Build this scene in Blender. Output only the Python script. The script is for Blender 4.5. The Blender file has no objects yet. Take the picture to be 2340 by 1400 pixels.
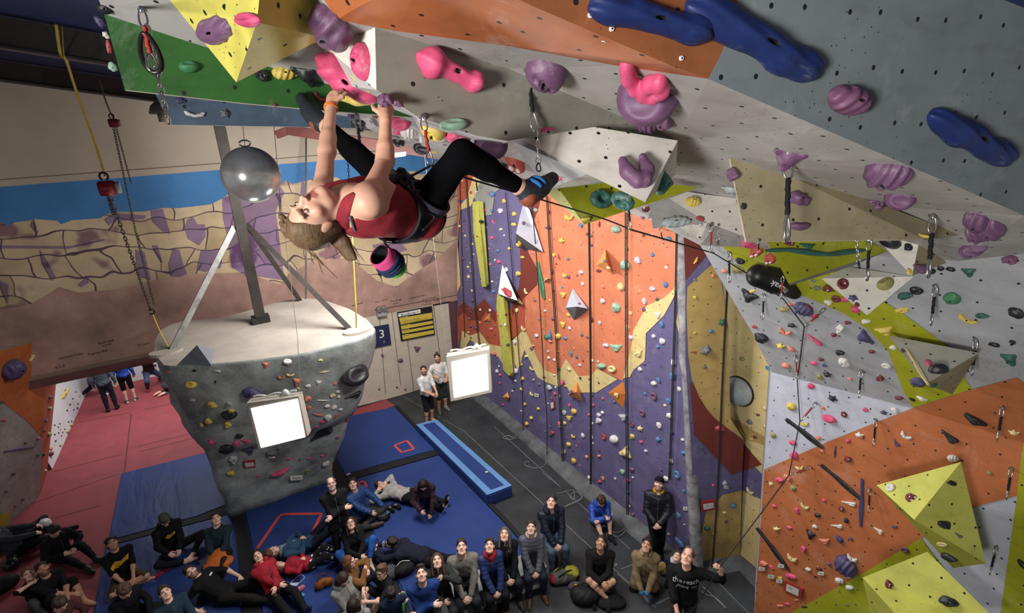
import bpy, bmesh, math, random
import numpy as np
from mathutils import Vector, Matrix
from mathutils.bvhtree import BVHTree
rnd = random.Random(7)
scene = bpy.context.scene
COL = scene.collection
V = Vector
# ------------------------------------------------------------------ camera
H = 7.5
F, CX, CY = 1150., 1170., 700.
def _cam():
    z = V((165, 3400, F)); z = -z.normalized()
    y = V((-745, -353, F)); y = (y - z * y.dot(z)).normalized()
    x = y.cross(z)
    return x, y, z
_x, _y, _z = _cam()
CAM = V((0, 0, H))
RIGHT = V((_x[0], _y[0], _z[0])); DOWN = V((_x[1], _y[1], _z[1])); FWD = V((_x[2], _y[2], _z[2]))
def ray(px, py):
    a, b = (px - CX) / F, (py - CY) / F
    return RIGHT * a + DOWN * b + FWD
def C(px, py, d):                       # the point d metres deep behind a pixel
    return CAM + ray(px, py) * d
def on(pl, px, py):                     # pixel onto a plane (point, normal)
    o, n = pl; d = ray(px, py)
    return CAM + d * ((o - CAM).dot(n) / d.dot(n))
def flr(px, py, z=0.):
    return on((V((0, 0, z)), V((0, 0, 1))), px, py)
def proj(p):
    q = p - CAM
    d = q.dot(FWD)
    return CX + F * q.dot(RIGHT) / d, CY + F * q.dot(DOWN) / d, d
def plane3(a, b, c):
    n = (b - a).cross(c - a).normalized()
    if n.dot(CAM - a) < 0: n = -n
    return (a, n)
cam = bpy.data.cameras.new('camera'); cam.lens = 36 * F / 2340; cam.sensor_width = 36
cam.clip_start = .02
camo = bpy.data.objects.new('camera', cam); COL.objects.link(camo)
camo.matrix_world = Matrix(((RIGHT[0], -DOWN[0], -FWD[0], 0), (RIGHT[1], -DOWN[1], -FWD[1], 0), (RIGHT[2], -DOWN[2], -FWD[2], H), (0, 0, 0, 1)))
scene.camera = camo
# ------------------------------------------------------------------ materials
_M = {}
def srgb(c):
    if isinstance(c, str): c = tuple(int(c[i:i + 2], 16) / 255 for i in (0, 2, 4))
    return tuple(x / 12.92 if x <= .04045 else ((x + .055) / 1.055) ** 2.4 for x in c) + (1,)
def nd(t, typ, **kw):
    n = t.nodes.new(typ)
    for k, v in kw.items():
        if k.startswith('i_'): n.inputs[k[2:].replace('_', ' ')].default_value = v
        else: setattr(n, k, v)
    return n
def ramp(t, stops):
    n = t.nodes.new('ShaderNodeValToRGB'); e = n.color_ramp.elements
    while len(e) < len(stops): e.new(.5)
    for x, (p, c) in zip(e, stops): x.position = p; x.color = c
    return n
def mix(t, fac, a, b, mode='MIX'):
    n = t.nodes.new('ShaderNodeMix'); n.data_type = 'RGBA'; n.blend_type = mode
    for s, v in ((0, fac), (6, a), (7, b)):
        if hasattr(v, 'links'): t.links.new(v, n.inputs[s])
        else: n.inputs[s].default_value = v
    return n.outputs[2]
def mat(name, c='808080', rough=.6, var=.12, sc=3., chalk=0., nuts=0., bump=0., metal=0., spec=.4, emit=0., vcol=None, spots=None, coord=None, nutc='181818'):
    """one painted or moulded surface: noise variation, chalk marks, a bolt-hole grid"""
    if name in _M: return _M[name]
    m = bpy.data.materials.new(name); m.use_nodes = True; _M[name] = m
    t = m.node_tree; b = t.nodes['Principled BSDF']
    b.inputs['Roughness'].default_value = rough; b.inputs['Metallic'].default_value = metal
    b.inputs['Specular IOR Level'].default_value = spec
    tc = nd(t, 'ShaderNodeTexCoord'); gm = nd(t, 'ShaderNodeNewGeometry')
    co = tc.outputs[coord] if coord else gm.outputs['Position']
    base = srgb(c)
    if emit:
        b.inputs['Emission Color'].default_value = base; b.inputs['Emission Strength'].default_value = emit
    if vcol:
        at = nd(t, 'ShaderNodeVertexColor', layer_name=vcol); col = at.outputs[0]
    else: col = base
    if var:
        nz = nd(t, 'ShaderNodeTexNoise', i_Scale=sc, i_Detail=5., i_Roughness=.65); t.links.new(co, nz.inputs['Vector'])
        r = ramp(t, [(.3, (1 - var * 1.6,) * 3 + (1,)), (.7, (1 + var,) * 3 + (1,))]); t.links.new(nz.outputs[0], r.inputs[0])
        col = mix(t, 1., col, r.outputs[0], 'MULTIPLY')
    if spots:
        vo = nd(t, 'ShaderNodeTexVoronoi', i_Scale=spots[0], i_Randomness=.6); t.links.new(tc.outputs['Object'], vo.inputs['Vector'])
        r = ramp(t, [(spots[1], (1, 1, 1, 1)), (spots[1] + .05, (0, 0, 0, 1))]); t.links.new(vo.outputs['Distance'], r.inputs[0])
        col = mix(t, r.outputs[0], col, (.75, .72, .72, 1))
    if chalk:
        nz = nd(t, 'ShaderNodeTexNoise', i_Scale=2.2, i_Detail=8., i_Roughness=.72, i_Distortion=.6); t.links.new(co, nz.inputs['Vector'])
        r = ramp(t, [(.56, (0, 0, 0, 1)), (.8, (chalk,) * 3 + (1,))]); t.links.new(nz.outputs[0], r.inputs[0])
        col = mix(t, r.outputs[0], col, (.72, .71, .69, 1))
    if nuts:
        mp = nd(t, 'ShaderNodeMapping'); t.links.new(tc.outputs['UV'], mp.inputs[0]); mp.inputs['Scale'].default_value = (1 / nuts,) * 3
        vo = nd(t, 'ShaderNodeTexVoronoi', voronoi_dimensions='2D', i_Scale=1., i_Randomness=.22); t.links.new(mp.outputs[0], vo.inputs['Vector'])
        w = .009 / nuts
        r = ramp(t, [(w, (1, 1, 1, 1)), (w * 1.25, (0, 0, 0, 1))]); t.links.new(vo.outputs['Distance'], r.inputs[0])
        col = mix(t, r.outputs[0], col, srgb(nutc))
        # stray screw holes and scuffs
        v2 = nd(t, 'ShaderNodeTexVoronoi', voronoi_dimensions='2D', i_Scale=14., i_Randomness=1.); t.links.new(tc.outputs['UV'], v2.inputs['Vector'])
        n3 = nd(t, 'ShaderNodeTexNoise', i_Scale=1.7, i_Detail=1.); t.links.new(tc.outputs['UV'], n3.inputs['Vector'])
        r2 = ramp(t, [(.035, (1, 1, 1, 1)), (.05, (0, 0, 0, 1))]); t.links.new(v2.outputs['Distance'], r2.inputs[0])
        r3 = ramp(t, [(.56, (0, 0, 0, 1)), (.6, (1, 1, 1, 1))]); t.links.new(n3.outputs[0], r3.inputs[0])
        mm = nd(t, 'ShaderNodeMath', operation='MULTIPLY'); t.links.new(r2.outputs[0], mm.inputs[0]); t.links.new(r3.outputs[0], mm.inputs[1])
        col = mix(t, mm.outputs[0], col, srgb(nutc))
        mp2 = nd(t, 'ShaderNodeMapping'); t.links.new(tc.outputs['UV'], mp2.inputs[0]); mp2.inputs['Scale'].default_value = (1., 3., 1.); mp2.inputs['Rotation'].default_value = (0, 0, .5)
        n4 = nd(t, 'ShaderNodeTexNoise', i_Scale=2.6, i_Detail=7., i_Roughness=.7); t.links.new(mp2.outputs[0], n4.inputs['Vector'])
        r4 = ramp(t, [(.3, (.82, .8, .78, 1)), (.48, (1, 1, 1, 1)), (.62, (1, 1, 1, 1)), (.78, (1.12, 1.12, 1.12, 1))]); t.links.new(n4.outputs[0], r4.inputs[0])
        col = mix(t, 1., col, r4.outputs[0], 'MULTIPLY')
    if hasattr(col, 'links'): t.links.new(col, b.inputs['Base Color'])
    else: b.inputs['Base Color'].default_value = col
    if bump:
        nz = nd(t, 'ShaderNodeTexNoise', i_Scale=sc * 12, i_Detail=6.); t.links.new(co, nz.inputs['Vector'])
        bp = nd(t, 'ShaderNodeBump', i_Strength=bump, i_Distance=.02); t.links.new(nz.outputs[0], bp.inputs['Height']); t.links.new(bp.outputs[0], b.inputs['Normal'])
    return m
def glow(name, c, e):
    return mat(name, c, emit=e, var=0)
# ------------------------------------------------------------------ objects
def link(o, parent=None):
    COL.objects.link(o)
    if parent: o.parent = parent
    return o
def tag(o, label, cat=None, group=None, kind=None):
    if label: o['label'] = label
    if cat: o['category'] = cat
    if group: o['group'] = group
    if kind: o['kind'] = kind
    return o
def empty(name, loc, label, cat, group=None, rot=None):
    o = bpy.data.objects.new(name, None); o.empty_display_size = .1; o.location = loc
    if rot: o.rotation_euler = rot
    return tag(link(o), label, cat, group)
def me_obj(name, bm, mats, parent=None, smooth=False, keep=False):
    me = bpy.data.meshes.new(name); bm.to_mesh(me)
    if not keep: bm.free()
    for m in (mats if isinstance(mats, (list, tuple)) else [mats]): me.materials.append(m)
    if smooth: me.shade_smooth()
    return link(bpy.data.objects.new(name, me), parent)
def raw_obj(name, vs, fs, mats, parent=None, smooth=True, cols=None, fmat=None):
    me = bpy.data.meshes.new(name)
    vs = np.asarray(vs, np.float32); fs = np.asarray(fs, np.int32)
    me.vertices.add(len(vs)); me.vertices.foreach_set('co', vs.ravel())
    k = fs.shape[1]
    me.loops.add(fs.size); me.loops.foreach_set('vertex_index', fs.ravel())
    me.polygons.add(len(fs)); me.polygons.foreach_set('loop_start', np.arange(len(fs), dtype=np.int32) * k)
    if fmat is not None: me.polygons.foreach_set('material_index', np.asarray(fmat, np.int32))
    me.update(calc_edges=True); me.validate()
    if cols is not None:
        a = me.color_attributes.new('Col', 'FLOAT_COLOR', 'POINT')
        a.data.foreach_set('color', np.concatenate([cols, np.ones((len(cols), 1))], 1).astype(np.float32).ravel())
    for m in (mats if isinstance(mats, (list, tuple)) else [mats]): me.materials.append(m)
    if smooth: me.shade_smooth()
    return link(bpy.data.objects.new(name, me), parent)
SURF = []                                # polygons that carry holds, for ray casts
class Panels:
    """flat facets of one wall, each in its own paint, joined into ONE mesh"""
    def __init__(s): s.bm = bmesh.new(); s.mats = []; s.nk = 0; s.uv = s.bm.loops.layers.uv.new('UVMap')
    def add(s, pts, m, off=0., hold=True):
        pts = [V(p) for p in pts]; s.nk += 1
        if off > 0: off += s.nk * .0008
        n = V((0, 0, 0))
        for i in range(len(pts)):
            a, b = pts[i], pts[(i + 1) % len(pts)]
            n += V(((a.y - b.y) * (a.z + b.z), (a.z - b.z) * (a.x + b.x), (a.x - b.x) * (a.y + b.y)))
        n.normalize()
        if n.dot(CAM - sum(pts, V()) / len(pts)) < 0: n = -n; pts = pts[::-1]
        u = V((0, 0, 1)).cross(n)
        u = u.normalized() if u.length > .15 else V((1, 0, 0))
        v = n.cross(u)
        if m not in s.mats: s.mats.append(m)
        f = s.bm.faces.new([s.bm.verts.new(p + n * off) for p in pts]); f.material_index = s.mats.index(m)
        for l in f.loops: l[s.uv].uv = (l.vert.co.dot(u), l.vert.co.dot(v))
        if hold: SURF.append(([p + n * off for p in pts], m.name))
        return f
    def px(s, pl, pix, m, off=0., hold=True):
        return s.add([on(pl, *p) for p in pix], m, off, hold)
    def build(s, name, label=None, cat=None, kind='structure', weld=False, parent=None):
        if weld: bmesh.ops.remove_doubles(s.bm, verts=s.bm.verts, dist=.001)
        o = me_obj(name, s.bm, s.mats, parent)
        if label: tag(o, label, cat, kind=kind)
        return o
def box(bm, c, sx, sy, sz, rot=None, mi=0):
    mt = Matrix.Translation(c) @ (rot.to_4x4() if rot else Matrix()) @ Matrix.Diagonal((sx, sy, sz, 1))
    r = bmesh.ops.create_cube(bm, size=1, matrix=mt)
    for v in r['verts']:
        for f in v.link_faces: f.material_index = mi
    return r['verts']
def frame_of(d):
    d = d.normalized(); a = V((0, 0, 1)) if abs(d.z) < .9 else V((1, 0, 0))
    x = a.cross(d).normalized(); return x, d.cross(x)
def tube(bm, pts, r, seg=8, cap=True, closed=False, mi=0, flat=1.):
    pts = [V(p) for p in pts]; n = len(pts); rings = []
    rs = r if isinstance(r, (list, tuple)) else [r] * n
    px = None
    for i, p in enumerate(pts):
        a = pts[(i - 1) % n] if closed or i else p; b = pts[(i + 1) % n] if closed or i < n - 1 else p
        d = (b - a); d = d.normalized() if d.length > 1e-9 else V((0, 0, 1))
        if px is None: px, _ = frame_of(d)
        x = px - d * px.dot(d)
        x = x.normalized() if x.length > 1e-6 else frame_of(d)[0]
        y = d.cross(x); px = x
        rings.append([bm.verts.new(p + (x * math.cos(t) + y * math.sin(t) * flat) * rs[i]) for t in (2 * math.pi * k / seg for k in range(seg))])
    for i in range(n if closed else n - 1):
        a, b = rings[i], rings[(i + 1) % n]
        for k in range(seg):
            f = bm.faces.new((a[k], a[(k + 1) % seg], b[(k + 1) % seg], b[k])); f.material_index = mi; f.smooth = True
    if cap and not closed:
        bm.faces.new(rings[0][::-1]).material_index = mi; bm.faces.new(rings[-1]).material_index = mi
def beam(bm, a, b, w, h, up=None, mi=0):
    a, b = V(a), V(b); d = (b - a); L = d.length; d.normalize()
    x = d.cross(up).normalized() if up else frame_of(d)[0]
    y = d.cross(x)
    box(bm, (a + b) / 2, w, h, L, Matrix((x, y, d)).transposed(), mi)
def rope_pts(a, b, sag=0., n=12):
    a, b = V(a), V(b)
    return [a.lerp(b, i / n) - V((0, 0, sag * 4 * (i / n) * (1 - i / n))) for i in range(n + 1)]
def smooth_pts(pts, n=6):                # Catmull-Rom
    P = [V(p) for p in pts]; out = []
    for i in range(len(P) - 1):
        p0, p1, p2, p3 = P[max(i - 1, 0)], P[i], P[i + 1], P[min(i + 2, len(P) - 1)]
        for k in range(n):
            t = k / n
            out.append(.5 * ((2 * p1) + (p2 - p0) * t + (2 * p0 - 5 * p1 + 4 * p2 - p3) * t * t + (3 * p1 - p0 - 3 * p2 + p3) * t ** 3))
    return out + [P[-1]]
def dup(o, parent=None):
    c = o.copy(); COL.objects.link(c)
    if parent: c.parent = parent
    for ch in o.children: dup(ch, c)
    return c
# ------------------------------------------------------------------ signed-distance modelling (numpy surface nets)
def axis(lo, hi, coarse, fine=()):
    out = [lo]; 
    while out[-1] < hi:
        x = out[-1]; st = coarse
        for a, b, s in fine:
            if a <= x <= b: st = min(st, s)
            elif x < a and x + st > a: st = max(min(st, a - x + s * .5), s)
        out.append(x + st)
    return np.array(out)
class SDF:
    def __init__(s, ax, k=.03):
        s.ax = ax; s.D = np.full([len(a) for a in ax], 1., np.float32); s.L = np.zeros(s.D.shape, np.int16); s.k = k
    def sl(s, lo, hi):
        r = [slice(max(np.searchsorted(a, l) - 1, 0), np.searchsorted(a, h) + 1) for a, l, h in zip(s.ax, lo, hi)]
        X, Y, Z = np.meshgrid(*[a[q] for a, q in zip(s.ax, r)], indexing='ij', sparse=True)
        return tuple(r), X, Y, Z
    def put(s, r, d, lab=0, k=None, cut=False):
        k = s.k if k is None else k
        D = s.D[r]
        if D.size == 0: return
        if cut:
            h = np.maximum(k - np.abs(D + d), 0) / max(k, 1e-6); s.D[r] = np.maximum(D, -d) + h * h * k / 4; return
        s.L[r] = np.where(d < D, lab, s.L[r])
        h = np.maximum(k - np.abs(D - d), 0) / max(k, 1e-6)
        s.D[r] = np.minimum(D, d) - h * h * k / 4
    def cap(s, a, b, ra, rb=None, lab=0, k=None, cut=False):
        rb = ra if rb is None else rb; m = max(ra, rb) + (s.k if k is None else k) + .01
        a, b = np.array(a), np.array(b)
        r, X, Y, Z = s.sl(np.minimum(a, b) - m, np.maximum(a, b) + m)
        e = b - a; L = max(e @ e, 1e-12)
        t = np.clip(((X - a[0]) * e[0] + (Y - a[1]) * e[1] + (Z - a[2]) * e[2]) / L, 0, 1)
        d = np.sqrt((X - a[0] - t * e[0]) ** 2 + (Y - a[1] - t * e[1]) ** 2 + (Z - a[2] - t * e[2]) ** 2) - (ra + (rb - ra) * t)
        s.put(r, d.astype(np.float32), lab, k, cut)
    def ell(s, c, R, rad, lab=0, k=None, cut=False):   # R: 3x3 numpy, columns are the axes
        c = np.array(c); rad = np.array(rad); m = rad.max() + (s.k if k is None else k) + .01
        r, X, Y, Z = s.sl(c - m, c + m)
        X, Y, Z = X - c[0], Y - c[1], Z - c[2]
        q = [X * R[0, i] + Y * R[1, i] + Z * R[2, i] for i in range(3)]
        k0 = np.sqrt(sum((q[i] / rad[i]) ** 2 for i in range(3))); k1 = np.sqrt(sum((q[i] / rad[i] ** 2) ** 2 for i in range(3)))
        s.put(r, (k0 * (k0 - 1) / np.maximum(k1, 1e-6)).astype(np.float32), lab, k, cut)
    def mesh(s):
        D = s.D; S = D < 0
        n = np.array(D.shape)
        corners = [(i, j, k) for i in (0, 1) for j in (0, 1) for k in (0, 1)]
        def sh(A, c): return A[c[0]:A.shape[0] - 1 + c[0], c[1]:A.shape[1] - 1 + c[1], c[2]:A.shape[2] - 1 + c[2]]
        cnt = sum(sh(S, c).astype(np.int8) for c in corners)
        act = (cnt > 0) & (cnt < 8)
        idx = np.argwhere(act)
        if not len(idx): return np.zeros((0, 3)), np.zeros((0, 4), int), np.zeros(0, int)
        vid = np.full(act.shape, -1, np.int32); vid[act] = np.arange(len(idx))
        acc = np.zeros((len(idx), 3)); wt = np.zeros(len(idx))
        for a in corners:
            for d in range(3):
                if a[d]: continue
                b = list(a); b[d] = 1
                ia = idx + a; ib = idx + b
                da = D[ia[:, 0], ia[:, 1], ia[:, 2]]; db = D[ib[:, 0], ib[:, 1], ib[:, 2]]
                cr = (da < 0) != (db < 0)
                t = np.where(cr, da / np.where(cr, da - db, 1), 0)
                p = np.stack([s.ax[q][ia[:, q]] + (s.ax[q][ib[:, q]] - s.ax[q][ia[:, q]]) * (t if q == d else 0) for q in range(3)], 1)
                acc += p * cr[:, None]; wt += cr
        vs = acc / wt[:, None]
        lab = s.L[idx[:, 0], idx[:, 1], idx[:, 2]]
        fs = []
        for d in range(3):
            o1, o2 = (d + 1) % 3, (d + 2) % 3
            A = np.take(S, range(n[d] - 1), d); B = np.take(S, range(1, n[d]), d)
            e = np.argwhere(A != B)
            e = e[(e[:, o1] > 0) & (e[:, o2] > 0) & (e[:, o1] < n[o1] - 1) & (e[:, o2] < n[o2] - 1)]
            fl = S[e[:, 0], e[:, 1], e[:, 2]]
            q = []
            for u, v in ((0, 0), (-1, 0), (-1, -1), (0, -1)):
                f = e.copy(); f[:, o1] += u; f[:, o2] += v
                q.append(vid[f[:, 0], f[:, 1], f[:, 2]])
            q = np.stack(q, 1); q[~fl] = q[~fl][:, ::-1]
            fs.append(q)
        fs = np.concatenate(fs); fs = fs[(fs >= 0).all(1)]
        return vs, fs, lab
def taubin(vs, fs, it=2):
    for _ in range(it):
        for l in (.5, -.52):
            a = np.zeros_like(vs); c = np.zeros(len(vs))
            for i in range(4):
                j = (i + 1) % 4
                np.add.at(a, fs[:, i], vs[fs[:, j]]); np.add.at(c, fs[:, i], 1)
            vs = vs + l * (a / np.maximum(c, 1)[:, None] - vs)
    return vs
# ------------------------------------------------------------------ palette
ORANGE = mat('orange_wall_paint', 'c87655', .65, .1, 2., chalk=.22, nuts=.3)
PURPLE = mat('purple_wall_paint', '625b80', .65, .12, 2., chalk=.2, nuts=.3)
CREAM = mat('cream_wall_paint', 'd2bd84', .65, .1, 2., nuts=.25)
SHADED_CREAM = mat('shaded_cream_wall_paint', 'b3975a', .65, .14, 2., nuts=.25)  # the cream darkened, shade of the recess put into the colour
MAROON = mat('maroon_wall_paint', '713027', .65, .1, 2.)
WGREY = mat('grey_wall_paint', '9fa0a3', .6, .1, 2.5, chalk=.25, nuts=.22)
WLIT = mat('lit_grey_wall_paint', 'b4b6c2', .6, .08, 2.5, chalk=.2, nuts=.22)  # the wall grey lightened, light on the lower panel put into the colour
RORANGE = mat('burnt_orange_wall_paint', 'b0673e', .6, .12, 2.5, chalk=.2, nuts=.22)
LIME = mat('lime_wall_paint', '9a9d1e', .6, .12, 2.5, chalk=.25, nuts=.22)
PLIME = mat('pale_lime_paint', 'c2c25a', .6, .1, 2.5, chalk=.2, nuts=.2)
YVOL = mat('yellow_volume_paint', 'cdc45c', .55, .1, 3., chalk=.3, nuts=.16)
GROOF = mat('slate_grey_roof_paint', '757d7e', .6, .1, 2., chalk=.2, nuts=.2)
SROOF = mat('silver_grey_roof_paint', 'a9a5a0', .55, .12, 3., chalk=.4, nuts=.2)
DROOF = mat('olive_grey_roof_paint', '827f74', .6, .12, 3., chalk=.25, nuts=.22)
OROOF = mat('orange_roof_paint', 'b4683a', .6, .15, 3., chalk=.5, nuts=.2)
WHITEP = mat('white_volume_paint', 'ddd8ce', .55, .1, 3., chalk=.2, nuts=.17)
TANP = mat('tan_volume_paint', '8f8468', .6, .12, 3., chalk=.15, nuts=.2)
GREENP = mat('green_panel_paint', '2a5c24', .6, .2, 4., chalk=.3, nuts=.25)
SLATEP = mat('slate_blue_panel_paint', '4d5f73', .6, .2, 4., chalk=.45, nuts=.25)
PLYEDGE = mat('plywood_edge', 'c9bfa8', .7)
PLASTER = mat('plaster', 'a99d8c', .85, .05, 1.)
SKYP = mat('mural_sky_paint', '3f74a8', .8, .12, 1.2)
BROWNP = mat('mural_brown_earth', 'a88679', .85, .26, 1.1)
VIOLETP = mat('mural_violet_shade', '7a6484', .85, .12, 2.)
BOARD = mat('cream_board_wall', 'bdb3a3', .7, .06, 2., nuts=.5)
RUBBER = mat('black_rubber_floor', '34373a', .55, .3, 1.5, spec=.4, bump=.05)
REDF = mat('red_rubber_floor', '8f3f45', .75, .1, 3.)
NAVY = mat('navy_roof_sheet', '24335e', .8, .1)
RAFT = mat('rafter_grey', '554c48', .7, .2, 3.)
STEEL = mat('dark_steel', '423d39', .55, .2, 4., metal=.3)
GALV = mat('galvanised_steel', '9a9a96', .45, .2, 6., metal=.7)
BLACK = mat('black_seam', '121316', .6, .1)
WHITEM = mat('white_enamel', 'd8d6d0', .5, .05)
LEAD = (V((6.12, 0, 0)), V((-1, 0, 0)))
MUR = (V((0, 13.93, 0)), V((0, -1, 0)))
FL = (V((0, 0, 0)), V((0, 0, 1)))
def cliff_mat(nm='mural_cliff_blocks', cc='c2b096', ink='54424c'):
    m = mat(nm, cc, .85, .16, 1.2)
    t = m.node_tree; b = t.nodes['Principled BSDF']
    src = b.inputs['Base Color'].links[0].from_socket
    gm = nd(t, 'ShaderNodeNewGeometry'); mp = nd(t, 'ShaderNodeMapping'); mp.inputs['Rotation'].default_value = (-math.pi / 2, 0, 0)
    nz = nd(t, 'ShaderNodeTexNoise', i_Scale=.55, i_Detail=2.5, i_Roughness=.55); t.links.new(gm.outputs['Position'], nz.inputs['Vector'])
    off = mix(t, .85, gm.outputs['Position'], nz.outputs[1], 'LINEAR_LIGHT'); t.links.new(off, mp.inputs[0])
    bk = nd(t, 'ShaderNodeTexBrick', offset=.43, squash=.6, squash_frequency=3, i_Scale=1., i_Mortar_Size=.016, i_Mortar_Smooth=.3, i_Brick_Width=1.15, i_Row_Height=.42)
    bk.inputs['Color1'].default_value = (1, .97, .9, 1); bk.inputs['Color2'].default_value = (.74, .7, .58, 1); bk.inputs['Mortar'].default_value = (0, 0, 0, 1)
    t.links.new(mp.outputs[0], bk.inputs['Vector'])
    c = mix(t, 1., src, bk.outputs['Color'], 'MULTIPLY')
    n2 = nd(t, 'ShaderNodeTexNoise', i_Scale=.8, i_Detail=3.); t.links.new(gm.outputs['Position'], n2.inputs['Vector'])
    r3 = ramp(t, [(.56, (0, 0, 0, 1)), (.6, (1, 1, 1, 1))]); t.links.new(n2.outputs[0], r3.inputs[0])
    c = mix(t, r3.outputs[0], c, mix(t, 1., c, srgb('b79ac4'), 'MULTIPLY'))
    c = mix(t, bk.outputs['Fac'], c, srgb(ink)); t.links.new(c, b.inputs['Base Color'])
    return m
CLIFF = cliff_mat(); VIOLETP = cliff_mat('mural_violet_blocks', '8a7394', '4a3c54')
S = lambda o, l, c='wall': tag(o, l, c, kind='structure')
# ------------------------------------------------------------------ floor
fl = Panels()
fl.add([V((-12, -4, 0)), V((9, -4, 0)), V((9, 22, 0)), V((-12, 22, 0))], RUBBER, hold=False)
xr = flr(902, 926).x
fl.add([V((-12, -4, 0)), V((-2.2, -4, 0)), V((-2.2, 13.2, 0)), V((xr, 13.4, 0)), V((xr - .1, 13.93, 0)), V((1.8, 13.93, 0)), V((1.8, 22, 0)), V((-12, 22, 0))], REDF, .004, hold=False)
fo = S(fl.build('floor'), 'black rubber gym floor with red matting on the hall side', 'floor')
sb = Panels()
SEAM = mat('pale_floor_seam', '6b6d6f', .6); RSEAM = mat('dark_red_seam', '5a2a2c', .8)
def strip(pn, a, b, w, m, z):
    d = (b - a).normalized(); n = V((-d.y, d.x, 0)) * w / 2
    pn.add([a + n + V((0, 0, z)), b + n + V((0, 0, z)), b - n + V((0, 0, z)), a - n + V((0, 0, z))], m, hold=False)
for a, b in [((1060, 985), (1480, 1370)), ((1130, 975), (1345, 1170)), ((1345, 1170), (1440, 1255)), ((1240, 1080), (1290, 1120)), ((1410, 1310), (1500, 1390)), ((1500, 1380), (1570, 1345)), ((1420, 1300), (1470, 1280)), ((920, 905), (1060, 985)), ((1640, 1330), (1760, 1450))]:
    strip(sb, flr(*a), flr(*b), .018, SEAM, .006)
for a, b in [((122, 1078), (278, 1038)), ((315, 1020), (460, 985)), ((320, 1032), (455, 998)), ((180, 965), (300, 942)), ((330, 935), (410, 920)), ((60, 1155), (265, 1085)), ((10, 1215), (230, 1155)), ((300, 945), (283, 1090))]:
    strip(sb, flr(*a), flr(*b), .03, RSEAM, .007)
o = sb.build('seam', parent=fo)
# ------------------------------------------------------------------ crash mats laid edge to edge
def vinyl():
    m = mat('blue_mat_vinyl', '2d4078', .5, .1, 1., spec=.12)
    t = m.node_tree; b = t.nodes['Principled BSDF']; gm = nd(t, 'ShaderNodeNewGeometry')
    mp = nd(t, 'ShaderNodeMapping'); mp.inputs['Rotation'].default_value = (0, 0, .5); mp.inputs['Scale'].default_value = (1.1, .28, 1); t.links.new(gm.outputs['Position'], mp.inputs[0])
    nz = nd(t, 'ShaderNodeTexNoise', i_Scale=1.6, i_Detail=3., i_Distortion=1.1); t.links.new(mp.outputs[0], nz.inputs['Vector'])
    bp = nd(t, 'ShaderNodeBump', i_Strength=.8, i_Distance=.06); t.links.new(nz.outputs[0], bp.inputs['Height']); t.links.new(bp.outputs[0], b.inputs['Normal'])
    return m
VINYL = vinyl()
LBLUE = mat('pale_blue_vinyl', '5f8bc0', .4, .06)
MATZ = .06
def slab(name, px, z, m, label, cat, h=None, group=None):
    pts = [flr(*p, z) for p in px]
    bm = bmesh.new()
    t = [bm.verts.new(p) for p in pts]; b = [bm.verts.new(V((p.x, p.y, .002 if h is None else z - h))) for p in pts]
    f = bm.faces.new(t)
    for i in range(len(t)):
        j = (i + 1) % len(t); bm.faces.new((t[i], b[i], b[j], t[j]))
    bm.faces.new(b[::-1]); bmesh.ops.recalc_face_normals(bm, faces=bm.faces)
    e = [e for e in bm.edges if e in f.edges]
    bmesh.ops.bevel(bm, geom=e, offset=.03, segments=2, affect='EDGES')
    o = me_obj(name, bm, m)
    return tag(o, label, cat, group)
G_M = 'blue vinyl floor mats'
slab('floor_mat', [(276, 1080), (480, 1030), (508, 1090), (521, 1152), (448, 1180), (246, 1236)], MATZ, VINYL, 'wrinkled blue vinyl floor mat beside the red floor, behind the pillar', 'mat', group=G_M)
slab('floor_mat', [(239, 1248), (448, 1193), (527, 1172), (538, 1217), (546, 1290), (556, 1420), (205, 1440)], MATZ, VINYL, 'blue vinyl floor mat under the group seated by the red floor', 'mat', group=G_M)
slab('floor_mat', [(538, 1090), (756, 1045), (750, 1078), (802, 1190), (905, 1386), (930, 1440), (602, 1440), (581, 1286), (569, 1222), (556, 1165)], MATZ, VINYL, 'blue vinyl floor mat at the foot of the grey pillar with red outline', 'mat', group=G_M)
slab('floor_mat', [(786, 952), (901, 928), (996, 1027), (787, 1084), (768, 1050)], MATZ, VINYL, 'blue vinyl floor mat with small red taped square by the cream board wall', 'mat', group=G_M)
slab('floor_mat', [(792, 1098), (1003, 1038), (1158, 1198), (1224, 1274), (1075, 1332), (966, 1388), (940, 1392), (834, 1182)], MATZ, VINYL, 'large shiny blue vinyl floor mat behind the bench sitters', 'mat', group=G_M)
bands = Panels(); JOIN = mat('black_velcro_strip', '17181b', .8, .2)
for px in ([(508, 1090), (538, 1090), (556, 1165), (569, 1222), (581, 1286), (602, 1440), (556, 1440), (546, 1290), (538, 1217), (521, 1152)],
           [(750, 1062), (768, 1050), (792, 1098), (834, 1182), (960, 1440), (930, 1440), (802, 1190), (750, 1078)],
           [(787, 1084), (996, 1027), (1003, 1038), (792, 1098)], [(246, 1236), (521, 1152), (527, 1172), (239, 1248)],
           [(901, 926), (908, 924), (1170, 1196), (1238, 1276), (1224, 1274), (1158, 1198), (1003, 1038), (996, 1027)]):
    bands.add([flr(*p, MATZ - .012) for p in px], JOIN, hold=False)
tag(bands.build('velcro_joining_strip'), 'black velcro strips joining the blue floor mats', 'strip')
TAPE = mat('red_tape', 'c84a44', .7, .15, 8.)
def tape(px, w, label, closed=True):
    bm = Panels(); pts = [flr(*p, MATZ + .006) for p in px]
    for i in range(len(pts) if closed else len(pts) - 1):
        strip(bm, pts[i], pts[(i + 1) % len(pts)], w, TAPE, .0)
    tag(bm.build('tape_outline'), label, 'tape', 'red tape outlines')
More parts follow.
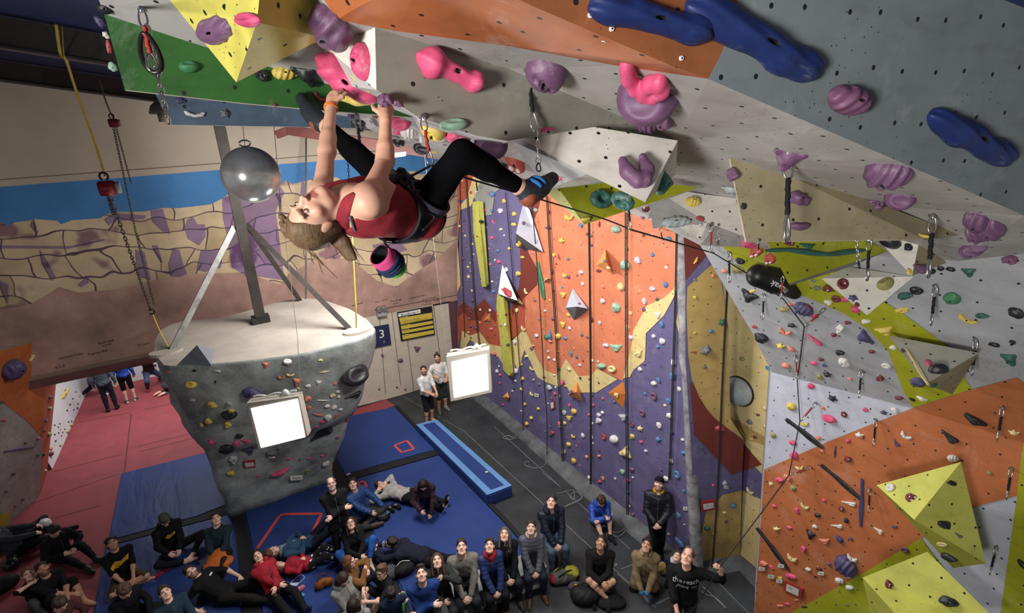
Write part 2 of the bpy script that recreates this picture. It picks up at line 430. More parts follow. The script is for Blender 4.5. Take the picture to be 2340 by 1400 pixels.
tape([(588, 1252), (639, 1178), (648, 1174), (735, 1173), (696, 1252)], .07, 'large red tape outline on the mat in front of the pillar', False)
tape([(901, 1017), (930, 1006), (946, 1025), (918, 1033)], .06, 'small red taped square on the mat behind the reclining man')
tape([(818, 1103), (832, 1098), (838, 1112), (826, 1116)], .05, 'small red taped patch beside the man in the blue puffer')
cm = bmesh.new()
q = [flr(*p, .28) for p in [(950, 969), (997, 957), (1171, 1110), (1114, 1132)]]
t_ = [cm.verts.new(p) for p in q]; b_ = [cm.verts.new(V((p.x, p.y, .004))) for p in q]
cm.faces.new(t_); cm.faces.new(b_)
for i in range(4): cm.faces.new((t_[i], b_[i], b_[(i + 1) % 4], t_[(i + 1) % 4]))
bmesh.ops.recalc_face_normals(cm, faces=cm.faces)
bmesh.ops.bevel(cm, geom=cm.edges[:], offset=.03, segments=2, affect='EDGES')
cmo = tag(me_obj('crash_mat', cm, VINYL), 'thick narrow blue crash mat with pale blue border on the black floor', 'crash mat')
pb = Panels(); cen = sum(q, V()) / 4
inn = [flr(*p, .286) for p in [(966, 970), (992, 964), (1152, 1108), (1122, 1119)]]
for i in range(4):
    j = (i + 1) % 4; up = V((0, 0, .004)); pb.add([q[i].lerp(cen, .01) + up, q[j].lerp(cen, .01) + up, inn[j], inn[i]], LBLUE, hold=False)
pb.build('pale_border', parent=cmo)
# ------------------------------------------------------------------ mural wall at the end of the hall
mw = Panels()
zt = lambda x: 8.43 - .16 * (x + .08)
mw.add([V((-9, 13.93, zt(-9) + .12)), V((6.12, 13.93, zt(6.12) + .12)), on(MUR, 1046, 675), on(MUR, 835, 722), on(MUR, 365, 806), on(MUR, 120, 858), on(MUR, -500, 980)], PLASTER, hold=False)
mw.px(MUR, [(-500, 465), (300, 404), (490, 389), (640, 375), (917, 355), (1046, 347), (1046, 680), (600, 700), (-500, 660)], SKYP, .004, False)
ridge = [(-500, 530), (-420, 515), (-300, 520), (-200, 500), (-120, 505), (0, 506), (22, 517), (25, 508), (72, 503), (75, 500), (130, 504), (140, 512), (165, 503), (230, 498), (240, 490), (265, 484), (330, 483), (345, 480), (370, 475), (410, 475), (480, 467), (505, 455), (525, 440), (560, 436), (600, 440), (640, 420), (655, 412), (668, 420), (690, 415), (720, 408), (770, 405), (790, 420), (830, 425), (890, 400), (945, 390), (960, 398), (1000, 395), (1046, 400)]
mw.px(MUR, ridge + [(1046, 690), (600, 735), (-500, 830)], CLIFF, .008, False)
base = [(-500, 750), (-250, 720), (0, 707), (70, 694), (110, 672), (135, 655), (180, 668), (270, 660), (350, 640), (450, 625), (560, 622), (640, 650), (660, 625), (720, 592), (800, 590), (860, 640), (905, 655), (960, 615), (1000, 590), (1046, 545)]
mw.px(MUR, base + [(1046, 684), (990, 695), (842, 722), (600, 766), (347, 811), (125, 857), (-500, 980)], BROWNP, .012, False)
for px in ([(508, 452), (560, 437), (600, 442), (640, 425), (650, 440), (630, 480), (640, 560), (650, 640), (600, 632), (560, 628), (530, 610), (520, 540), (510, 500)], [(345, 480), (372, 476), (385, 520), (390, 535), (372, 528), (348, 505)],
           [(430, 500), (440, 495), (452, 512), (468, 512), (470, 540), (455, 560), (430, 545), (422, 520)], [(310, 570), (330, 575), (345, 640), (318, 630), (312, 600)], [(348, 560), (360, 560), (372, 600), (362, 590)], [(395, 568), (410, 570), (418, 600), (428, 625), (410, 632), (390, 630), (385, 605)],
           [(460, 570), (510, 572), (505, 610), (470, 620), (450, 615)], [(690, 405), (700, 430), (700, 450), (685, 455)], [(745, 440), (800, 430), (830, 445), (770, 455)], [(905, 520), (990, 500), (1005, 512), (940, 535), (905, 540)], [(850, 560), (905, 545), (930, 570), (900, 580), (860, 575)],
           [(240, 500), (262, 486), (335, 492), (330, 500), (260, 505), (250, 515)], [(75, 503), (82, 520), (90, 530), (85, 532), (72, 515)], [(92, 568), (105, 590), (130, 635), (120, 640), (98, 600)], [(0, 640), (20, 650), (20, 695), (5, 660)], [(180, 650), (198, 632), (205, 645), (188, 654)], [(0, 560), (160, 562), (240, 545), (240, 549), (160, 567), (0, 566)]):
    mw.px(MUR, px, VIOLETP, .016, False)
LINE = mat('mural_ink_line', '5a4a44', .9, 0)
mw.px(MUR, [(-60, 414), (500, 372.4), (720, 354.5), (1000, 334), (1000, 335.5), (720, 356), (500, 374), (-60, 415.6)], LINE, .004, False)
mw.px(MUR, [(855, 707), (1046, 672), (1046, 673), (855, 708)], LINE, .02, False)
mwo = S(mw.build('wall_back'), 'end wall painted with a sandstone cliff under a blue sky', 'wall')
bw = Panels()
bw.px(MUR, [(600, 768), (842, 722), (989, 695), (1046, 684), (1060, 890), (1020, 885), (958, 891), (890, 909.6), (700, 958)], BOARD, .0)
z1 = on(MUR, 1046, 684)
bw.px(MUR, [(1024, 690), (1046, 685), (1056, 800), (1050, 885), (1040, 880)], mat('maroon_door_paint', '5d3a40', .5), .01, False)
bw.px(MUR, [(989, 695), (1026, 688), (1026, 691), (989, 698)], BLACK, .02, False)
for x0, y0, x1, y1 in ((894, 712, 915, 880), (866, 720, 880, 900), (989, 697, 1012, 870), (930, 775, 945, 895)):
    bw.px(MUR, [(x0, y0), (x0 + 1.2, y0), (x1 + 1.2, y1), (x1, y1)], LINE, .01, False)
S(bw.build('wall_back_board'), 'cream board wall with bolt holes below the mural', 'wall')
lt = Panels()
REDB = mat('red_brown_lintel', '6f4744', .8); TANB = mat('tan_timber', '8a7564', .8)
lt.px((V((0, 13.9, 0)), V((0, -1, 0))), [(60, 862), (370, 800), (372, 812), (60, 878)], TANB, 0, False)
lt.px((V((0, 13.88, 0)), V((0, -1, 0))), [(60, 872), (370, 808), (372, 824), (60, 892)], REDB, 0, False)
S(lt.build('trim_1'), 'tan and red brown beam above the opening to the next hall', 'beam')
# the hall behind
bh = Panels()
yb = 20.6
WROOM = mat('white_hall_wall', 'c9c9cc', .7, .05)
bh.add([V((-9, yb, 0)), V((3, yb, 0)), V((3, yb, 4.6)), V((-9, yb, 4.6))], WROOM, hold=True)
S(bh.build('wall_back_hall'), 'bright white wall at the far end of the next hall', 'wall')
bl = Panels()
pA, pB = flr(120, 1072), flr(202, 888)
bl.add([pA, pB, pB + V((-.5, 0, 4.4)), pA + V((-.5, 0, 4.4))], WROOM)
S(bl.build('wall_left_hall'), 'leaning white wall of small holds in the next hall', 'wall')
br = Panels(); br.add([V((1.8, 13.95, 0)), V((1.8, yb, 0)), V((1.8, yb, 4.6)), V((1.8, 13.95, 4.6))], WROOM, hold=False)
S(br.build('wall_right_hall'), 'plain white side wall of the next hall', 'wall')
# ------------------------------------------------------------------ roof of the hall
rf = Panels()
rp = lambda x, y: V((x, y, 8.5 - .16 * (x + .08)))
rf.add([rp(-12, -3), rp(9, -3), rp(9, 14), rp(-12, 14)], NAVY, hold=False)
S(rf.build('ceiling'), 'navy sheet roof above the steel rafters', 'ceiling')
for i, (y, lab) in enumerate(((6.3, 'grey roof rafter nearest the overhang'), (9.9, 'grey roof rafter halfway to the mural'))):
    bm = bmesh.new(); beam(bm, rp(-9, y) - V((0, 0, .14)), rp(6, y) - V((0, 0, .14)), .06, .24, V((0, 0, 1)))
    beam(bm, rp(-9, y) - V((0, 0, .26)), rp(6, y) - V((0, 0, .26)), .16, .02, V((0, 0, 1)))
    o = me_obj('rafter', bm, RAFT); tag(o, lab, 'rafter', 'roof rafters')
# ------------------------------------------------------------------ purple and orange lead wall
lw = Panels()
lw.px(LEAD, [(1046, 350), (1250, 300), (1560, 420), (1570, 600), (1566, 700), (1570, 850), (1582, 1100), (1592, 1300), (1472, 1219), (1346, 1118), (1140, 938), (1045, 868)], PURPLE, 0)
K = .004
up = [(1205, 440), (1240, 380), (1560, 430), (1568, 560), (1562, 640), (1545, 648), (1540, 660), (1519, 680), (1480, 697), (1462, 730), (1448, 755), (1443, 790), (1432, 840), (1423, 870), (1366, 841), (1351, 857), (1323, 859), (1294, 819), (1274, 856), (1243, 844), (1231, 821), (1213, 780), (1200, 750), (1170, 775), (1166, 725), (1198, 680), (1228, 650), (1231, 620), (1207, 575), (1222, 500), (1234, 465)]
lw.px(LEAD, up, ORANGE, K)
cr = [(1166, 790), (1170, 775), (1200, 750), (1213, 780), (1231, 821), (1243, 844), (1274, 856), (1294, 819), (1323, 859), (1351, 857), (1366, 841), (1412, 866), (1363, 896), (1329, 896), (1303, 896), (1289, 867), (1280, 884), (1249, 873), (1229, 861), (1215, 830), (1199, 799), (1190, 830), (1184, 845), (1172, 820)]
lw.px(LEAD, cr, CREAM, K * 2)
lw.px(LEAD, [(1423, 870), (1432, 840), (1443, 790), (1448, 755), (1462, 730), (1480, 697), (1519, 680), (1540, 660), (1545, 648), (1552, 650), (1540, 680), (1519, 719), (1477, 761), (1476, 800), (1474, 824), (1449, 844), (1440, 861), (1426, 863)], CREAM, K * 2)
lw.px(LEAD, [(1556, 690), (1562, 655), (1570, 700), (1575, 840), (1570, 830), (1562, 800), (1546, 734)], CREAM, K * 2)
lw.px(LEAD, [(1189, 566), (1207, 575), (1231, 620), (1228, 650), (1198, 680), (1172, 722), (1168, 700), (1187, 655), (1191, 620)], MAROON, K * 2)
lw.px(LEAD, [(1210, 440), (1238, 430), (1234, 465), (1222, 500), (1212, 470)], MAROON, K * 2)
lw.px(LEAD, [(1054, 690), (1060, 690), (1081, 706), (1096, 694), (1107, 682), (1115, 692), (1134, 713), (1168, 705), (1200, 670), (1200, 750), (1170, 778), (1140, 792), (1118, 785), (1098, 758), (1075, 766), (1057, 754), (1048, 790), (1046, 720)], mat('rust_orange_paint', 'a85038', .65, .1), K)
lw.px(LEAD, [(1048, 700), (1060, 690), (1081, 706), (1096, 694), (1107, 682), (1115, 692), (1134, 713), (1134, 737), (1111, 711), (1100, 731), (1072, 731), (1061, 711), (1048, 724)], MAROON, K * 2)
lw.px(LEAD, [(1052, 800), (1057, 754), (1075, 766), (1098, 758), (1118, 785), (1142, 790), (1170, 775), (1180, 850), (1170, 860), (1140, 815), (1118, 805), (1100, 790), (1075, 776), (1062, 800), (1060, 830)], CREAM, K * 3)
lw.px(LEAD, [(1046, 360), (1100, 345), (1085, 395), (1068, 452), (1054, 458), (1052, 470), (1045, 560), (1046, 640)], mat('rust_orange_paint'), K)
lw.px(LEAD, [(1068, 452), (1085, 395), (1110, 380), (1078, 470), (1052, 480), (1047, 560), (1054, 650), (1046, 668), (1046, 560), (1052, 470)], CREAM, K * 2)
lw.px(LEAD, [(1078, 440), (1098, 405), (1150, 425), (1132, 440), (1125, 490), (1108, 492)], mat('grey_lead_paint', '8a8a84', .65, .1), K)
S(lw.build('wall_right_lead'), 'tall purple and orange climbing wall with cream zigzag bands', 'climbing wall')
bs = bmesh.new()
cb = [flr(*p) for p in [(1045, 868), (1140, 938), (1240, 1025), (1346, 1118), (1420, 1175), (1472, 1219), (1592, 1300)]]
tube(bs, [p + V((.02, 0, -.1)) for p in cb], .3, 10, flat=1.)
S(me_obj('baseboard_right', bs, mat('grey_render', '5f6163', .9, .35, 2.5, bump=.2)), 'rounded grey render along the foot of the purple wall', 'skirting')
ar = bmesh.new()
tube(ar, smooth_pts([C(x, y, proj(on(LEAD, x, y))[2] - .02) for x, y in [(1568, 430), (1564, 548), (1562, 650), (1566, 740), (1567, 818), (1574, 880), (1580, 1036), (1585, 1150), (1594, 1300)]]), .1, 10)
S(me_obj('trim_2', ar, mat('worn_grey_render', '8d8a8c', .9, .4, 5., bump=.3)), 'rough grey rounded arete at the end of the purple wall', 'arete')
# ------------------------------------------------------------------ recessed cream corner
nk = Panels()
f0, f1, f2 = flr(1592, 1300), flr(1690, 1284), flr(1760, 1345)
N1 = plane3(f0, f1, f0 + V((0, 0, 1))); N2 = plane3(f1, f2, f1 + V((0, 0, 1)))
nk.px(N1, [(1592, 1300), (1690, 1284), (1697, 1050), (1668, 955), (1664, 750), (1640, 560), (1660, 480), (1560, 480), (1566, 640), (1566, 818), (1580, 1036)], PURPLE)
nk.px(N1, [(1566, 640), (1625, 570), (1600, 480), (1560, 500)], MAROON, K)
nk.px(N1, [(1570, 655), (1640, 590), (1664, 750), (1668, 955), (1697, 1000), (1699, 1005), (1680, 990), (1660, 976), (1630, 952), (1612, 930), (1597, 905), (1580, 865), (1572, 810), (1568, 700)], SHADED_CREAM, K * 2)
nk.px(N1, [(1576, 870), (1585, 880), (1597, 905), (1612, 930), (1630, 952), (1660, 976), (1699, 1008), (1696, 1075), (1672, 1084), (1630, 1040), (1586, 992)], MAROON, K)
nk.px(N1, [(1601, 1225), (1612, 1170), (1650, 1130), (1694, 1119), (1690, 1284), (1592, 1300)], SHADED_CREAM, K)
nk.px(N2, [(1690, 1284), (1770, 1350), (1790, 600), (1640, 520), (1664, 750), (1668, 955), (1697, 1050)], CREAM)
nk.px(N2, [(1697, 1060), (1696, 1119), (1730, 1135), (1760, 1150), (1760, 1100), (1735, 1075), (1722, 1062)], PURPLE, K)
nk.px(N2, [(1697, 1075), (1698, 1010), (1720, 1035), (1742, 1060), (1697, 1076)], MAROON, K * 2)
nk.px(N2, [(1669, 950), (1760, 1005), (1760, 1020), (1700, 1000), (1696, 1008)], SHADED_CREAM, K)
S(nk.build('wall_right_corner'), 'recessed cream corner with painted shade between purple and grey walls', 'climbing wall')
bm = bmesh.new(); tube(bm, [p + V((.03, .03, -.08)) for p in (f0, f1, f2)], .27, 10)
S(me_obj('baseboard_corner', bm, mat('grey_render')), 'rounded grey render along the foot of the cream corner', 'skirting')
# ------------------------------------------------------------------ right overhanging wall
b1l, b1r = C(1763, 850, 6.68), C(2340, 1010, 4.63)
pf = flr(1724, 1400)
PP = plane3(pf, b1l, b1r); QQ = plane3(b1l, b1r, C(2190, 600, 4.))
rw = Panels()
rw.px(PP, [(1700, 1720), (1763, 850), (2087, 931), (2340, 1010), (2520, 1060), (2700, 1900)], WLIT)
rw.px(QQ, [(1763, 850), (1720, 762), (1600, 560), (1480, 500), (1700, 440), (2190, 590), (2340, 575), (2520, 580), (2520, 1060), (2340, 1010), (2087, 931)], WGREY)
rw.px(QQ, [(1615, 525), (1700, 500), (1760, 545), (1880, 590), (2027, 692), (2060, 713), (2168, 791), (2205, 861), (2221, 888), (2086, 930), (2062, 885), (2030, 800), (1985, 752), (1930, 715), (1850, 680), (1722, 635)], LIME, K)
rw.px(QQ, [(2087, 931), (2221, 888), (2325, 861), (2420, 930), (2420, 1032), (2340, 1010)], RORANGE, K)
rw.px(PP, [(1747, 1072), (1900, 1005), (2087, 931), (2340, 1010), (2332, 1060), (2325, 1131), (2223, 1158), (2150, 1200), (2105, 1228), (1976, 1306), (1820, 1392), (1790, 1410), (1724, 1410)], RORANGE, K)
rw.px(PP, [(2340, 1010), (2520, 1060), (2520, 1420), (2284, 1420), (2325, 1131), (2332, 1060)], LIME, K)
rw.px(PP, [(1790, 1410), (1820, 1392), (1976, 1306), (2105, 1228), (2130, 1262), (2160, 1300), (2240, 1420)], LIME, K)
e = V((1.4, .9, 0))
bl_, tl_, tt_ = pf, b1l, on(QQ, 1600, 560)
rw.add([pf, b1l, b1l + e, pf + e], WLIT, hold=False); rw.add([b1l, on(QQ, 1720, 762), tt_, tt_ + e, b1l + e], WGREY, hold=False)
S(rw.build('wall_right'), 'overhanging grey climbing wall with lime stripe and orange lower half', 'climbing wall')
# ------------------------------------------------------------------ the roof over the climber
r_, c_ = V((.97, -.183, -.165)), V((-.078, .053, -.996))
GP = (C(2045, 43, 2.05), r_.cross(c_).normalized())
R3 = (V((0, 2.2, 0)), V((0, -1, 0))); GR = (V((0, 3.1, 0)), V((0, -1, 0))); SL = (V((0, 4.0, 0)), V((0, -1, 0)))
g = lambda x, y: on(GP, x, y)
ro = Panels()
ro.add([g(1651, 117), g(1618, 180), g(1860, 285), g(2340, 492), g(2560, 590), g(2600, -150), g(1730, -150)], GROOF)
ro.add([g(1000, -90), g(1213, 12), g(1534, 150), g(1618, 180), g(1651, 117), g(1730, -150)], mat('shaded_orange_roof_paint', '8f5430', .6, .15, 3., chalk=.3, nuts=.2))  # darker copy of the roof orange, shade of this plane in the colour
ol = [g(1618, 180), C(1410, 150, 2.05), C(1160, 105, 2.02), C(899, 70, 1.98), C(770, 45, 1.96)]
ro.add([g(1618, 180), g(1534, 150), ol[1]], OROOF); ro.add([g(1534, 150), g(1213, 12), ol[2], ol[1]], OROOF)
ro.add([g(1213, 12), g(1000, -90), C(700, -60, 1.85), ol[4], ol[3], ol[2]], OROOF)
r3 = lambda x, y: on(R3, x, y)
lo = [C(748, 112, 2.36), r3(857, 63), r3(1160, 156), r3(1549, 321), C(1690, 450, 4.3)]
ro.add([ol[4], ol[3], lo[1], lo[0]], SROOF); ro.add([ol[3], ol[2], lo[2], lo[1]], SROOF)
ro.add([ol[2], ol[1], lo[2]], SROOF); ro.add([ol[1], lo[3], lo[2]], SROOF); ro.add([ol[1], ol[0], g(1860, 285), lo[3]], SROOF)
ro.add([g(1860, 285), lo[4], lo[3]], SROOF); ro.add([g(1860, 285), g(2340, 492), on(QQ, 2190, 596), lo[4]], SROOF)
ro.add([g(2340, 492), g(2560, 590), on(QQ, 2520, 590), on(QQ, 2340, 580), on(QQ, 2190, 596)], SROOF)
ro.add([lo[4], on(QQ, 2190, 596), on(QQ, 1600, 560)], SROOF)
nr = [r3(860, 205), r3(960, 270), r3(1090, 310), r3(1160, 322), r3(1357, 290), r3(1549, 321)]
ro.add([lo[1], lo[2], lo[3], nr[5], nr[4], nr[3], nr[2], nr[1], nr[0]], DROOF)
gr = lambda x, y: on(GR, x, y); sl = lambda x, y: on(SL, x, y)
g3 = gr(944, 267)
WSOF = mat('pale_soffit_paint', 'b5b2b0', .6, .1, 3., chalk=.3, nuts=.22)
S1 = [C(150, -200, 1.7), C(600, -100, 1.8), lo[0]]; ro.add([S1[1], C(700, -60, 1.85), ol[4], lo[0]], WSOF); gt = [gr(238, 32), gr(430, 95), gr(600, 148), gr(740, 190)]
ro.add([S1[0], S1[1], gt[1], gt[0]], WSOF); ro.add([S1[1], S1[2], gt[2], gt[1]], WSOF); ro.add([S1[2], nr[0], gt[3], gt[2]], WSOF); ro.add([nr[0], g3, gt[3]], WSOF); ro.add([nr[0], nr[1], g3], WSOF)
ro.add([lo[1], nr[0], lo[0]], WHITEP)  # end face turned to the side light, its brightness put in as white
far = [sl(840, 294), C(965, 347, 5.2), on(LEAD, 1062, 392), on(LEAD, 1250, 430), on(QQ, 1480, 500), on(QQ, 1600, 560)]
gb = [gr(285, 205), gr(560, 236), gr(737, 252)]
ro.add([g3, nr[1], far[1], far[0]], WSOF); ro.add([nr[1], nr[2], far[1]], WSOF); ro.add([nr[2], nr[3], far[2], far[1]], WSOF)
ro.add([nr[3], nr[4], far[3], far[2]], WSOF); ro.add([nr[4], nr[5], far[4], far[3]], WSOF); ro.add([nr[5], lo[4], far[5], far[4]], WSOF); ro.add([lo[3], lo[4], nr[5]], WSOF)
ro.add([gb[0], gb[1], sl(600, 238), sl(355, 212)], WSOF); ro.add([gb[1], gb[2], sl(820, 270), sl(600, 238)], WSOF); ro.add([gb[2], g3, far[0], sl(820, 270)], WSOF)
S(ro.build('ceiling_overhang'), 'stepped grey and orange climbing roof the climber hangs from', 'climbing roof')
def panel(name, px, pl, m, th, label):
    bm = bmesh.new(); f = [on(pl, *p) for p in px]; d = V((0, th, 0))
    a = [bm.verts.new(p) for p in f]; b = [bm.verts.new(p + d) for p in f]
    bm.faces.new(a); bm.faces.new(b[::-1])
    for i in range(len(a)): bm.faces.new((a[i], b[i], b[(i + 1) % len(a)], a[(i + 1) % len(a)])).material_index = 1
    bmesh.ops.recalc_face_normals(bm, faces=bm.faces)
    uv = bm.loops.layers.uv.new('UVMap')
    for fc in bm.faces:
        for l in fc.loops: l[uv].uv = (l.vert.co.x, l.vert.co.z)
    SURF.append((f, m.name))
    return S(me_obj(name, bm, [m, PLYEDGE]), label, 'climbing panel')
panel('ceiling_overhang_green', [(238, 32), (285, 205), (560, 236), (737, 252), (944, 268), (740, 190), (600, 148), (430, 95)], GR, GREENP, .05, 'dark green chalky panel hanging under the climbing roof')
panel('ceiling_overhang_slate', [(352, 210), (392, 285), (700, 290), (842, 294), (830, 262), (600, 230)], SL, SLATEP, .05, 'slate blue chalky panel behind the green panel')
# ------------------------------------------------------------------ wall by the red floor
wl = Panels()
c0, c1 = flr(89, 1135), flr(-60, 1270)
ctop = on((c0, V((0, -1, 0))), 108, 774)
WL = plane3(c0, c1, ctop)
LG = mat('grey_lead_paint')
wl.px(WL, [(-60, 1270), (89, 1135), (94, 1085), (98, 1000), (104, 880), (108, 774), (-60, 822)], mat('stone_grey_paint', '8d8984', .7, .15, 3., nuts=.25))
wl.px(WL, [(-60, 815), (108, 774), (104, 880), (97, 1000), (60, 960), (0, 915), (-60, 880)], mat('deep_orange_paint', 'a85a2c', .65, .12, 3., nuts=.25), K)
wl.px(WL, [(-60, 1270), (-60, 1170), (0, 1178), (25, 1166), (14, 1204)], mat('mustard_paint', '9a8a24', .65), K)
s2 = flr(107, 1085); st = ctop + V((.15, .75, .05))
wl.add([c0, s2, st, ctop], mat('brick_orange_paint', '9a5038', .65, .15, 3.))
wl.add([ctop, st, st + V((-3, .2, .12)), on(WL, -60, 820)], PLASTER, hold=False)
S(wl.build('wall_left'), 'dim orange and grey leaning climbing wall beside the red floor', 'climbing wall')
# ------------------------------------------------------------------ volumes bolted to the walls
def volume(name, verts, faces, mats, label, group='climbing volumes'):
    """verts: world points; faces: index lists, each with its paint"""
    bm = bmesh.new(); ms = []
    vs = [bm.verts.new(p) for p in verts]
    for f, m in zip(faces, mats):
        if m not in ms: ms.append(m)
        bm.faces.new([vs[i] for i in f]).material_index = ms.index(m)
    bmesh.ops.recalc_face_normals(bm, faces=bm.faces)
    uv = bm.loops.layers.uv.new('UVMap')
    for f in bm.faces:
        n = f.normal; u = V((0, 0, 1)).cross(n); u = u.normalized() if u.length > .15 else V((1, 0, 0)); w = n.cross(u)
        for l in f.loops: l[uv].uv = (l.vert.co.dot(u), l.vert.co.dot(w))
        SURF.append(([v.co.copy() for v in f.verts], ms[f.material_index].name))
    return tag(me_obj(name, bm, ms), label, 'climbing volume', group)
def backed(px, off):   # push points behind the visible ones
    return [C(x, y, d + off) for x, y, d in px]
X = C
volume('climbing_volume', [X(340, -60, 2.0), X(600, -70, 1.72), X(587, 51, 1.74), X(540, 188, 2.12), X(705, -30, 1.95), X(742, 86, 2.2), X(340, -60, 2.5), X(560, 120, 2.6)],
       [(0, 1, 2, 3), (1, 4, 5, 2), (2, 5, 3), (0, 3, 7, 6), (3, 5, 7), (0, 6, 4, 1), (4, 6, 7, 5)], [YVOL] * 7, 'big pale yellow pyramid volume above the green panel')
volume('climbing_volume', [X(1168, 322, 2.62), X(1192, 318, 2.58), X(1357, 290, 2.66), X(1549, 321, 2.7), X(1474, 462, 2.5), X(1342, 398, 2.52), X(1250, 433, 3.3), X(1543, 399, 3.15), X(1357, 300, 3.2)],
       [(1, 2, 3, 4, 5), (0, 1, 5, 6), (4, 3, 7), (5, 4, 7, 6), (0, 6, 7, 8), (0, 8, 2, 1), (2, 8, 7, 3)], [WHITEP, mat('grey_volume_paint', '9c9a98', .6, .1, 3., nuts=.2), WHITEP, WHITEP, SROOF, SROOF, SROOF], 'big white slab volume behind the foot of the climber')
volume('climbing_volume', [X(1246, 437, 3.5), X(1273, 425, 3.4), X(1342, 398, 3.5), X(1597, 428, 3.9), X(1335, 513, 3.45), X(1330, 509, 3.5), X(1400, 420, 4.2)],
       [(1, 2, 3, 4), (0, 1, 4, 5), (0, 5, 6), (5, 4, 3, 6), (0, 6, 2, 1), (2, 6, 3)], [LIME, mat('lit_lime_paint', 'cfd08a', .6, .1, 3., nuts=.2), LIME, LIME, LIME, LIME], 'lime green wedge volume under the white slab volume')  # left face in a lighter lime, the light on it painted in
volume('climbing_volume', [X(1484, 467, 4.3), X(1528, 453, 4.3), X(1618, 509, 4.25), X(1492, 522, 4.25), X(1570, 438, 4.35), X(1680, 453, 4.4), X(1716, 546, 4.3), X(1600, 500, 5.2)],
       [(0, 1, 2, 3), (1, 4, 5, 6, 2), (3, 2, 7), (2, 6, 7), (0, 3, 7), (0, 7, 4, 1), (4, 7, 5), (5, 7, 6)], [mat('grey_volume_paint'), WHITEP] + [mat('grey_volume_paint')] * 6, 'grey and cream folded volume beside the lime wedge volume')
volume('climbing_volume', [X(1546, 515, 4.9), X(1618, 506, 4.8), X(1600, 547, 4.75), X(1600, 520, 5.4)], [(0, 1, 2), (0, 2, 3), (1, 3, 2), (0, 3, 1)], [WHITEP] * 4, 'small cream pyramid volume below the folded grey volume')
volume('climbing_volume', [X(1663, 335, 3.05), X(1705, 552, 3.1), X(2110, 546, 3.3), X(2197, 536, 3.45), X(1660, 335, 3.12), X(1702, 553, 3.18), X(2110, 549, 3.4), X(1900, 470, 4.0)],
       [(0, 1, 2, 3), (0, 4, 5, 1), (1, 5, 6, 2), (4, 7, 5), (5, 7, 6), (6, 7, 3), (2, 6, 3), (0, 3, 7, 4)], [TANP, PLYEDGE, PLYEDGE] + [TANP] * 5, 'large tan plywood volume with purple holds above the lime one')
volume('climbing_volume', [X(1752, 549, 4.0), X(1955, 543, 4.15), X(2032, 571, 4.3), X(1802, 648, 3.95), X(1806, 652, 4.05), X(1955, 605, 4.45), X(1890, 590, 5.0)],
       [(0, 1, 2, 3), (3, 2, 5, 4), (0, 3, 4, 6), (4, 5, 6), (5, 2, 6), (2, 1, 6), (1, 0, 6)], [LIME, DROOF] + [LIME] * 5, 'lime triangular volume with a long wavy green hold')
volume('climbing_volume', [X(2007, 549, 4.0), X(2101, 550, 3.95), X(2084, 630, 3.9), X(2197, 588, 4.15), X(2090, 575, 4.6)], [(0, 1, 2), (1, 3, 2), (0, 2, 4), (2, 3, 4), (0, 4, 1), (1, 4, 3)], [WHITEP, TANP, WHITEP, TANP, WHITEP, TANP], 'grey pyramid volume tucked under the tan volume')
volume('climbing_volume', [X(1877, 636, 4.6), X(1937, 609, 4.7), X(2088, 632, 4.35), X(1981, 720, 4.35), X(2000, 650, 5.0)], [(0, 1, 2, 3), (3, 2, 4), (0, 3, 4), (0, 4, 1), (1, 4, 2)], [WHITEP] * 5, 'white triangular volume below the lime triangular one')
volume('climbing_volume', [X(2030, 766, 4.75), X(2237, 806, 4.2), X(2116, 877, 4.1), X(2176, 901, 4.5), X(2140, 800, 5.1)], [(0, 1, 2), (1, 3, 2), (0, 2, 3, 4), (0, 4, 1), (1, 4, 3)], [mat('stone_volume_paint', 'aaa79c', .6, .1, 3., nuts=.2), TANP, TANP, TANP, TANP], 'stone grey pyramid volume on the lime stripe')
volume('climbing_volume', [X(2003, 1108, 5.35), X(2196, 1055, 4.75), X(2089, 1187, 4.75), X(2253, 1287, 4.7), X(2178, 1297, 5.1), X(2180, 1180, 5.45)], [(0, 1, 2), (1, 3, 2), (0, 2, 3, 4), (0, 4, 5), (4, 3, 5), (3, 1, 5), (1, 0, 5)], [mat('light_lime_volume', 'c3c35a', .6, .1, 3., nuts=.2), PLIME, mat('shaded_lime_volume', '8a8b34', .6, .1, 3., nuts=.2), PLIME, PLIME, PLIME, PLIME], 'large lime pyramid volume on the orange wall, the upper of two')  # lower face in a darker lime, its shade painted in
volume('climbing_volume', [X(1971, 1319, 5.35), X(2119, 1260, 5.0), X(2300, 1440, 4.55), X(2080, 1440, 4.75), X(2000, 1450, 5.2), X(2120, 1400, 5.6)], [(0, 1, 2, 3), (0, 3, 4), (0, 4, 5), (0, 5, 1), (1, 5, 2)], [mat('light_lime_volume'), mat('shaded_lime_volume'), PLIME, PLIME, PLIME], 'large lime slab volume at the foot of the orange wall')
# volumes of the lead wall
def lwv(px, faces, mats, label, prot):
    vs = []
    for x, y, k in px:
        p = on(LEAD, x, y); d = proj(p)[2]; vs.append(C(x, y, d - (prot * k)))
    volume('climbing_volume', vs, faces, mats, label)
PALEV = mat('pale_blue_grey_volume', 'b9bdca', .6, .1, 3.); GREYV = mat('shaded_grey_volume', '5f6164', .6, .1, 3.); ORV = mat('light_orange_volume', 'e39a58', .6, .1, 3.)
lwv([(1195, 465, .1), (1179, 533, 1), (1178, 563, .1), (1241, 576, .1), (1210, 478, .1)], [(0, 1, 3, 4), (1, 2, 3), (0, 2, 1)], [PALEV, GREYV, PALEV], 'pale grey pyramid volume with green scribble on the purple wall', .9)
lwv([(1148, 604, 0), (1138, 671, .8), (1183, 687, .7), (1160, 690, 0)], [(0, 1, 2), (1, 3, 2), (0, 3, 1)], [WHITEP, GREYV, WHITEP], 'narrow white pyramid volume above the lower lime strip volume', .8)
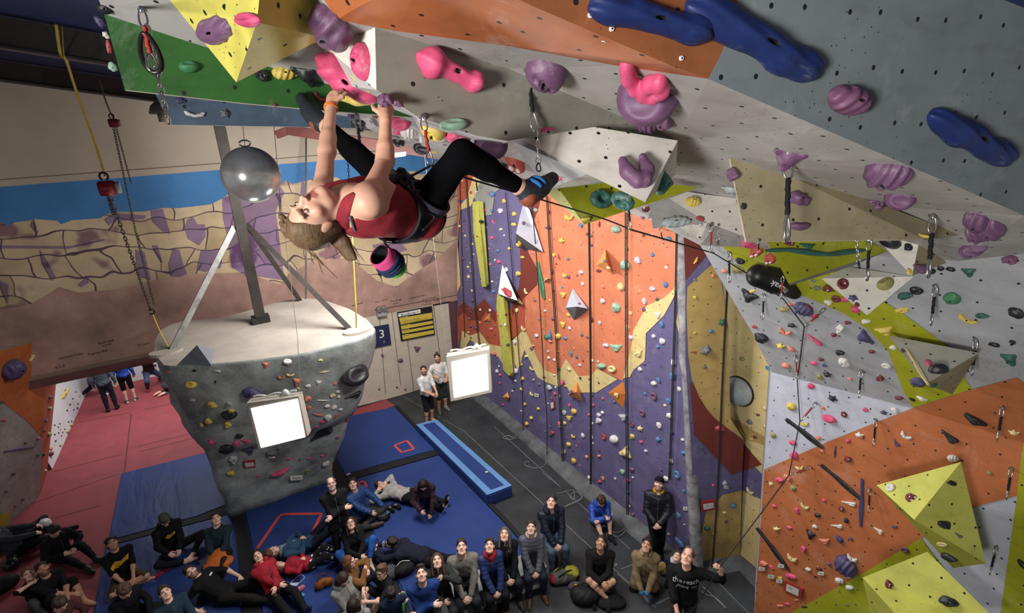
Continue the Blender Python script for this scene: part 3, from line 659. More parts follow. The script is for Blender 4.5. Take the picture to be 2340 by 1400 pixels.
lwv([(1079, 461, .3), (1093, 459, .8), (1104, 461, .3), (1117, 650, .3), (1110, 655, .8), (1101, 655, .3), (1082, 530, .3)], [(0, 1, 4, 5, 6), (1, 2, 3, 4)], [PLIME, mat('light_lime_volume')], 'upper tall narrow lime strip volume on the purple wall', .6)
lwv([(1136, 672, .3), (1150, 678, .8), (1160, 690, .3), (1173, 850, .3), (1163, 859, .8), (1150, 845, .3), (1134, 700, .3)], [(0, 1, 4, 5, 6), (1, 2, 3, 4)], [mat('light_lime_volume'), PLIME], 'lower tall narrow lime strip volume below the white pyramid', .6)
lwv([(1384, 568, 0), (1362, 606, 0), (1401, 628, 0), (1384, 596, 1)], [(0, 1, 3), (1, 2, 3), (0, 3, 2)], [ORV, ORV, ORV], 'light orange pyramid volume alone on the orange wall', .5)
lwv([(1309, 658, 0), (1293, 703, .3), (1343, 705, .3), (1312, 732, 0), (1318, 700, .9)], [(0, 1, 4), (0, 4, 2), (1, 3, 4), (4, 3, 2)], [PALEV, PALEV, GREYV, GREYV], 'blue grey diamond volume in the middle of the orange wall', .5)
lwv([(1319, 872, 0), (1297, 901, .4), (1332, 918, 0), (1318, 895, .8)], [(0, 1, 3), (1, 2, 3), (0, 3, 2)], [ORV, ORV, ORV], 'orange pyramid volume below the cream zigzag band', .5)
lwv([(1424, 871, 0), (1390, 897, .8), (1424, 932, 0), (1430, 900, 0)], [(0, 1, 3), (1, 2, 3)], [mat('orange_volume_face', 'cf7a35', .6)] * 2, 'orange wedge volume at the point of the orange paint', .5)
lwv([(1160, 895, 0), (1148, 907, .3), (1157, 918, 0), (1164, 908, .3), (1156, 906, .8)], [(0, 1, 4), (1, 2, 4), (2, 3, 4), (3, 0, 4)], [ORV] * 4, 'small orange pyramid volume low on the purple wall', .4)
lwv([(1121, 712, 0), (1104, 734, .2), (1120, 735, .2), (1113, 728, .8)], [(0, 1, 3), (0, 3, 2), (1, 2, 3)], [ORV] * 3, 'tiny light orange pyramid volume on the maroon zigzag', .4)
lwv([(1245, 636, 0), (1257, 634, .3), (1242, 646, 0), (1246, 640, .8)], [(0, 3, 1), (1, 3, 2), (2, 3, 0)], [CREAM] * 3, 'tiny cream wedge volume beside the green flake hold', .3)
# ------------------------------------------------------------------ the free-standing grey boulder
ZT = 4.0
topo = [flr(x, y, ZT) for x, y in [(375, 836), (352, 806), (353, 780), (368, 752), (410, 733), (500, 728), (580, 706), (640, 688), (690, 680), (740, 685), (800, 706), (840, 730), (862, 756), (820, 775), (690, 808), (560, 824), (470, 832)]]
tc = sum(topo, V()) / len(topo)
NB = 72
def ring_top(k):
    a = 2 * math.pi * k / NB; d = V((math.cos(a), math.sin(a), 0)); best = 0
    for i in range(len(topo)):
        p, q = topo[i] - tc, topo[(i + 1) % len(topo)] - tc; e = q - p
        den = d.x * e.y - d.y * e.x
        if abs(den) < 1e-9: continue
        t = (p.x * e.y - p.y * e.x) / den; s_ = (p.x * d.y - p.y * d.x) / den
        if -1e-6 <= s_ <= 1 + 1e-6 and t > 0: best = max(best, t)
    return best
rt = [ring_top(k) for k in range(NB)]
b0, b1 = flr(512, 1093), flr(756, 1078)
bc = V(((b0.x + b1.x) / 2, min(b0.y, b1.y) + .8, 0)); br_ = (b1.x - b0.x) / 2
ROCK = mat('grey_rock_render', 'a2aaa6', .8, .4, 1.6, bump=.35)
TOPM = mat('pale_boulder_top', 'aaa196', .85, .12, 1.5)
from mathutils import noise as mnoise
bm = bmesh.new(); prof = [(0, 0), (.06, .02), (.14, .08), (.24, .2), (.34, .31), (.43, .40), (.47, .42), (.49, .60), (.53, .66), (.62, .76), (.72, .85), (.82, .92), (.92, .97), (.985, 1.0), (1.0, .995)]
rings = []
for u, w_ in prof:
    row = []
    for k in range(NB):
        a = 2 * math.pi * k / NB; d = V((math.cos(a), math.sin(a), 0))
        r = br_ * (1 - w_) + rt[k] * w_ if w_ < 1 else rt[k]
        # the base is squarer than the top
        if w_ < .5: r = (br_ / max(abs(math.cos(a)), abs(math.sin(a)) * .9, .62)) * (1 - w_) + rt[k] * w_
        c = bc.lerp(tc, w_); p = V((c.x, c.y, ZT * u)) + d * r
        if .03 < u < .97: p += d * (mnoise.noise(p * .9) * .16 + mnoise.noise(p * 2.4) * .07)
        row.append(bm.verts.new(p))
    rings.append(row)
for a, b in zip(rings, rings[1:]):
    for k in range(NB):
        f = bm.faces.new((a[k], a[(k + 1) % NB], b[(k + 1) % NB], b[k])); f.smooth = True
ft = bm.faces.new(rings[-1]); ft.material_index = 1
bm.faces.new(rings[0][::-1])
bmesh.ops.recalc_face_normals(bm, faces=bm.faces)
for f in bm.faces:
    if len(f.verts) == 4: SURF.append(([v.co.copy() for v in f.verts], 'grey_rock_render'))
bld = S(me_obj('pillar', bm, [ROCK, TOPM]), 'free-standing grey boulder pillar with a flat pale top', 'climbing pillar')
def zt_at(x, y, z=ZT): return flr(x, y, z)
bm = bmesh.new()
for x, y in ((380, 806), (815, 758)):
    p = zt_at(x, y); mt = Matrix.Translation(p + V((0, 0, .02))) @ Matrix.Diagonal((.28, .2, .05, 1)); bmesh.ops.create_cone(bm, cap_ends=True, segments=24, radius1=1, radius2=.95, depth=1, matrix=mt)
me_obj('anchor_pad', bm, TOPM, bld)
# steel frame standing on the boulder
def post(name, a, b, w, h, m, label, group='steel frame on the pillar'):
    bm = bmesh.new(); beam(bm, a, b, w, h, V((0, 1, 0)), 0)
    return tag(me_obj(name, bm, m), label, 'steel post', group)
mp = zt_at(597, 735)
mt_ = C(487, 262, proj(V((mp.x, mp.y, 8.2)))[2])
mt_ = V((mp.x + .02, mp.y, 8.35)); q = proj(mt_)
mn = post('steel_post', mp, mt_, .19, .19, STEEL, 'thick dark steel post rising from the pillar to the roof')
bm = bmesh.new(); box(bm, mp + V((0, 0, .07)), .34, .3, .12); me_obj('base_plate', bm, mat('dark_plate', '3c3a38', .5, metal=.5), mn)
hub = mp.lerp(mt_, .47)
for x, y, m, lab in ((392, 801, GALV, 'galvanised diagonal strut footed by the yellow slings of the pillar'), (685, 686, STEEL, 'dark diagonal strut reaching the far rim of the pillar'), (800, 752, STEEL, 'dark diagonal strut ending at the pad under the yellow strap')):
    post('diagonal_strut', zt_at(x, y), hub + V(((.12 if x > 600 else -.12), 0, 0)), .1, .1, m, lab)
# small prism volumes on the boulder
def bvol(pts, faces, m, label): volume('climbing_volume', pts, faces, m, label)
PALEB = mat('pale_rock_volume', '97a6aa', .8, .15, 3.); PALEW = mat('pale_blue_grey_volume')
z4 = lambda x, y, z=ZT: flr(x, y, z)
d0 = proj(z4(430, 832))[2]
bvol([C(405, 833, d0), C(483, 834, d0 - .05), C(450, 788, d0 - .45), C(491, 798, d0 - .1), C(470, 850, d0 + .3)], [(0, 1, 2), (1, 3, 2), (0, 2, 3), (0, 4, 1), (1, 4, 3), (0, 3, 4)], [PALEB, PALEW, PALEW, PALEB, PALEB, PALEB], 'pale pyramid volume on the rim of the grey pillar')
d1 = proj(flr(735, 1072))[2]
bvol([C(690, 1005, d1 - .55), C(706, 1022, d1 - .75), C(763, 1052, d1 - .35), C(752, 1073, d1 - .4), C(700, 1012, d1 - .2), C(745, 1040, d1)], [(0, 1, 3), (1, 2, 3), (0, 3, 5, 4), (3, 2, 5), (0, 4, 2, 1), (4, 5, 2)], [PALEB, PALEW, PALEB, PALEB, PALEB, PALEB], 'long pale wedge volume low on the grey pillar')
# ------------------------------------------------------------------ climbing holds
_poly = []; _vs = []; _nm = []
for p, n in SURF:
    i = len(_vs); _vs += p
    for k in range(1, len(p) - 1):
        pass
    _poly.append(list(range(i, i + len(p)))); _nm.append(n)
from mathutils.geometry import tessellate_polygon
_tri = []; _tn = []
for pl, n in zip(_poly, _nm):
    for t in tessellate_polygon([[_vs[i] for i in pl]]): _tri.append(tuple(pl[i] for i in t)); _tn.append(n)
BVH = BVHTree.FromPolygons(_vs, _tri)
def hit(px, py):
    d = ray(px, py).normalized(); r = BVH.ray_cast(CAM, d)
    if r[0] is None: return None
    n = r[1]
    if n.dot(d) > 0: n = -n
    return r[0], n, _tn[r[2]]
def arche(kind, seed, lo=False):
    R_ = random.Random(seed * 77 + len(kind)); I = np.eye(3)
    N1_, N2_ = (18, 12) if lo else (44, 28) if kind in ('brain', 'shell', 'crater', 'slug') else (34, 22)
    ax = [np.linspace(-.62, .62, N1_), np.linspace(-.62, .62, N1_), np.linspace(-.06, .66, N2_)]
    s = SDF(ax, .1); u = R_.uniform
    hole = True
    if kind in ('blob', 'brain', 'shell', 'spot', 'crater'):
        if kind == 'blob':
            s.ell((0, 0, .03), I, (u(.34, .44), u(.32, .42), u(.3, .42)))
            for q in range(6):
                a = q * 1.05 + u(-.4, .4); e_ = u(.16, .33); s.ell((e_ * math.cos(a), e_ * math.sin(a), u(.0, .2)), I, (u(.11, .24), u(.11, .24), u(.1, .26)), k=.07)
            for q in range(2):
                a = u(0, 6.28); s.ell((.75 * math.cos(a), .75 * math.sin(a), u(.3, .6)), I, (.42, .42, .42), k=.05, cut=True)
        else:
            s.ell((0, 0, .04), I, (.5, .47, .46))
            for _ in range(5):
                a = u(0, 6.28); s.ell((.3 * math.cos(a), .3 * math.sin(a), u(.02, .2)), I, (u(.14, .22),) * 3)
        if kind == 'crater':
            for _ in range(7): s.ell((u(-.35, .35), u(-.35, .35), u(.35, .5)), I, (u(.06, .11),) * 3, k=.05, cut=True)
    elif kind == 'jug':
        s.ell((0, -.05, .02), I, (.5, .44, .5)); s.ell((u(-.05, .05), .34, .42), I, (.4, .28, .24), cut=True); hole = False
    elif kind == 'cres':
        P = [(-.42, .2), (-.28, -.06), (0, -.18), (.28, -.06), (.42, .2)]
        for i in range(4): s.cap((*P[i], .1), (*P[i + 1], .1), .12 if i in (0, 3) else .19, .19 if i == 0 else .12 if i == 3 else .19, k=.06)
    elif kind == 'bar':
        s.cap((-.4, 0, .1), (0, u(-.06, .06), .2), .15, .22); s.cap((0, 0, .2), (.38, 0, .08), .22, .13)
        for _ in range(3): s.cap((u(-.4, .3), -.3, .25), (u(-.4, .3), .3, .35), .03, k=.05, cut=True)
    elif kind == 'club':
        s.cap((-.46, 0, .1), (.3, 0, .14), .08, .2)
    elif kind == 'edge':
        s.cap((-.42, .26, .04), (.42, .2, .04), .1); s.cap((-.42, .26, .04), (0, -.36, .12), .1, .16, k=.16); s.cap((.42, .2, .04), (0, -.36, .12), .1, .16, k=.16); s.ell((0, .02, .1), I, (.3, .26, .26), k=.14)
    elif kind == 'ring':
        for i in range(10):
            a, b = i * .6283, (i + 1) * .6283; s.cap((.33 * math.cos(a), .33 * math.sin(a), .14), (.33 * math.cos(b), .33 * math.sin(b), .14), .15, k=.03)
        s.ell((0, 0, .0), I, (.36, .36, .08)); hole = False
    elif kind == 'bone':
        s.cap((-.33, .05, .12), (.32, -.06, .1), .26, .2, k=.1); s.ell((-.34, .0, .1), I, (.17, .4, .36)); s.ell((.36, -.04, .1), I, (.14, .3, .3)); s.ell((-.02, .34, .3), I, (.2, .16, .3), cut=True)
    elif kind == 'horn':
        P = [(-.36, .34), (-.34, 0), (-.12, -.3), (.14, -.3), (.36, 0), (.36, .42)]
        for i in range(5): s.cap((*P[i], .14), (*P[i + 1], .14), .14 if i == 0 else .22, .12 if i == 4 else .22, k=.08)
    elif kind == 'star':
        for i in range(5):
            a = i * 1.2566 + u(-.2, .2); s.cap((0, 0, .16), (.42 * math.cos(a), .42 * math.sin(a), .06), .24, .07, k=.08)
    elif kind == 'tufa':
        for j, o in enumerate((-.16, .0, .15)):
            for i in range(6):
                x0, x1 = -.5 + i / 6, -.5 + (i + 1) / 6
                s.cap((x0, o + .1 * math.sin(i * 1.1 + j * 2), .12), (x1, o + .1 * math.sin((i + 1) * 1.1 + j * 2), .12), .17, k=.05)
        hole = False
    elif kind == 'wave':
        for i in range(12):
            f = lambda t: .3 * math.sin(t * 6.6 + .6)
            s.cap((-.5 + i / 12, f(i / 12), .1), (-.5 + (i + 1) / 12, f((i + 1) / 12), .1), .17, k=.05)
        hole = False
    elif kind == 'wedge':
        s.cap((-.44, .12, .03), (.4, .1, .06), .06, .16, k=.1); s.cap((-.44, .12, .03), (.3, -.24, .06), .06, .16, k=.1); s.cap((.3, -.24, .06), (.4, .1, .06), .16)
    elif kind == 'snake':
        P = [(-.4, .44), (-.36, .1), (-.2, -.2), (.02, -.28), (.12, -.02), (.34, .1), (.44, -.14), (.24, -.36), (0, -.4)]
        for i in range(8): s.cap((*P[i], .2), (*P[i + 1], .24), .17, k=.07)
        hole = False
    elif kind == 'slug':     # long lumpy blue hold
        for i in range(5): s.ell((-.38 + .19 * i, u(-.08, .08), .06), I, (u(.17, .23), u(.3, .42), u(.36, .46)), k=.12)
    elif kind == 'dome':
        s.ell((0, 0, 0.), I, (.5, .5, .46)); hole = False
    if hole: s.cap((0, -.02, .2), (0, -.02, .66), .045, k=.02, cut=True)
    z = ax[2]; s.D = np.maximum(s.D, -z[None, None, :]).astype(np.float32)
    vs, fs, _ = s.mesh(); vs = taubin(vs, fs, 2)
    if kind in ('brain', 'shell', 'slug', 'blob', 'jug', 'bone', 'edge'):
        x, y, z_ = vs.T; q = vs / np.maximum(np.linalg.norm(vs, axis=1), 1e-6)[:, None]; ph = seed * 2.1
        g = {'brain': .036 * np.sin(17 * x + 2.2 * np.sin(5 * y + ph) + 3 * z_), 'shell': .03 * np.sin(26 * (x - .25 * y)), 'slug': .022 * np.sin(11 * x + 3 * np.sin(4 * y)) * np.sin(9 * y + 2 * x)}.get(kind, .014 * np.sin(9 * x + ph + 3 * np.sin(6 * y)) * np.sin(8 * y + 5 * z_ + ph))
        vs = vs + q * (g * np.clip(z_ * 6, 0, 1))[:, None]
    # inside of the bolt hole is dark
    c = vs[fs].mean(1); dk = (np.hypot(c[:, 0], c[:, 1] + .02) < .055) & hole & (c[:, 2] > .1)
    return vs, fs, dk.astype(int)
_A = {}
HOLE = mat('bolt_hole', '202022', .5, 0)
def arch_mesh(kind, lo=False):
    sd = rnd.randrange(7) if kind == 'blob' else rnd.randrange(3) if kind in ('blob', 'edge', 'bar', 'brain', 'star', 'slug') else 0
    key = (kind, sd, lo)
    if key not in _A:
        vs, fs, fm = arche(kind, sd, lo)
        o = raw_obj('climbing_hold', vs, fs, [HOLE, HOLE], fmat=fm); _A[key] = o.data; bpy.data.objects.remove(o)
    return _A[key]
HC = dict(p=('pink', 'cf4f76'), r=('red', 'a5444a'), m=('maroon', '6e2f36'), w=('white', 'd6d2cc'), y=('yellow', 'ccb456'), k=('black', '26272b'), g=('green', '3f7a52'), t=('dark teal', '335c53'),
          b=('blue', '5079a4'), v=('indigo', '4b4569'), l=('mauve', '6b4a67'), o=('coral', 'cf8068'), c=('cream', 'd4c48c'), n=('grey', '6d7073'), i=('mint', '8fb09a'), q=('lilac white', 'c8bdca'),
          u=('olive', '8f8a54'), a=('navy', '1d2c5e'), d=('deep mauve', '6d4560'), s=('spotted coral', 'b0483c'), e=('spotted maroon', '6a2c30'), f=('pale grey', 'a5acad'))
def hmat(c):
    n, h = HC[c]
    if c in 'se': return mat('hold_' + n.replace(' ', '_'), h, .55, .1, 8., coord='Object', spots=(2.6, .22))
    return mat('hold_' + n.replace(' ', '_'), h, .5 if c != 'k' else .35, .12, 6., chalk=.25 if c in 'klvad' else .5, coord='Object', bump=.12)
SHAPE = dict(blob='rounded', brain='grooved', shell='ribbed shell', crater='pitted', jug='scooped', cres='crescent', bar='long bar', club='club-shaped', edge='angular', ring='ring-shaped', bone='bone-shaped', horn='horned', star='star-shaped', tufa='stringy strip', wave='long wavy', wedge='wedge', snake='curled', slug='lumpy', dome='dome', spot='rounded')
SN = dict(orange_wall_paint='orange paint', purple_wall_paint='purple wall', cream_wall_paint='cream paint', shaded_cream_wall_paint='shaded corner', maroon_wall_paint='maroon paint', grey_wall_paint='grey overhang', lit_grey_wall_paint='lit grey panel', burnt_orange_wall_paint='burnt orange wall',
          lime_wall_paint='lime paint', pale_lime_paint='lime volume', yellow_volume_paint='yellow volume', slate_grey_roof_paint='slate grey roof', silver_grey_roof_paint='silver roof underside', olive_grey_roof_paint='olive grey roof face', orange_roof_paint='orange roof edge', shaded_orange_roof_paint='orange roof edge',
          white_volume_paint='white volume', tan_volume_paint='tan volume', green_panel_paint='green panel', slate_blue_panel_paint='slate blue panel', cream_board_wall='cream board wall', grey_rock_render='grey pillar', white_hall_wall='white hall wall', pale_soffit_paint='pale roof underside',
          rust_orange_paint='rust paint', stone_grey_paint='dim grey wall', deep_orange_paint='dim orange wall', brick_orange_paint='brick orange wall end', light_lime_volume='lime volume', shaded_lime_volume='lime volume', lit_lime_paint='lime wedge volume', light_orange_volume='orange volume', orange_volume_face='orange wedge volume',
          pale_blue_grey_volume='pale volume', shaded_grey_volume='shaded volume face', stone_volume_paint='stone grey volume', grey_volume_paint='grey volume', grey_lead_paint='grey patch', pale_rock_volume='pale volume', mustard_paint='mustard patch')
LM = [('upper lime strip volume', 1098, 560), ('white pyramid volume', 1160, 650), ('scribbled pale volume', 1208, 525), ('orange pyramid volume', 1384, 600), ('diamond volume', 1318, 700), ('green flake hold', 1238, 640), ('lower lime strip volume', 1160, 780), ('orange zigzag volume', 1318, 897), ('orange wedge volume', 1412, 900),
      ('standing man in the cap', 1508, 1150), ('man in navy puffer', 1260, 1160), ('boy in the blue jacket', 1370, 1165), ('small red framed notice', 1264, 925), ('grey arete', 1570, 760), ('lower grey arete', 1582, 1060), ('grey dome', 1690, 892), ('red framed notice of the corner', 1616, 1152), ('lit lamp panel of the far wall', 1075, 855), ('tiny orange volume', 1156, 906),
      ('black padded bag', 1765, 645), ('lime triangular volume', 1860, 590), ('white triangular volume', 1980, 660), ('stone pyramid volume', 2130, 820), ('upper lime pyramid', 2130, 1180), ('lower lime slab', 2120, 1340), ('red framed notice of the orange wall', 1815, 1345), ('tan volume', 1860, 460), ('grey pyramid volume', 2095, 585), ('white slab volume', 1380, 360), ('lime wedge volume', 1390, 460), ('folded grey volume', 1590, 480), ('rope bend', 1836, 745), ('lower rope bend', 1805, 1085), ('middle rope bend', 1828, 960),
      ('yellow pyramid volume', 560, 90), ('hands of the climber', 815, 215), ('raised knee of the climber', 1055, 340), ('climbing shoe on the white volume', 1230, 420), ('top corner seam', 2060, 140), ('pillar lamp panel', 632, 965), ('pillar name card', 678, 1091), ('pyramid on the pillar rim', 450, 815), ('pillar wedge volume', 730, 1040), ('large black pillar jug', 808, 852), ('bouldering notice', 950, 738), ('man with the topknot', 1000, 830), ('end of the hall opening', 130, 870), ('purple dim boulder hold', 25, 845), ('red floor', 60, 1180), ('blue hall person', 297, 870)]
ORD = ['', 'second', 'third', 'fourth', 'fifth', 'sixth', 'seventh', 'eighth', 'ninth', 'tenth', 'eleventh', 'twelfth']
HOLDS = []
def hold(px, py, w, h, ang=0, col='w', kind='blob', zf=1., lab=None, dep=None):
    for q in HOLDS:
        if abs(q[1] - px) + abs(q[2] - py) < 6 and q[3] < max(w, h) * 2: return
    r = hit(px, py) if not dep else (C(px, py, dep), (CAM - C(px, py, dep) + DOWN * .5 - RIGHT * .4).normalized(), 'pale_soffit_paint')
    if r is None: print('HOLD MISS', px, py, col); return
    p, n, sn = r; d = (p - CAM).dot(FWD)
    n0 = n; vw = (CAM - p).normalized(); cv = n.dot(vw)
    if cv < .45 and max(w, h) > 22: 
        t_ = (vw - n * cv).normalized(); g_ = math.acos(.5); n = (vw * math.cos(g_) + (n - vw * cv).normalized() * math.sin(g_)).normalized()
    a = math.radians(ang)
    def tang(ex, ey):
        v = on((p, n), px + ex * 3, py + ey * 3) - p
        return v.normalized() if 1e-5 < v.length < .5 else None
    tx = tang(math.cos(a), math.sin(a))
    if tx is None: tx = tang(-math.sin(a), math.cos(a)) or n.orthogonal().normalized()
    ty = n.cross(tx)
    def scr(v):
        x0, y0, _ = proj(p); x1, y1, _ = proj(p + v * .01); return math.hypot(x1 - x0, y1 - y0) / .01
    sx = w / max(scr(tx), .5 * F / d); sy = h / max(scr(ty), .5 * F / d); sz = min(sx, sy) * 1.0 * zf if max(sx, sy) > 2.2 * min(sx, sy) else (sx + sy) * .5 * zf
    me = arch_mesh(kind, w * h < 420); o = bpy.data.objects.new('climbing_hold', me); COL.objects.link(o)
    o.matrix_world = Matrix.Translation(p - n * .002) @ Matrix((tx, ty, n)).transposed().to_4x4() @ Matrix.Diagonal((sx, sy, sz, 1))
    o.material_slots[0].link = 'OBJECT'; o.material_slots[0].material = hmat(col)
    o['category'] = 'climbing hold'
    HOLDS.append([o, px, py, max(w, h), col, kind, sn, lab, w * h])
    if w * h > 5200 and kind not in ('dome', 'wave', 'tufa', 'ring', 'snake', 'jug'):
        bm = bmesh.new(); bmesh.ops.create_cone(bm, cap_ends=True, segments=16, radius1=.045, radius2=.045, depth=.03, matrix=Matrix.Translation((0, -.02, .22)))
        b = me_obj('bolt', bm, mat('bolt_steel', '8a8a8a', .35, 0, metal=.8)); b.parent = o; b['label'] = 'steel bolt'
    return o
def name_holds():
    used = {}
    global HOLDS
    area_ = lambda q: q[8]
    HOLDS.sort(key=area_, reverse=True)
    keep, rest = HOLDS[:300], HOLDS[300:]
    # past the 300 largest, the little ones join one mass
    ms = []; VS, FS, FM = [], [], []; nv = 0
    for q in rest:
        o = q[0]; me = o.data; m = o.material_slots[0].material
        for x in (m, HOLE):
            if x not in ms: ms.append(x)
        co = np.empty(len(me.vertices) * 3, np.float32); me.vertices.foreach_get('co', co); co = co.reshape(-1, 3)
        M = np.array(o.matrix_world); VS.append(co @ M[:3, :3].T + M[:3, 3])
        fi = np.empty(len(me.polygons) * 4, np.int32); me.loops.foreach_get('vertex_index', fi); FS.append(fi.reshape(-1, 4) + nv); nv += len(co)
        mi = np.empty(len(me.polygons), np.int32); me.polygons.foreach_get('material_index', mi); FM.append(np.where(mi == 0, ms.index(m), ms.index(HOLE)))
        for ch in list(o.children): bpy.data.objects.remove(ch)
        bpy.data.objects.remove(o)
    if rest:
        mo = raw_obj('small_climbing_hold', np.concatenate(VS), np.concatenate(FS), ms, fmat=np.concatenate(FM))
        tag(mo, 'hundreds of tiny coloured climbing holds scattered over the painted walls', 'climbing holds', kind='stuff')
    HOLDS = keep
    for o, px, py, s, c, k, sn, lab, _a in HOLDS:
        if lab: o['label'] = lab; o['group'] = 'big climbing holds'; used[lab] = 1; continue
        size = 'tiny ' if s < 8 else 'small ' if s < 15 else '' if s < 34 else 'big ' if s < 75 else 'huge '
        where = SN.get(sn, 'wall')
        L = sorted(LM, key=lambda l: math.hypot(l[1] - px, l[2] - py))
        for li in L[:5]:
            dx, dy = px - li[1], py - li[2]
            rel = 'near' if math.hypot(dx, dy) < 22 else 'above' if dy < -abs(dx) else 'below' if dy > abs(dx) else 'beside'
            t = f"{size}{HC[c][0]} {SHAPE[k]} hold on {where} {rel} the {li[0]}"
            if len(t.split()) <= 16 and t not in used: break
        else:
            li = L[0]; b = f"{size}{HC[c][0]} {SHAPE[k]} hold on {where}"
            for e in ORD[1:]:
                t = f"{b}, {e} from the {li[0]}"
                if t not in used: break
        used[t] = 1; o['label'] = t; o['group'] = 'climbing holds on the ' + where
def batch(ox, oy, s, txt):
    for ln in txt.split(';'):
        q = ln.split()
        if not q: continue
        x, y, w, h = map(float, q[0].split(','))
        ang = 0; kind = 'blob'; col = q[1]
        for e in q[2:]:
            if e.lstrip('-').isdigit(): ang = float(e)
            else: kind = e
        hold(ox + x / s, oy + y / s, w / s, h / s, ang, col, kind)
batch(1120, 380, 3.3333, """20,210,40,50 b;110,262,28,40 y;85,335,45,50 q;188,362,35,40 y;185,440,35,40 y;28,420,40,22 p bar 60;85,478,25,25 w;15,542,28,35 p;60,640,28,30 b;225,585,55,60 y cres -40;255,433,35,35 l;150,625,28,30 y;250,690,28,30 y;68,725,30,40 p;128,785,25,38 w ring;
220,815,40,45 y;137,960,92,70 r 35;275,952,45,30 c cres 60;235,1028,55,36 c bar 55;205,1092,28,40 c;400,235,22,32 b;352,330,30,40 i;458,348,20,35 r;445,468,50,35 l;315,660,18,18 r;490,672,35,35 y;528,690,50,22 r bar 70;597,703,28,32 n;505,742,14,16 m;550,565,50,60 y star;475,803,22,40 l;568,832,32,40 y;600,842,30,30 l;
695,805,38,40 q;665,832,14,16 k;705,893,24,34 w;550,918,16,28 b;560,975,45,45 y edge;865,915,25,40 o;485,945,20,30 l;345,1022,18,22 l;455,1018,18,24 y;420,1098,20,24 w;480,1160,22,28 l;400,1222,34,20 o bar 60;375,1165,14,18 b;257,1235,40,45 c cres 40;558,1200,40,50 y edge;605,1232,24,40 q;600,1130,30,40 y;678,1045,22,22 l;700,1278,24,36 n;742,1300,22,26 l;432,1298,34,48 g;465,1290,80,32 b bar 80;520,1288,50,60 y;575,1305,30,40 b;355,1288,28,40 q;460,1330,35,30 o;
860,1025,40,45 q;965,1070,65,85 i;1000,915,55,75 c;1035,748,60,80 i shell;965,478,60,60 i shell;875,720,24,30 b;905,770,40,30 c 45;830,795,50,30 m;1130,712,45,80 q;1238,672,32,42 b;1345,768,26,32 w;1238,930,50,48 q;1340,898,38,55 b;1180,1022,42,60 q;1275,1012,30,32 t;1172,1088,32,45 l;1072,1115,32,38 c;1280,1128,42,50 w edge;838,1188,30,36 q;775,1165,30,50 m;1050,1225,36,46 c;1312,1200,38,65 b;1248,1292,36,40 q;1315,1328,48,56 w;1280,1372,36,36 b star;1075,1302,40,46 q;960,1375,90,60 i edge;885,1360,45,45 q;
775,600,24,28 l;740,515,20,26 m;700,580,20,20 o;695,447,40,40 b;835,440,50,24 r bar 90;770,527,26,30 n;1162,385,28,36 l;1235,520,20,20 w;1170,525,26,28 m;1365,550,42,50 b;1430,790,22,30 b;1140,950,18,22 y;1045,625,24,36 y;585,385,30,50 y;620,385,60,60 y cres -40;725,400,80,50 y jug -10;1430,1065,20,30 b;
1565,715,60,34 y bar -60;1700,832,45,35 o;1560,862,32,30 n;1558,995,36,28 y;1765,1185,60,65 t star;1680,1255,50,32 b;1560,1268,28,28 y;835,255,170,150 t ring;1020,245,190,120 t ring 15;1540,275,100,80 y shell;1410,425,210,90 f shell -5;1600,400,80,50 r 20;1835,170,120,80 f edge;1850,60,80,130 l;1930,305,50,70 k;1585,450,90,60 w;1185,315,60,60 e;1310,115,130,190 t edge 50;1960,580,100,60 p""")
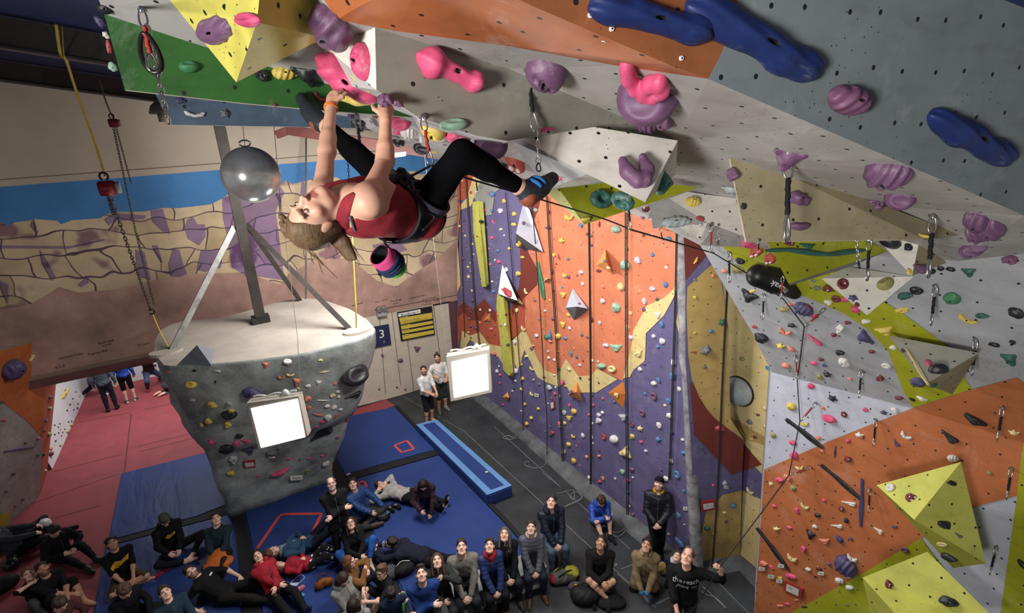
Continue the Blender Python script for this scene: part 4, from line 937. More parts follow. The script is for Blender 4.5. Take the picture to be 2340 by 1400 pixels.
batch(1140, 750, 3.5, """1120,200,70,50 c edge -30;70,130,34,30 t;130,105,34,38 q;262,160,26,32 l;278,138,26,28 o;395,182,20,24 q;475,185,22,26 y;400,235,24,34 w;445,250,20,32 w;520,212,12,14 r;577,195,40,48 n;625,228,26,28 l;602,160,16,20 o;712,185,12,14 k;650,292,24,36 q;675,258,14,20 m;748,258,22,32 w;825,298,60,48 i shell;795,265,20,24 q;910,322,65,60 c ring;1400,275,42,62 w;1130,325,40,50 q;1165,282,36,30 l;1395,380,50,75 b;1280,410,38,50 b;1242,438,50,46 w;1445,485,36,46 w;1245,540,48,75 d ring;1362,575,48,55 b;1330,615,28,26 c;1172,520,24,34 b;1152,675,44,60 d ring;1368,695,44,66 w;1068,765,38,42 d ring;1285,770,46,62 w;1132,798,46,54 c star;1070,860,36,54 y;1380,828,34,48 b;1278,885,46,60 b star;1140,905,34,28 p;1472,888,28,34 w;1178,978,34,38 q star;1020,990,95,80 c edge 70;
1480,992,44,36 b;1380,1060,36,52 w;1068,1125,38,50 l;1300,1125,26,32 l;992,1140,46,46 i;1430,1165,46,75 b ring;1340,1200,44,60 w;1480,1298,28,34 b;1035,1212,28,44 p;1072,1190,20,22 w;932,1198,20,26 w;835,1195,28,40 o;805,1222,38,36 r;725,1190,26,40 w;1035,1308,28,30 g;998,705,66,62 f edge;928,882,56,74 w shell;842,865,34,56 r ring;803,735,50,60 q;800,690,36,46 q;830,672,28,34 w;835,560,34,22 p 60;755,608,30,30 p;748,530,18,36 l;800,435,16,20 k;652,396,20,26 k;725,398,24,30 o;605,660,42,56 y;565,712,42,44 y edge;530,755,24,36 y;598,862,36,36 y cres 30;562,925,36,46 y;603,1055,34,58 y;675,855,28,48 q;720,688,16,30 p;750,758,14,30 w;745,865,16,44 w;755,918,14,22 w;720,800,16,16 n;705,1025,26,36 o;803,1018,30,30 o;805,975,20,20 m;742,1025,30,20 m;640,912,12,18 p;622,937,14,22 p;595,980,12,14 k;648,1095,16,16 p;535,882,14,14 m;485,760,24,46 p;495,785,30,30 n;432,832,30,40 r;415,850,28,28 t;412,785,18,20 n;370,822,14,18 n;225,760,30,40 y;262,715,30,36 y;318,642,26,30 y;210,605,26,30 y;183,485,22,42 y;265,525,36,36 y cres 40;180,658,14,16 w;192,400,30,42 y;268,322,40,34 y cres 30;182,280,36,28 y cres 60;222,222,30,30 c;278,410,18,22 y;325,445,22,28 n;450,520,22,42 p;405,472,42,60 f;425,555,20,28 r;490,540,22,40 y;565,612,26,34 p;528,668,36,46 f;500,645,28,30 g;585,515,40,40 l ring;942,530,52,40 c;925,585,30,26 n;508,430,30,44 p;535,460,32,26 y;125,475,20,24 t;133,418,18,24 w;110,500,14,18 w;142,335,34,48 q;12,370,24,30 p;8,435,14,24 p;35,608,18,20 p;395,600,12,14 w;445,372,22,20 w;485,325,28,30 t;365,388,28,24 l;562,325,30,40 c;455,470,14,20 w;
1560,190,32,32 r wedge;1652,172,95,95 n star;1645,308,36,36 n;1948,243,46,42 u;1760,795,85,60 r;2075,690,30,30 m;2010,745,44,56 n;2050,868,36,32 m;2015,885,50,26 y;2072,1022,22,28 c;1625,952,30,28 t;1738,1175,24,22 t;1805,1235,44,46 f;1712,1252,30,24 p;2010,1300,70,46 c cres 40""")
batch(1180, 1080, 4.376, """1905,550,62,60 t;2095,485,44,40 d;2080,395,50,26 c;1970,605,18,20 y;1635,690,110,46 b tufa 50;1690,645,36,20 b;1525,610,28,36 c;1680,515,26,20 w;1625,420,70,44 b 40;1680,175,36,36 b;990,310,26,30 w;1130,330,24,34 c;1262,365,34,46 l;1170,415,55,34 l 60;2005,330,40,40 d""")
batch(1640, 1000, 3.343, "120,515,56,44 b;50,570,34,24 y;65,636,32,26 m;10,520,24,30 o")
batch(1020, 380, 4.375, """187,25,28,36 l;110,133,20,30 v;155,140,30,36 c;168,238,20,40 r;250,260,28,36 r;345,203,30,40 n;455,275,70,75 b;420,268,24,30 p;125,345,34,30 l;97,437,24,26 o;185,540,36,34 l;135,597,30,34 c;172,648,24,34 r;190,692,20,26 c;215,750,20,24 l;205,797,24,30 l;172,918,30,40 l;265,937,26,30 l;237,965,16,18 c;220,1003,24,34 c;243,1050,20,30 n;225,1102,30,46 c;205,1138,30,26 n;275,705,24,30 m;265,775,14,30 c;275,878,14,24 w;258,1243,22,28 c;355,1245,50,26 l bar 60;305,1278,16,16 n;265,1335,34,40 l;318,1362,14,20 l;168,1213,26,26 n;342,552,55,48 k star;308,700,12,18 k;345,1120,24,20 n;408,1182,20,16 m;390,435,28,30 p;455,440,30,40 b;402,612,18,28 b;428,822,18,24 p;438,978,34,30 p;432,930,24,28 t;487,935,16,28 w;560,975,16,18 p;485,1005,22,24 n;460,1150,22,26 w;515,1115,16,28 n;472,1248,28,40 b;580,688,16,24 w""")
batch(830, 660, 4.667, """205,708,46,34 d;397,760,64,50 d;573,635,66,60 d edge;170,1068,26,24 m;358,1048,28,22 m;450,1072,30,22 m;1130,315,24,30 n;1150,395,36,40 l;1205,410,36,50 l;1122,460,24,26 c;1152,517,26,30 n;1185,578,16,18 c;1245,355,14,20 c;1250,220,18,30 w;1355,225,22,40 w;1370,425,38,36 p;1410,390,24,32 n;1405,490,14,18 k;1330,510,16,18 m;1150,245,24,24 l;1130,215,20,24 l;1330,362,36,24 n;1410,690,34,36 p;1440,270,26,34 o;1522,272,34,36 m;1468,382,26,30 o;1515,378,38,40 w;1480,500,14,20 o;1472,595,16,28 o;1430,875,30,50 q;1465,912,30,46 p;1445,998,34,34 p;1615,1050,22,26 t;1420,785,20,24 t;1450,820,20,24 w""")
batch(350, 660, 3.044, """265,657,82,56 y jug;410,800,84,46 y 15;680,717,145,85 v;290,567,36,24 k;450,570,56,30 f;433,645,18,26 k;110,580,50,22 o;275,770,52,26 f;530,795,50,36 f;785,525,48,44 o edge;935,502,64,48 w jug;1165,493,40,24 c;955,595,58,28 c cres;893,612,52,34 o cres;1000,640,56,56 o edge;1078,672,44,36 w;1150,648,40,34 w edge;1268,655,32,26 o;1190,575,72,22 c bar -8;1395,585,195,125 k jug -25;1385,740,110,50 k wedge -25;850,742,30,30 w;925,703,36,22 w;1010,690,36,24 c;1075,760,60,50 o;1185,773,90,22 w bar;1250,738,48,36 c;1285,712,40,26 w;1290,748,32,26 w;1212,812,44,38 w;1260,820,44,38 w;1305,835,34,22 w;1085,822,46,30 o;1150,872,76,26 o bar 10;1215,885,60,46 w;1178,920,38,34 p;1140,955,24,24 p;1065,875,24,30 p;1100,925,70,26 o bar -55;1275,880,20,60 o;1165,1000,150,110 k wedge -45;1345,910,30,34 r;1280,1030,28,26 r;
545,842,60,30 y;530,865,115,50 k jug;385,918,56,56 y;522,940,66,50 y 40;340,945,28,44 y;410,1060,52,50 p star;515,1105,100,90 k 30;575,1072,52,50 p;635,1052,80,36 p wedge 10;600,1020,70,34 k;665,1110,80,66 v edge -30;470,1155,70,30 i wedge;560,1180,80,56 f;825,1135,86,40 n;825,1170,66,18 w;880,1100,40,24 n;540,1278,66,40 y;730,1298,28,18 p;885,1262,140,40 p bar -25;945,1178,34,18 p;1085,1175,28,22 p;1022,1182,20,22 n;1072,1265,34,30 u ring;1170,1160,30,28 p wedge;1200,1210,50,60 w""")
batch(1640, 700, 3.343, """340,235,110,100 k;567,140,56,50 k;520,190,90,56 o cres 20;735,68,60,44 p;508,18,90,44 u;660,10,150,80 v shell 25;690,2,95,50 e 25;940,165,80,70 w 30;890,215,50,44 m;995,120,60,34 m;1135,110,84,42 w;748,250,140,46 p club 35;1128,230,130,90 v edge 50;485,298,70,60 y star;570,320,76,46 o bar 35;935,348,76,54 k;1178,342,60,36 m;965,420,110,64 w 25;790,400,46,36 m;738,430,64,38 p;815,447,40,36 v;522,447,70,52 o;840,515,68,60 k star;780,537,66,42 u 20;1010,550,48,24 o;1245,545,72,50 e 25;715,605,64,54 p;1290,448,76,50 w ring;880,700,86,56 k star 20;1388,695,80,42 m;565,760,84,72 y;855,852,120,56 p jug 20;805,775,44,30 o;968,823,56,60 e;1128,787,48,44 p;1270,808,64,46 v star;1355,787,70,50 w;665,895,64,50 y cres;665,965,300,46 k tufa 38;772,1003,50,48 o;572,1037,60,52 p;592,1135,90,60 p 50;800,1100,44,30 o 40;425,980,46,50 u;1085,980,80,56 w star;998,1025,48,46 p star 40;1440,985,90,56 w cres 35;1365,1040,66,46 v wedge 50;898,1110,96,32 v bar 95;1000,1165,72,64 e;1765,990,150,80 k wedge 35;1978,858,190,90 k bar 28;2265,960,86,66 c star;1800,1158,84,64 w shell;1565,698,90,44 w bar 20;1490,708,60,26 k 30;1535,575,130,90 v 35;1645,600,60,52 t;1685,485,160,76 k jug -5;1608,428,52,64 p jug;1522,455,270,40 c tufa 58;1345,312,64,50 w 40;1413,340,40,30 v;1280,180,125,80 y edge -10;1410,25,130,56 y -15;1910,95,150,60 y cres 25;2015,68,120,50 t;2285,45,150,110 k 40;2118,288,100,42 k 10;2253,270,56,50 k 40;2235,395,110,110 t edge;362,775,30,50 c;362,915,30,40 c;188,400,46,42 u;385,470,60,30 b 40;280,152,40,40 r""")
batch(1640, 1000, 3.343, """470,318,68,52 p;540,298,90,44 o 20;630,228,60,50 c cres;410,350,36,38 c;578,380,58,50 u;433,518,38,38 p;605,552,60,44 p 35;668,522,70,46 c cres 30;815,475,40,40 p star;765,588,52,44 k;1000,497,104,48 w wedge 8;948,540,54,50 e;985,630,52,40 k 30;908,672,84,48 w wedge;1225,705,74,54 w wedge 25;745,675,38,50 w;712,735,76,66 k edge 30;545,683,46,36 p;452,692,62,42 c star;820,785,76,50 o edge;935,772,84,50 v 40;1018,768,40,40 l;1355,678,46,34 v;660,845,68,46 p 35;572,918,80,60 c cres 30;850,960,44,34 l;690,1002,48,40 w;775,1000,60,46 e 45;350,957,62,60 o;412,985,50,32 p 30;1030,918,84,56 w cres 30;985,970,190,130 v shell 35;930,1085,70,60 w;1010,1140,74,50 w;560,1055,110,56 p 10;480,1068,40,30 y;748,1060,34,20 k;1430,852,60,52 l ring;1325,385,70,64 w ring;1475,458,95,66 e -20;1790,347,84,50 k 15;1728,660,120,74 k;1835,742,66,38 n wedge 30;1715,812,84,48 c ring;1762,905,135,90 k 15;1308,1115,82,72 e 20;1765,1250,200,90 k 12;2325,960,60,110 k;2078,268,46,44 u;940,330,330,40 k tufa 41;1100,495,300,46 v tufa 92;422,840,330,38 k tufa 53;528,1268,50,34 p;475,1282,60,30 o;605,1238,44,22 o;990,1275,36,20 n;660,1290,60,20 k""")
batch(1700, 380, 3.3333, """345,585,100,50 e;485,605,115,52 t edge;550,655,620,66 t wave;400,250,180,110 l brain 20;410,450,160,90 l jug;970,508,165,85 l jug;1000,290,120,110 l;1195,230,240,130 l jug 12;1775,395,190,160 l brain;1890,445,200,180 l brain;1775,500,170,130 l brain;1745,620,190,120 l brain -15;2030,705,150,90 d -15;1110,580,170,90 k jug 20;1250,615,70,80 k;1280,540,300,56 y bar;1255,805,50,60 y;1345,775,100,80 l edge;1430,795,80,60 k;1580,780,84,44 k 10;1715,800,105,70 t edge;1500,775,70,44 k;750,900,95,85 e ring;1070,895,125,115 u jug -30;830,1005,85,60 v star 15;860,1057,52,42 m;850,1085,90,50 p 35;640,925,90,54 e 25;560,922,70,40 n;530,870,40,24 n;705,1005,72,60 m ring;645,1030,76,46 w;770,1010,70,50 p;1230,980,110,60 t shell -10;1318,938,110,56 k jug 12;1590,1000,165,100 g 20;40,590,100,60 p;100,640,110,120 s 45;205,700,110,90 s 45""")
batch(1640, 560, 8.75, "460,300,200,110 k jug 20;400,455,300,200 u 10;140,510,140,110 o;640,1000,340,200 k edge 25;690,920,140,80 y -20;1440,1180,180,80 o")
batch(0, 0, 3.3333, "1655,225,270,230 l brain -20;1885,145,190,145 p jug;1440,505,160,110 g jug;1370,765,100,60 v;1485,870,155,66 w cres 5;1715,865,90,90 n star")
batch(560, 0, 3.3333, """670,185,360,270 l brain 30;910,475,290,110 p crater 85;1570,550,490,300 p bone 22;300,555,190,120 y shell;130,575,140,110 k;470,555,170,170 k edge;570,745,110,70 r cres 30;230,800,40,30 m""")
batch(780, 220, 5.571, """1430,350,370,190 i jug -5;750,310,280,140 p jug;1170,420,340,160 y crater 25;1255,510,200,120 w jug;1490,510,320,140 p brain 20;1910,590,440,220 l jug 10;720,450,90,110 p;850,430,200,150 w shell;690,510,120,80 n 20;730,560,190,120 k;770,600,190,46 o bar -10;720,680,130,70 y;1030,640,230,100 k jug 10;1190,705,100,80 y;1820,700,150,90 w star;2060,760,150,70 p bar 60;2040,850,150,170 k horn;2225,815,460,250 s blob 65;220,340,240,120 k;130,240,90,90 v shell;1320,615,110,50 l;1380,570,110,50 k;430,255,90,44 o""")
batch(1120, 0, 3.3333, """435,520,300,250 l crater;1195,560,330,240 p snake 10;1205,700,470,290 l jug 5;1190,905,150,180 l shell;1320,890,150,140 l brain;430,985,130,60 p bar -8;1105,1320,220,240 l horn -5;515,1350,50,70 p;1230,150,820,330 a slug 12""")
batch(1700, 0, 3.3333, "110,330,960,380 a slug 28;1715,1050,620,280 a slug 32;770,765,270,240 d shell 20;1100,1285,350,200 l shell 8;340,1180,240,160 l edge 10")
batch(0, 760, 4., """95,335,150,210 v brain;290,240,66,90 c wedge -60;360,395,50,40 r;440,380,60,70 v;170,380,36,26 t;35,800,60,36 r;175,1065,230,34 v tufa -8;230,1010,30,22 k;120,1290,40,36 k;15,635,30,36 t;350,965,36,30 p;455,460,30,40 o;455,590,30,40 n;420,800,34,40 v;450,690,36,40 u;440,930,50,60 u;400,895,26,30 t;460,1060,30,40 o;455,1110,40,50 m;395,1110,22,40 t;410,1260,30,30 w;400,435,30,30 v;345,1115,30,40 g;
545,832,14,16 k;530,862,14,14 k;498,845,14,16 k;550,885,12,14 p;590,882,14,16 v;612,905,28,30 y;645,845,22,36 y;625,815,14,18 k;652,812,12,18 k;498,930,16,18 k;533,915,14,16 k;560,942,14,16 p;505,990,14,22 m;548,1030,22,26 y;572,910,12,14 k;610,710,16,20 k;672,705,12,18 k;705,690,14,26 v;637,655,16,22 v;672,655,50,10 o bar 90;710,650,14,22 v;725,580,12,20 o;663,603,14,18 k;740,572,18,16 b;687,540,14,16 b;600,525,30,16 k;575,570,190,60 y bar -52;1090,375,70,50 y;1305,358,26,14 k;1415,298,36,24 k""")
batch(0, 1080, 4.376, "225,265,40,30 v;155,330,44,26 r;60,185,36,30 v")
hold(796, 178, 172, 78, 33, 'p', 'brain', .9, lab='big pink jug hold gripped by the far hand of the climber', dep=2.42)
hold(825, 192, 58, 22, 42, 'y', 'bar', 1., lab='small yellow bar hold between the hands of the climber', dep=2.27)
hold(816, 222, 92, 52, 8, 'y', 'cres', .8, lab='yellow crescent hold between the wrists of the climber', dep=2.62)
hold(880, 229, 36, 34, 0, 'l', 'brain', 1., lab='mauve knob hold gripped by the near hand of the climber', dep=2.07)
hold(908, 236, 34, 18, 20, 'd', 'blob', 1., lab='deep mauve hold beside the near hand of the climber', dep=2.08)
hold(1238, 640, 70, 11, 80, 'g', 'tufa', lab='long green flake hold with chalk on the orange paint')
_dm = hold(1690, 893, 62, 66, 10, 'f', 'dome', .95, lab='large grey dome hold with black rim on the cream corner')

bm = bmesh.new(); tube(bm, [V((.5 * math.cos(t), .5 * math.sin(t), .03)) for t in np.linspace(0, 6.28, 33)[:-1]], .035, 8, closed=True); me_obj('rim', bm, mat('black_rubber_rim', '1a1a1c', .5), _dm)

for a in ((259, 153, 30, 26, 0, 'i', 2.4), (249, 106, 18, 38, 10, 'r', 2.36), (243, 80, 18, 26, 0, 'w', 2.34), (229, 48, 26, 40, -20, 'v', 2.3), (240, 18, 46, 38, 0, 'k', 2.2)): hold(*a[:6], 'blob', .9, dep=a[6])
# ------------------------------------------------------------------ people
A_ = np.array
def un(v): v = A_(v, float); return v / max(np.linalg.norm(v), 1e-9)
def ik(a, t, l1, l2, pole):
    d = t - a; L = np.linalg.norm(d); h = d / L
    L = min(L, l1 + l2 - .004); x = (l1 * l1 - l2 * l2 + L * L) / (2 * L); y = math.sqrt(max(l1 * l1 - x * x, 0))
    p = pole - h * (pole @ h); return a + h * x + un(p) * y, a + h * L
SKIN = mat('skin', 'c99a80', .5, .06, 30., vcol='Col')
def cloth(c, rough=.85): return mat('cloth_' + c, c, rough, .22, 9., spec=.2)
def quilt(c):
    n = 'quilted_' + c
    if n in _M: return _M[n]
    m = mat(n, c, .5, .12, 9., spec=.35); t = m.node_tree; gm = nd(t, 'ShaderNodeNewGeometry')
    wv = nd(t, 'ShaderNodeTexWave', bands_direction='Z', i_Scale=5.2, i_Distortion=1.6, i_Detail=1.); t.links.new(gm.outputs['Position'], wv.inputs['Vector'])
    bp = nd(t, 'ShaderNodeBump', i_Strength=.14, i_Distance=.02); t.links.new(wv.outputs[1], bp.inputs['Height']); t.links.new(bp.outputs[0], t.nodes['Principled BSDF'].inputs['Normal'])
    return m
def hairm(c):
    n = 'hair_' + c
    if n in _M: return _M[n]
    m = _hairm(c); t = m.node_tree
    for x in t.nodes:
        if x.type == 'TEX_NOISE':
            mp = nd(t, 'ShaderNodeMapping'); mp.inputs['Scale'].default_value = (2.2, 2.2, .22); l = x.inputs['Vector'].links[0]; t.links.new(l.from_socket, mp.inputs[0]); t.links.new(mp.outputs[0], x.inputs['Vector'])
            bp = nd(t, 'ShaderNodeBump', i_Strength=.6, i_Distance=.006); t.links.new(x.outputs[0], bp.inputs['Height']); t.links.new(bp.outputs[0], t.nodes['Principled BSDF'].inputs['Normal']); break
    return m
def _hairm(c): return mat('hair_' + c, {'1c1614': '2c221c', '17120f': '251c17', '2a1e18': '3a2b22', '2a2018': '3a2b20'}.get(c, c), .6, .35, 60.)
SK = {'fair': 'e0b6a0', 'pink': 'dfae9a', 'tan': 'c29274', 'brown': '8f624a', 'pale': 'e2bba6'}
def rgb(h): return A_(srgb(h)[:3])
def hand(s, w, d, n, side, sc, curl=.5, lab=0, spread=.018):
    """palm, four unequal fingers bent twice, thumb from the side of the palm; n: back-of-hand normal, side: thumb side"""
    d = un(d); n = un(n - d * (n @ d)); sd = un(side - d * (side @ d) - n * (side @ n))
    R = np.stack([sd, n, d], 1)
    s.ell(w + d * .045 * sc, R, A_((.04, .015, .052)) * sc, lab, .012)
    s.cap(w - d * .02 * sc, w + d * .03 * sc, .024 * sc, .024 * sc, lab, .015)
    for i, (o, L) in enumerate(((.03, .074), (.01, .082), (-.01, .077), (-.029, .06))):
        b = w + d * (.088 - .004 * abs(i - 1)) * sc + sd * o * sc
        c1 = curl * (1 + .12 * i); d1 = un(d * math.cos(c1) - n * math.sin(c1) + sd * (o * spread * 20)); d2 = un(d * math.cos(2.1 * c1) - n * math.sin(2.1 * c1) + sd * (o * spread * 14))
        m = b + d1 * L * .52 * sc
        s.cap(b - d * .02 * sc, m, .0092 * sc, .0085 * sc, lab, .004); s.cap(m, m + d2 * L * .5 * sc, .0085 * sc, .007 * sc, lab, .002)
    t0 = w + d * .02 * sc + sd * .026 * sc; t1 = t0 + un(d * .7 + sd * .75 - n * .25) * .042 * sc; t2 = t1 + un(d * .9 + sd * .25 - n * .35) * .034 * sc
    s.cap(t0, t1, .0125 * sc, .0105 * sc, lab, .008); s.cap(t1, t2, .0105 * sc, .0085 * sc, lab, .003)
def head_prims(s, J, sc, female):
    hc, f, u, r = J['head'], J['hf'], J['hu'], J['hr']; R = np.stack([r, f, u], 1); P = lambda a, b, c: hc + (r * a + f * b + u * c) * sc
    s.ell(P(0, -.012, .028), R, A_((.077, .095, .092)) * sc, 1, .02)
    s.ell(P(0, .022, -.03), R, A_((.063, .072, .088)) * sc, 1, .03)
    s.cap(P(-.035, .045, -.082), P(.035, .045, -.082), .024 * sc, None, 1, .03); s.ell(P(0, .068, -.098), R, A_((.026, .022, .02)) * sc, 1, .02)
    for x in (-1, 1):
        s.ell(P(x * .033, .088, .008), R, A_((.019, .013, .013)) * sc, 1, .012, cut=True)
        s.ell(P(x * .033, .079, .007), R, A_((.0125, .0105, .01)) * sc, 1, .004)
        s.cap(P(x * .014, .09, .03), P(x * .048, .08, .032), .008 * sc, .006 * sc, 1, .012)
        s.ell(P(x * .048, .058, -.028), R, A_((.02, .02, .018)) * sc, 1, .02)
        s.ell(P(x * .077, -.008, -.004), R, A_((.008, .019, .031)) * sc, 1, .006)
    s.cap(P(0, .085, .012), P(0, .109, -.022), .007 * sc, .0105 * sc, 1, .014)
    for x in (-1, 1): s.ell(P(x * .012, .1, -.027), R, A_((.008, .009, .006)) * sc, 1, .008)
    s.cap(P(-.019, .084, -.053), P(.019, .084, -.053), .007 * sc, None, 1, .006); s.cap(P(-.016, .083, -.064), P(.016, .083, -.064), .0075 * sc, None, 1, .006)
    s.cap(P(-.02, .096, -.0585), P(.02, .096, -.0585), .0035 * sc, None, 1, .003, cut=True)
    s.cap(J['neck'], P(0, -.02, -.05), .058 * sc if not female else .05 * sc, .052 * sc if not female else .047 * sc, 0, .03)
def face_cols(vs, lab, J, sc, skin, o):
    col = np.tile(rgb(skin), (len(vs), 1)); q = (vs - J['head']) / sc
    x, y, z = q @ J['hr'], q @ J['hf'], q @ J['hu']; ax = np.abs(x); near = (ax < .1) & (np.abs(z) < .15) & (y > 0)
    ch = near & (np.hypot(ax - .048, z + .03) < .024); col[ch] = col[ch] * A_((1.02, .92, .9))
    lip = near & (ax < .026 - np.abs(z + .0585) * .5) & (np.abs(z + .0585) < .0115) & (y > .07); col[lip] = rgb(o.get('lip', 'b47a6e'))
    eye = near & (np.hypot((ax - .033) / 1.35, (z - .007) / .62) < .0092) & (y > .06); col[eye] = rgb('bdb2a8')
    iris = near & (np.hypot(ax - .033, (z - .0075) / .9) < .0056) & (y > .06); col[iris] = rgb('2a1c14')
    lid = near & (np.abs(z - .0165 + (ax - .033) ** 2 * 12) < .003) & (np.abs(ax - .033) < .018) & (y > .06); col[lid] = rgb('4a2e24')
    br = near & (np.abs(z - .031 + (ax - .032) ** 2 * 9) < .0034) & (ax > .012) & (ax < .054) & (y > .05); col[br] = rgb(o.get('brow', o.get('hc', '3a2a20')))
    if o.get('beard'):
        b = (np.abs(z) < .16) & (ax < .1) & (y > -.02) & (z < -.03 - .35 * np.maximum(y - .06, 0) * (ax < .012)) & ~lip & (y > -.03) & (z > -.125); col[b] = rgb(o['beard']) * .75 + col[b] * .25
    if o.get('stubble'):
        b = near & (z < -.035) & ~lip; col[b] = col[b] * .72
    return col
def torso(s, J, sc, inf=0., female=False, lab=2, k=.05, hips=True):
    p, n = J['pel'], J['neck']; up = un(n - p); r = J['right']; r = un(r - up * (r @ up)); f = np.cross(up, r); R = np.stack([r, f, up], 1); L = np.linalg.norm(n - p)
    w = .93 if female else 1.
    i = inf
    if hips: s.ell(p + up * .02 * sc, R, A_((.165 + i, .118 + i, .13 + i)) * sc, lab, k)
    s.ell(p + up * L * .36 + f * .01 * sc, R, A_(((.138 if female else .15) + i, .103 + i, .17 + i)) * sc, lab, k)
    s.ell(p + up * L * .70 + f * .008 * sc, R, A_((.163 * w + i, .112 + i, .185 + i)) * sc, lab, k)
    if female:
        for x in (-1, 1): s.ell(p + up * L * .66 + f * .085 * sc + r * x * .07 * sc, R, A_((.062 + i, .05 + i, .06 + i)) * sc, lab, .05)
    s.cap(J['shR'] - up * .012 * sc, J['shL'] - up * .012 * sc, (.058 + i) * sc, None, lab, k)
    s.cap(n - up * .07 * sc, n, (.07 + i) * sc, (.05 + i * .5) * sc, lab, k)
def limbs(s, J, sc, arm=1., leg=1., ia=0., il=0., female=False, arms=True, legs=True, labA=3, labL=4, lump=0.):
    w = .88 if female else 1.
    for S_ in 'RL':
        if arms:
            a, e, h = J['sh' + S_], J['el' + S_], J['wr' + S_]
            s.cap(a, e, (.05 * w + ia) * sc, (.04 * w + ia) * sc, labA, .03)
            if arm <= .5:
                pass
            if arm > .5:
                t = min((arm - .5) * 2, 1.); s.cap(e, e + (h - e) * t, (.04 * w + ia) * sc, ((.04 - .013 * t) * w + ia) * sc, labA, .02)
                m = e + (h - e) * min(.28, t); s.cap(e, m, (.04 * w + ia) * sc, (.0405 * w + ia) * sc, labA, .02)
            if lump:
                for t in np.linspace(.3, .95, 4): q = a + (e - a) * t; s.ell(q, np.eye(3), A_((.05 + ia,) * 3) * sc, labA, .01)
                for t in np.linspace(.15, .9, 4): q = e + (h - e) * t; s.ell(q, np.eye(3), A_((.041 + ia,) * 3) * sc, labA, .01)
        if legs:
            a, e, h = J['hip' + S_], J['kn' + S_], J['an' + S_]
            t1 = min(leg * 2, 1.)
            s.cap(a, a + (e - a) * t1, (.083 + il) * sc, (.083 - .03 * t1 + il) * sc, labL, .04)
            if leg > .5:
                t = min((leg - .5) * 2, 1.); s.cap(e, e + (h - e) * t, (.053 + il) * sc, (.053 - .018 * t + il) * sc, labL, .03)
                if t > .3: bk = un(np.cross(np.cross(e - a, h - e), h - e)); c = e + (h - e) * .28 ; s.cap(e + (h - e) * .15, c + (h - e) * .12, (.05 + il) * sc, (.05 + il) * sc, labL, .03)
def feet(s, J, sc, inf=0., lab=5, which='RL'):
    for S_ in which:
        a, t = J['an' + S_], J['to' + S_]; d = un(t - a); 
        heel = J['he' + S_]
        s.cap(heel, heel + (t - heel) * .5, (.034 + inf) * sc, (.038 + inf) * sc, lab, .03); s.cap(heel + (t - heel) * .5, t, (.038 + inf) * sc, (.026 + inf) * sc, lab, .03)
        s.cap(a, heel + (t - heel) * .25, (.036 + inf) * sc, (.036 + inf) * sc, lab, .03)
def axes_for(pts, m, coarse, fine=()):
    P = A_(pts); lo, hi = P.min(0) - m, P.max(0) + m
    return [axis(lo[i], hi[i], coarse, [(c[i] - r, c[i] + r, st) for c, r, st in fine]) for i in range(3)]
def jpts(J, keys): return [J[k] for k in keys]
ARMK = ['shR', 'shL', 'elR', 'elL', 'wrR', 'wrL']; LEGK = ['hipR', 'hipL', 'knR', 'knL', 'anR', 'anL', 'toR', 'toL', 'heR', 'heL']
def emit(name, s, m, parent, org, cols=None, it=1, wob=0.):
    vs, fs, lab = s.mesh()
    if not len(fs): return None
    vs = taubin(vs, fs, it)
    if wob:   # soft creases
        vs = vs + (np.sin(vs @ A_((31., 17., 43.)) + np.sin(vs @ A_((13., -23., 9.))) * 2) * wob)[:, None] * un((.5, .6, .6))
    return raw_obj(name, vs - org, fs, m, parent, True, cols(vs, lab) if cols else None)
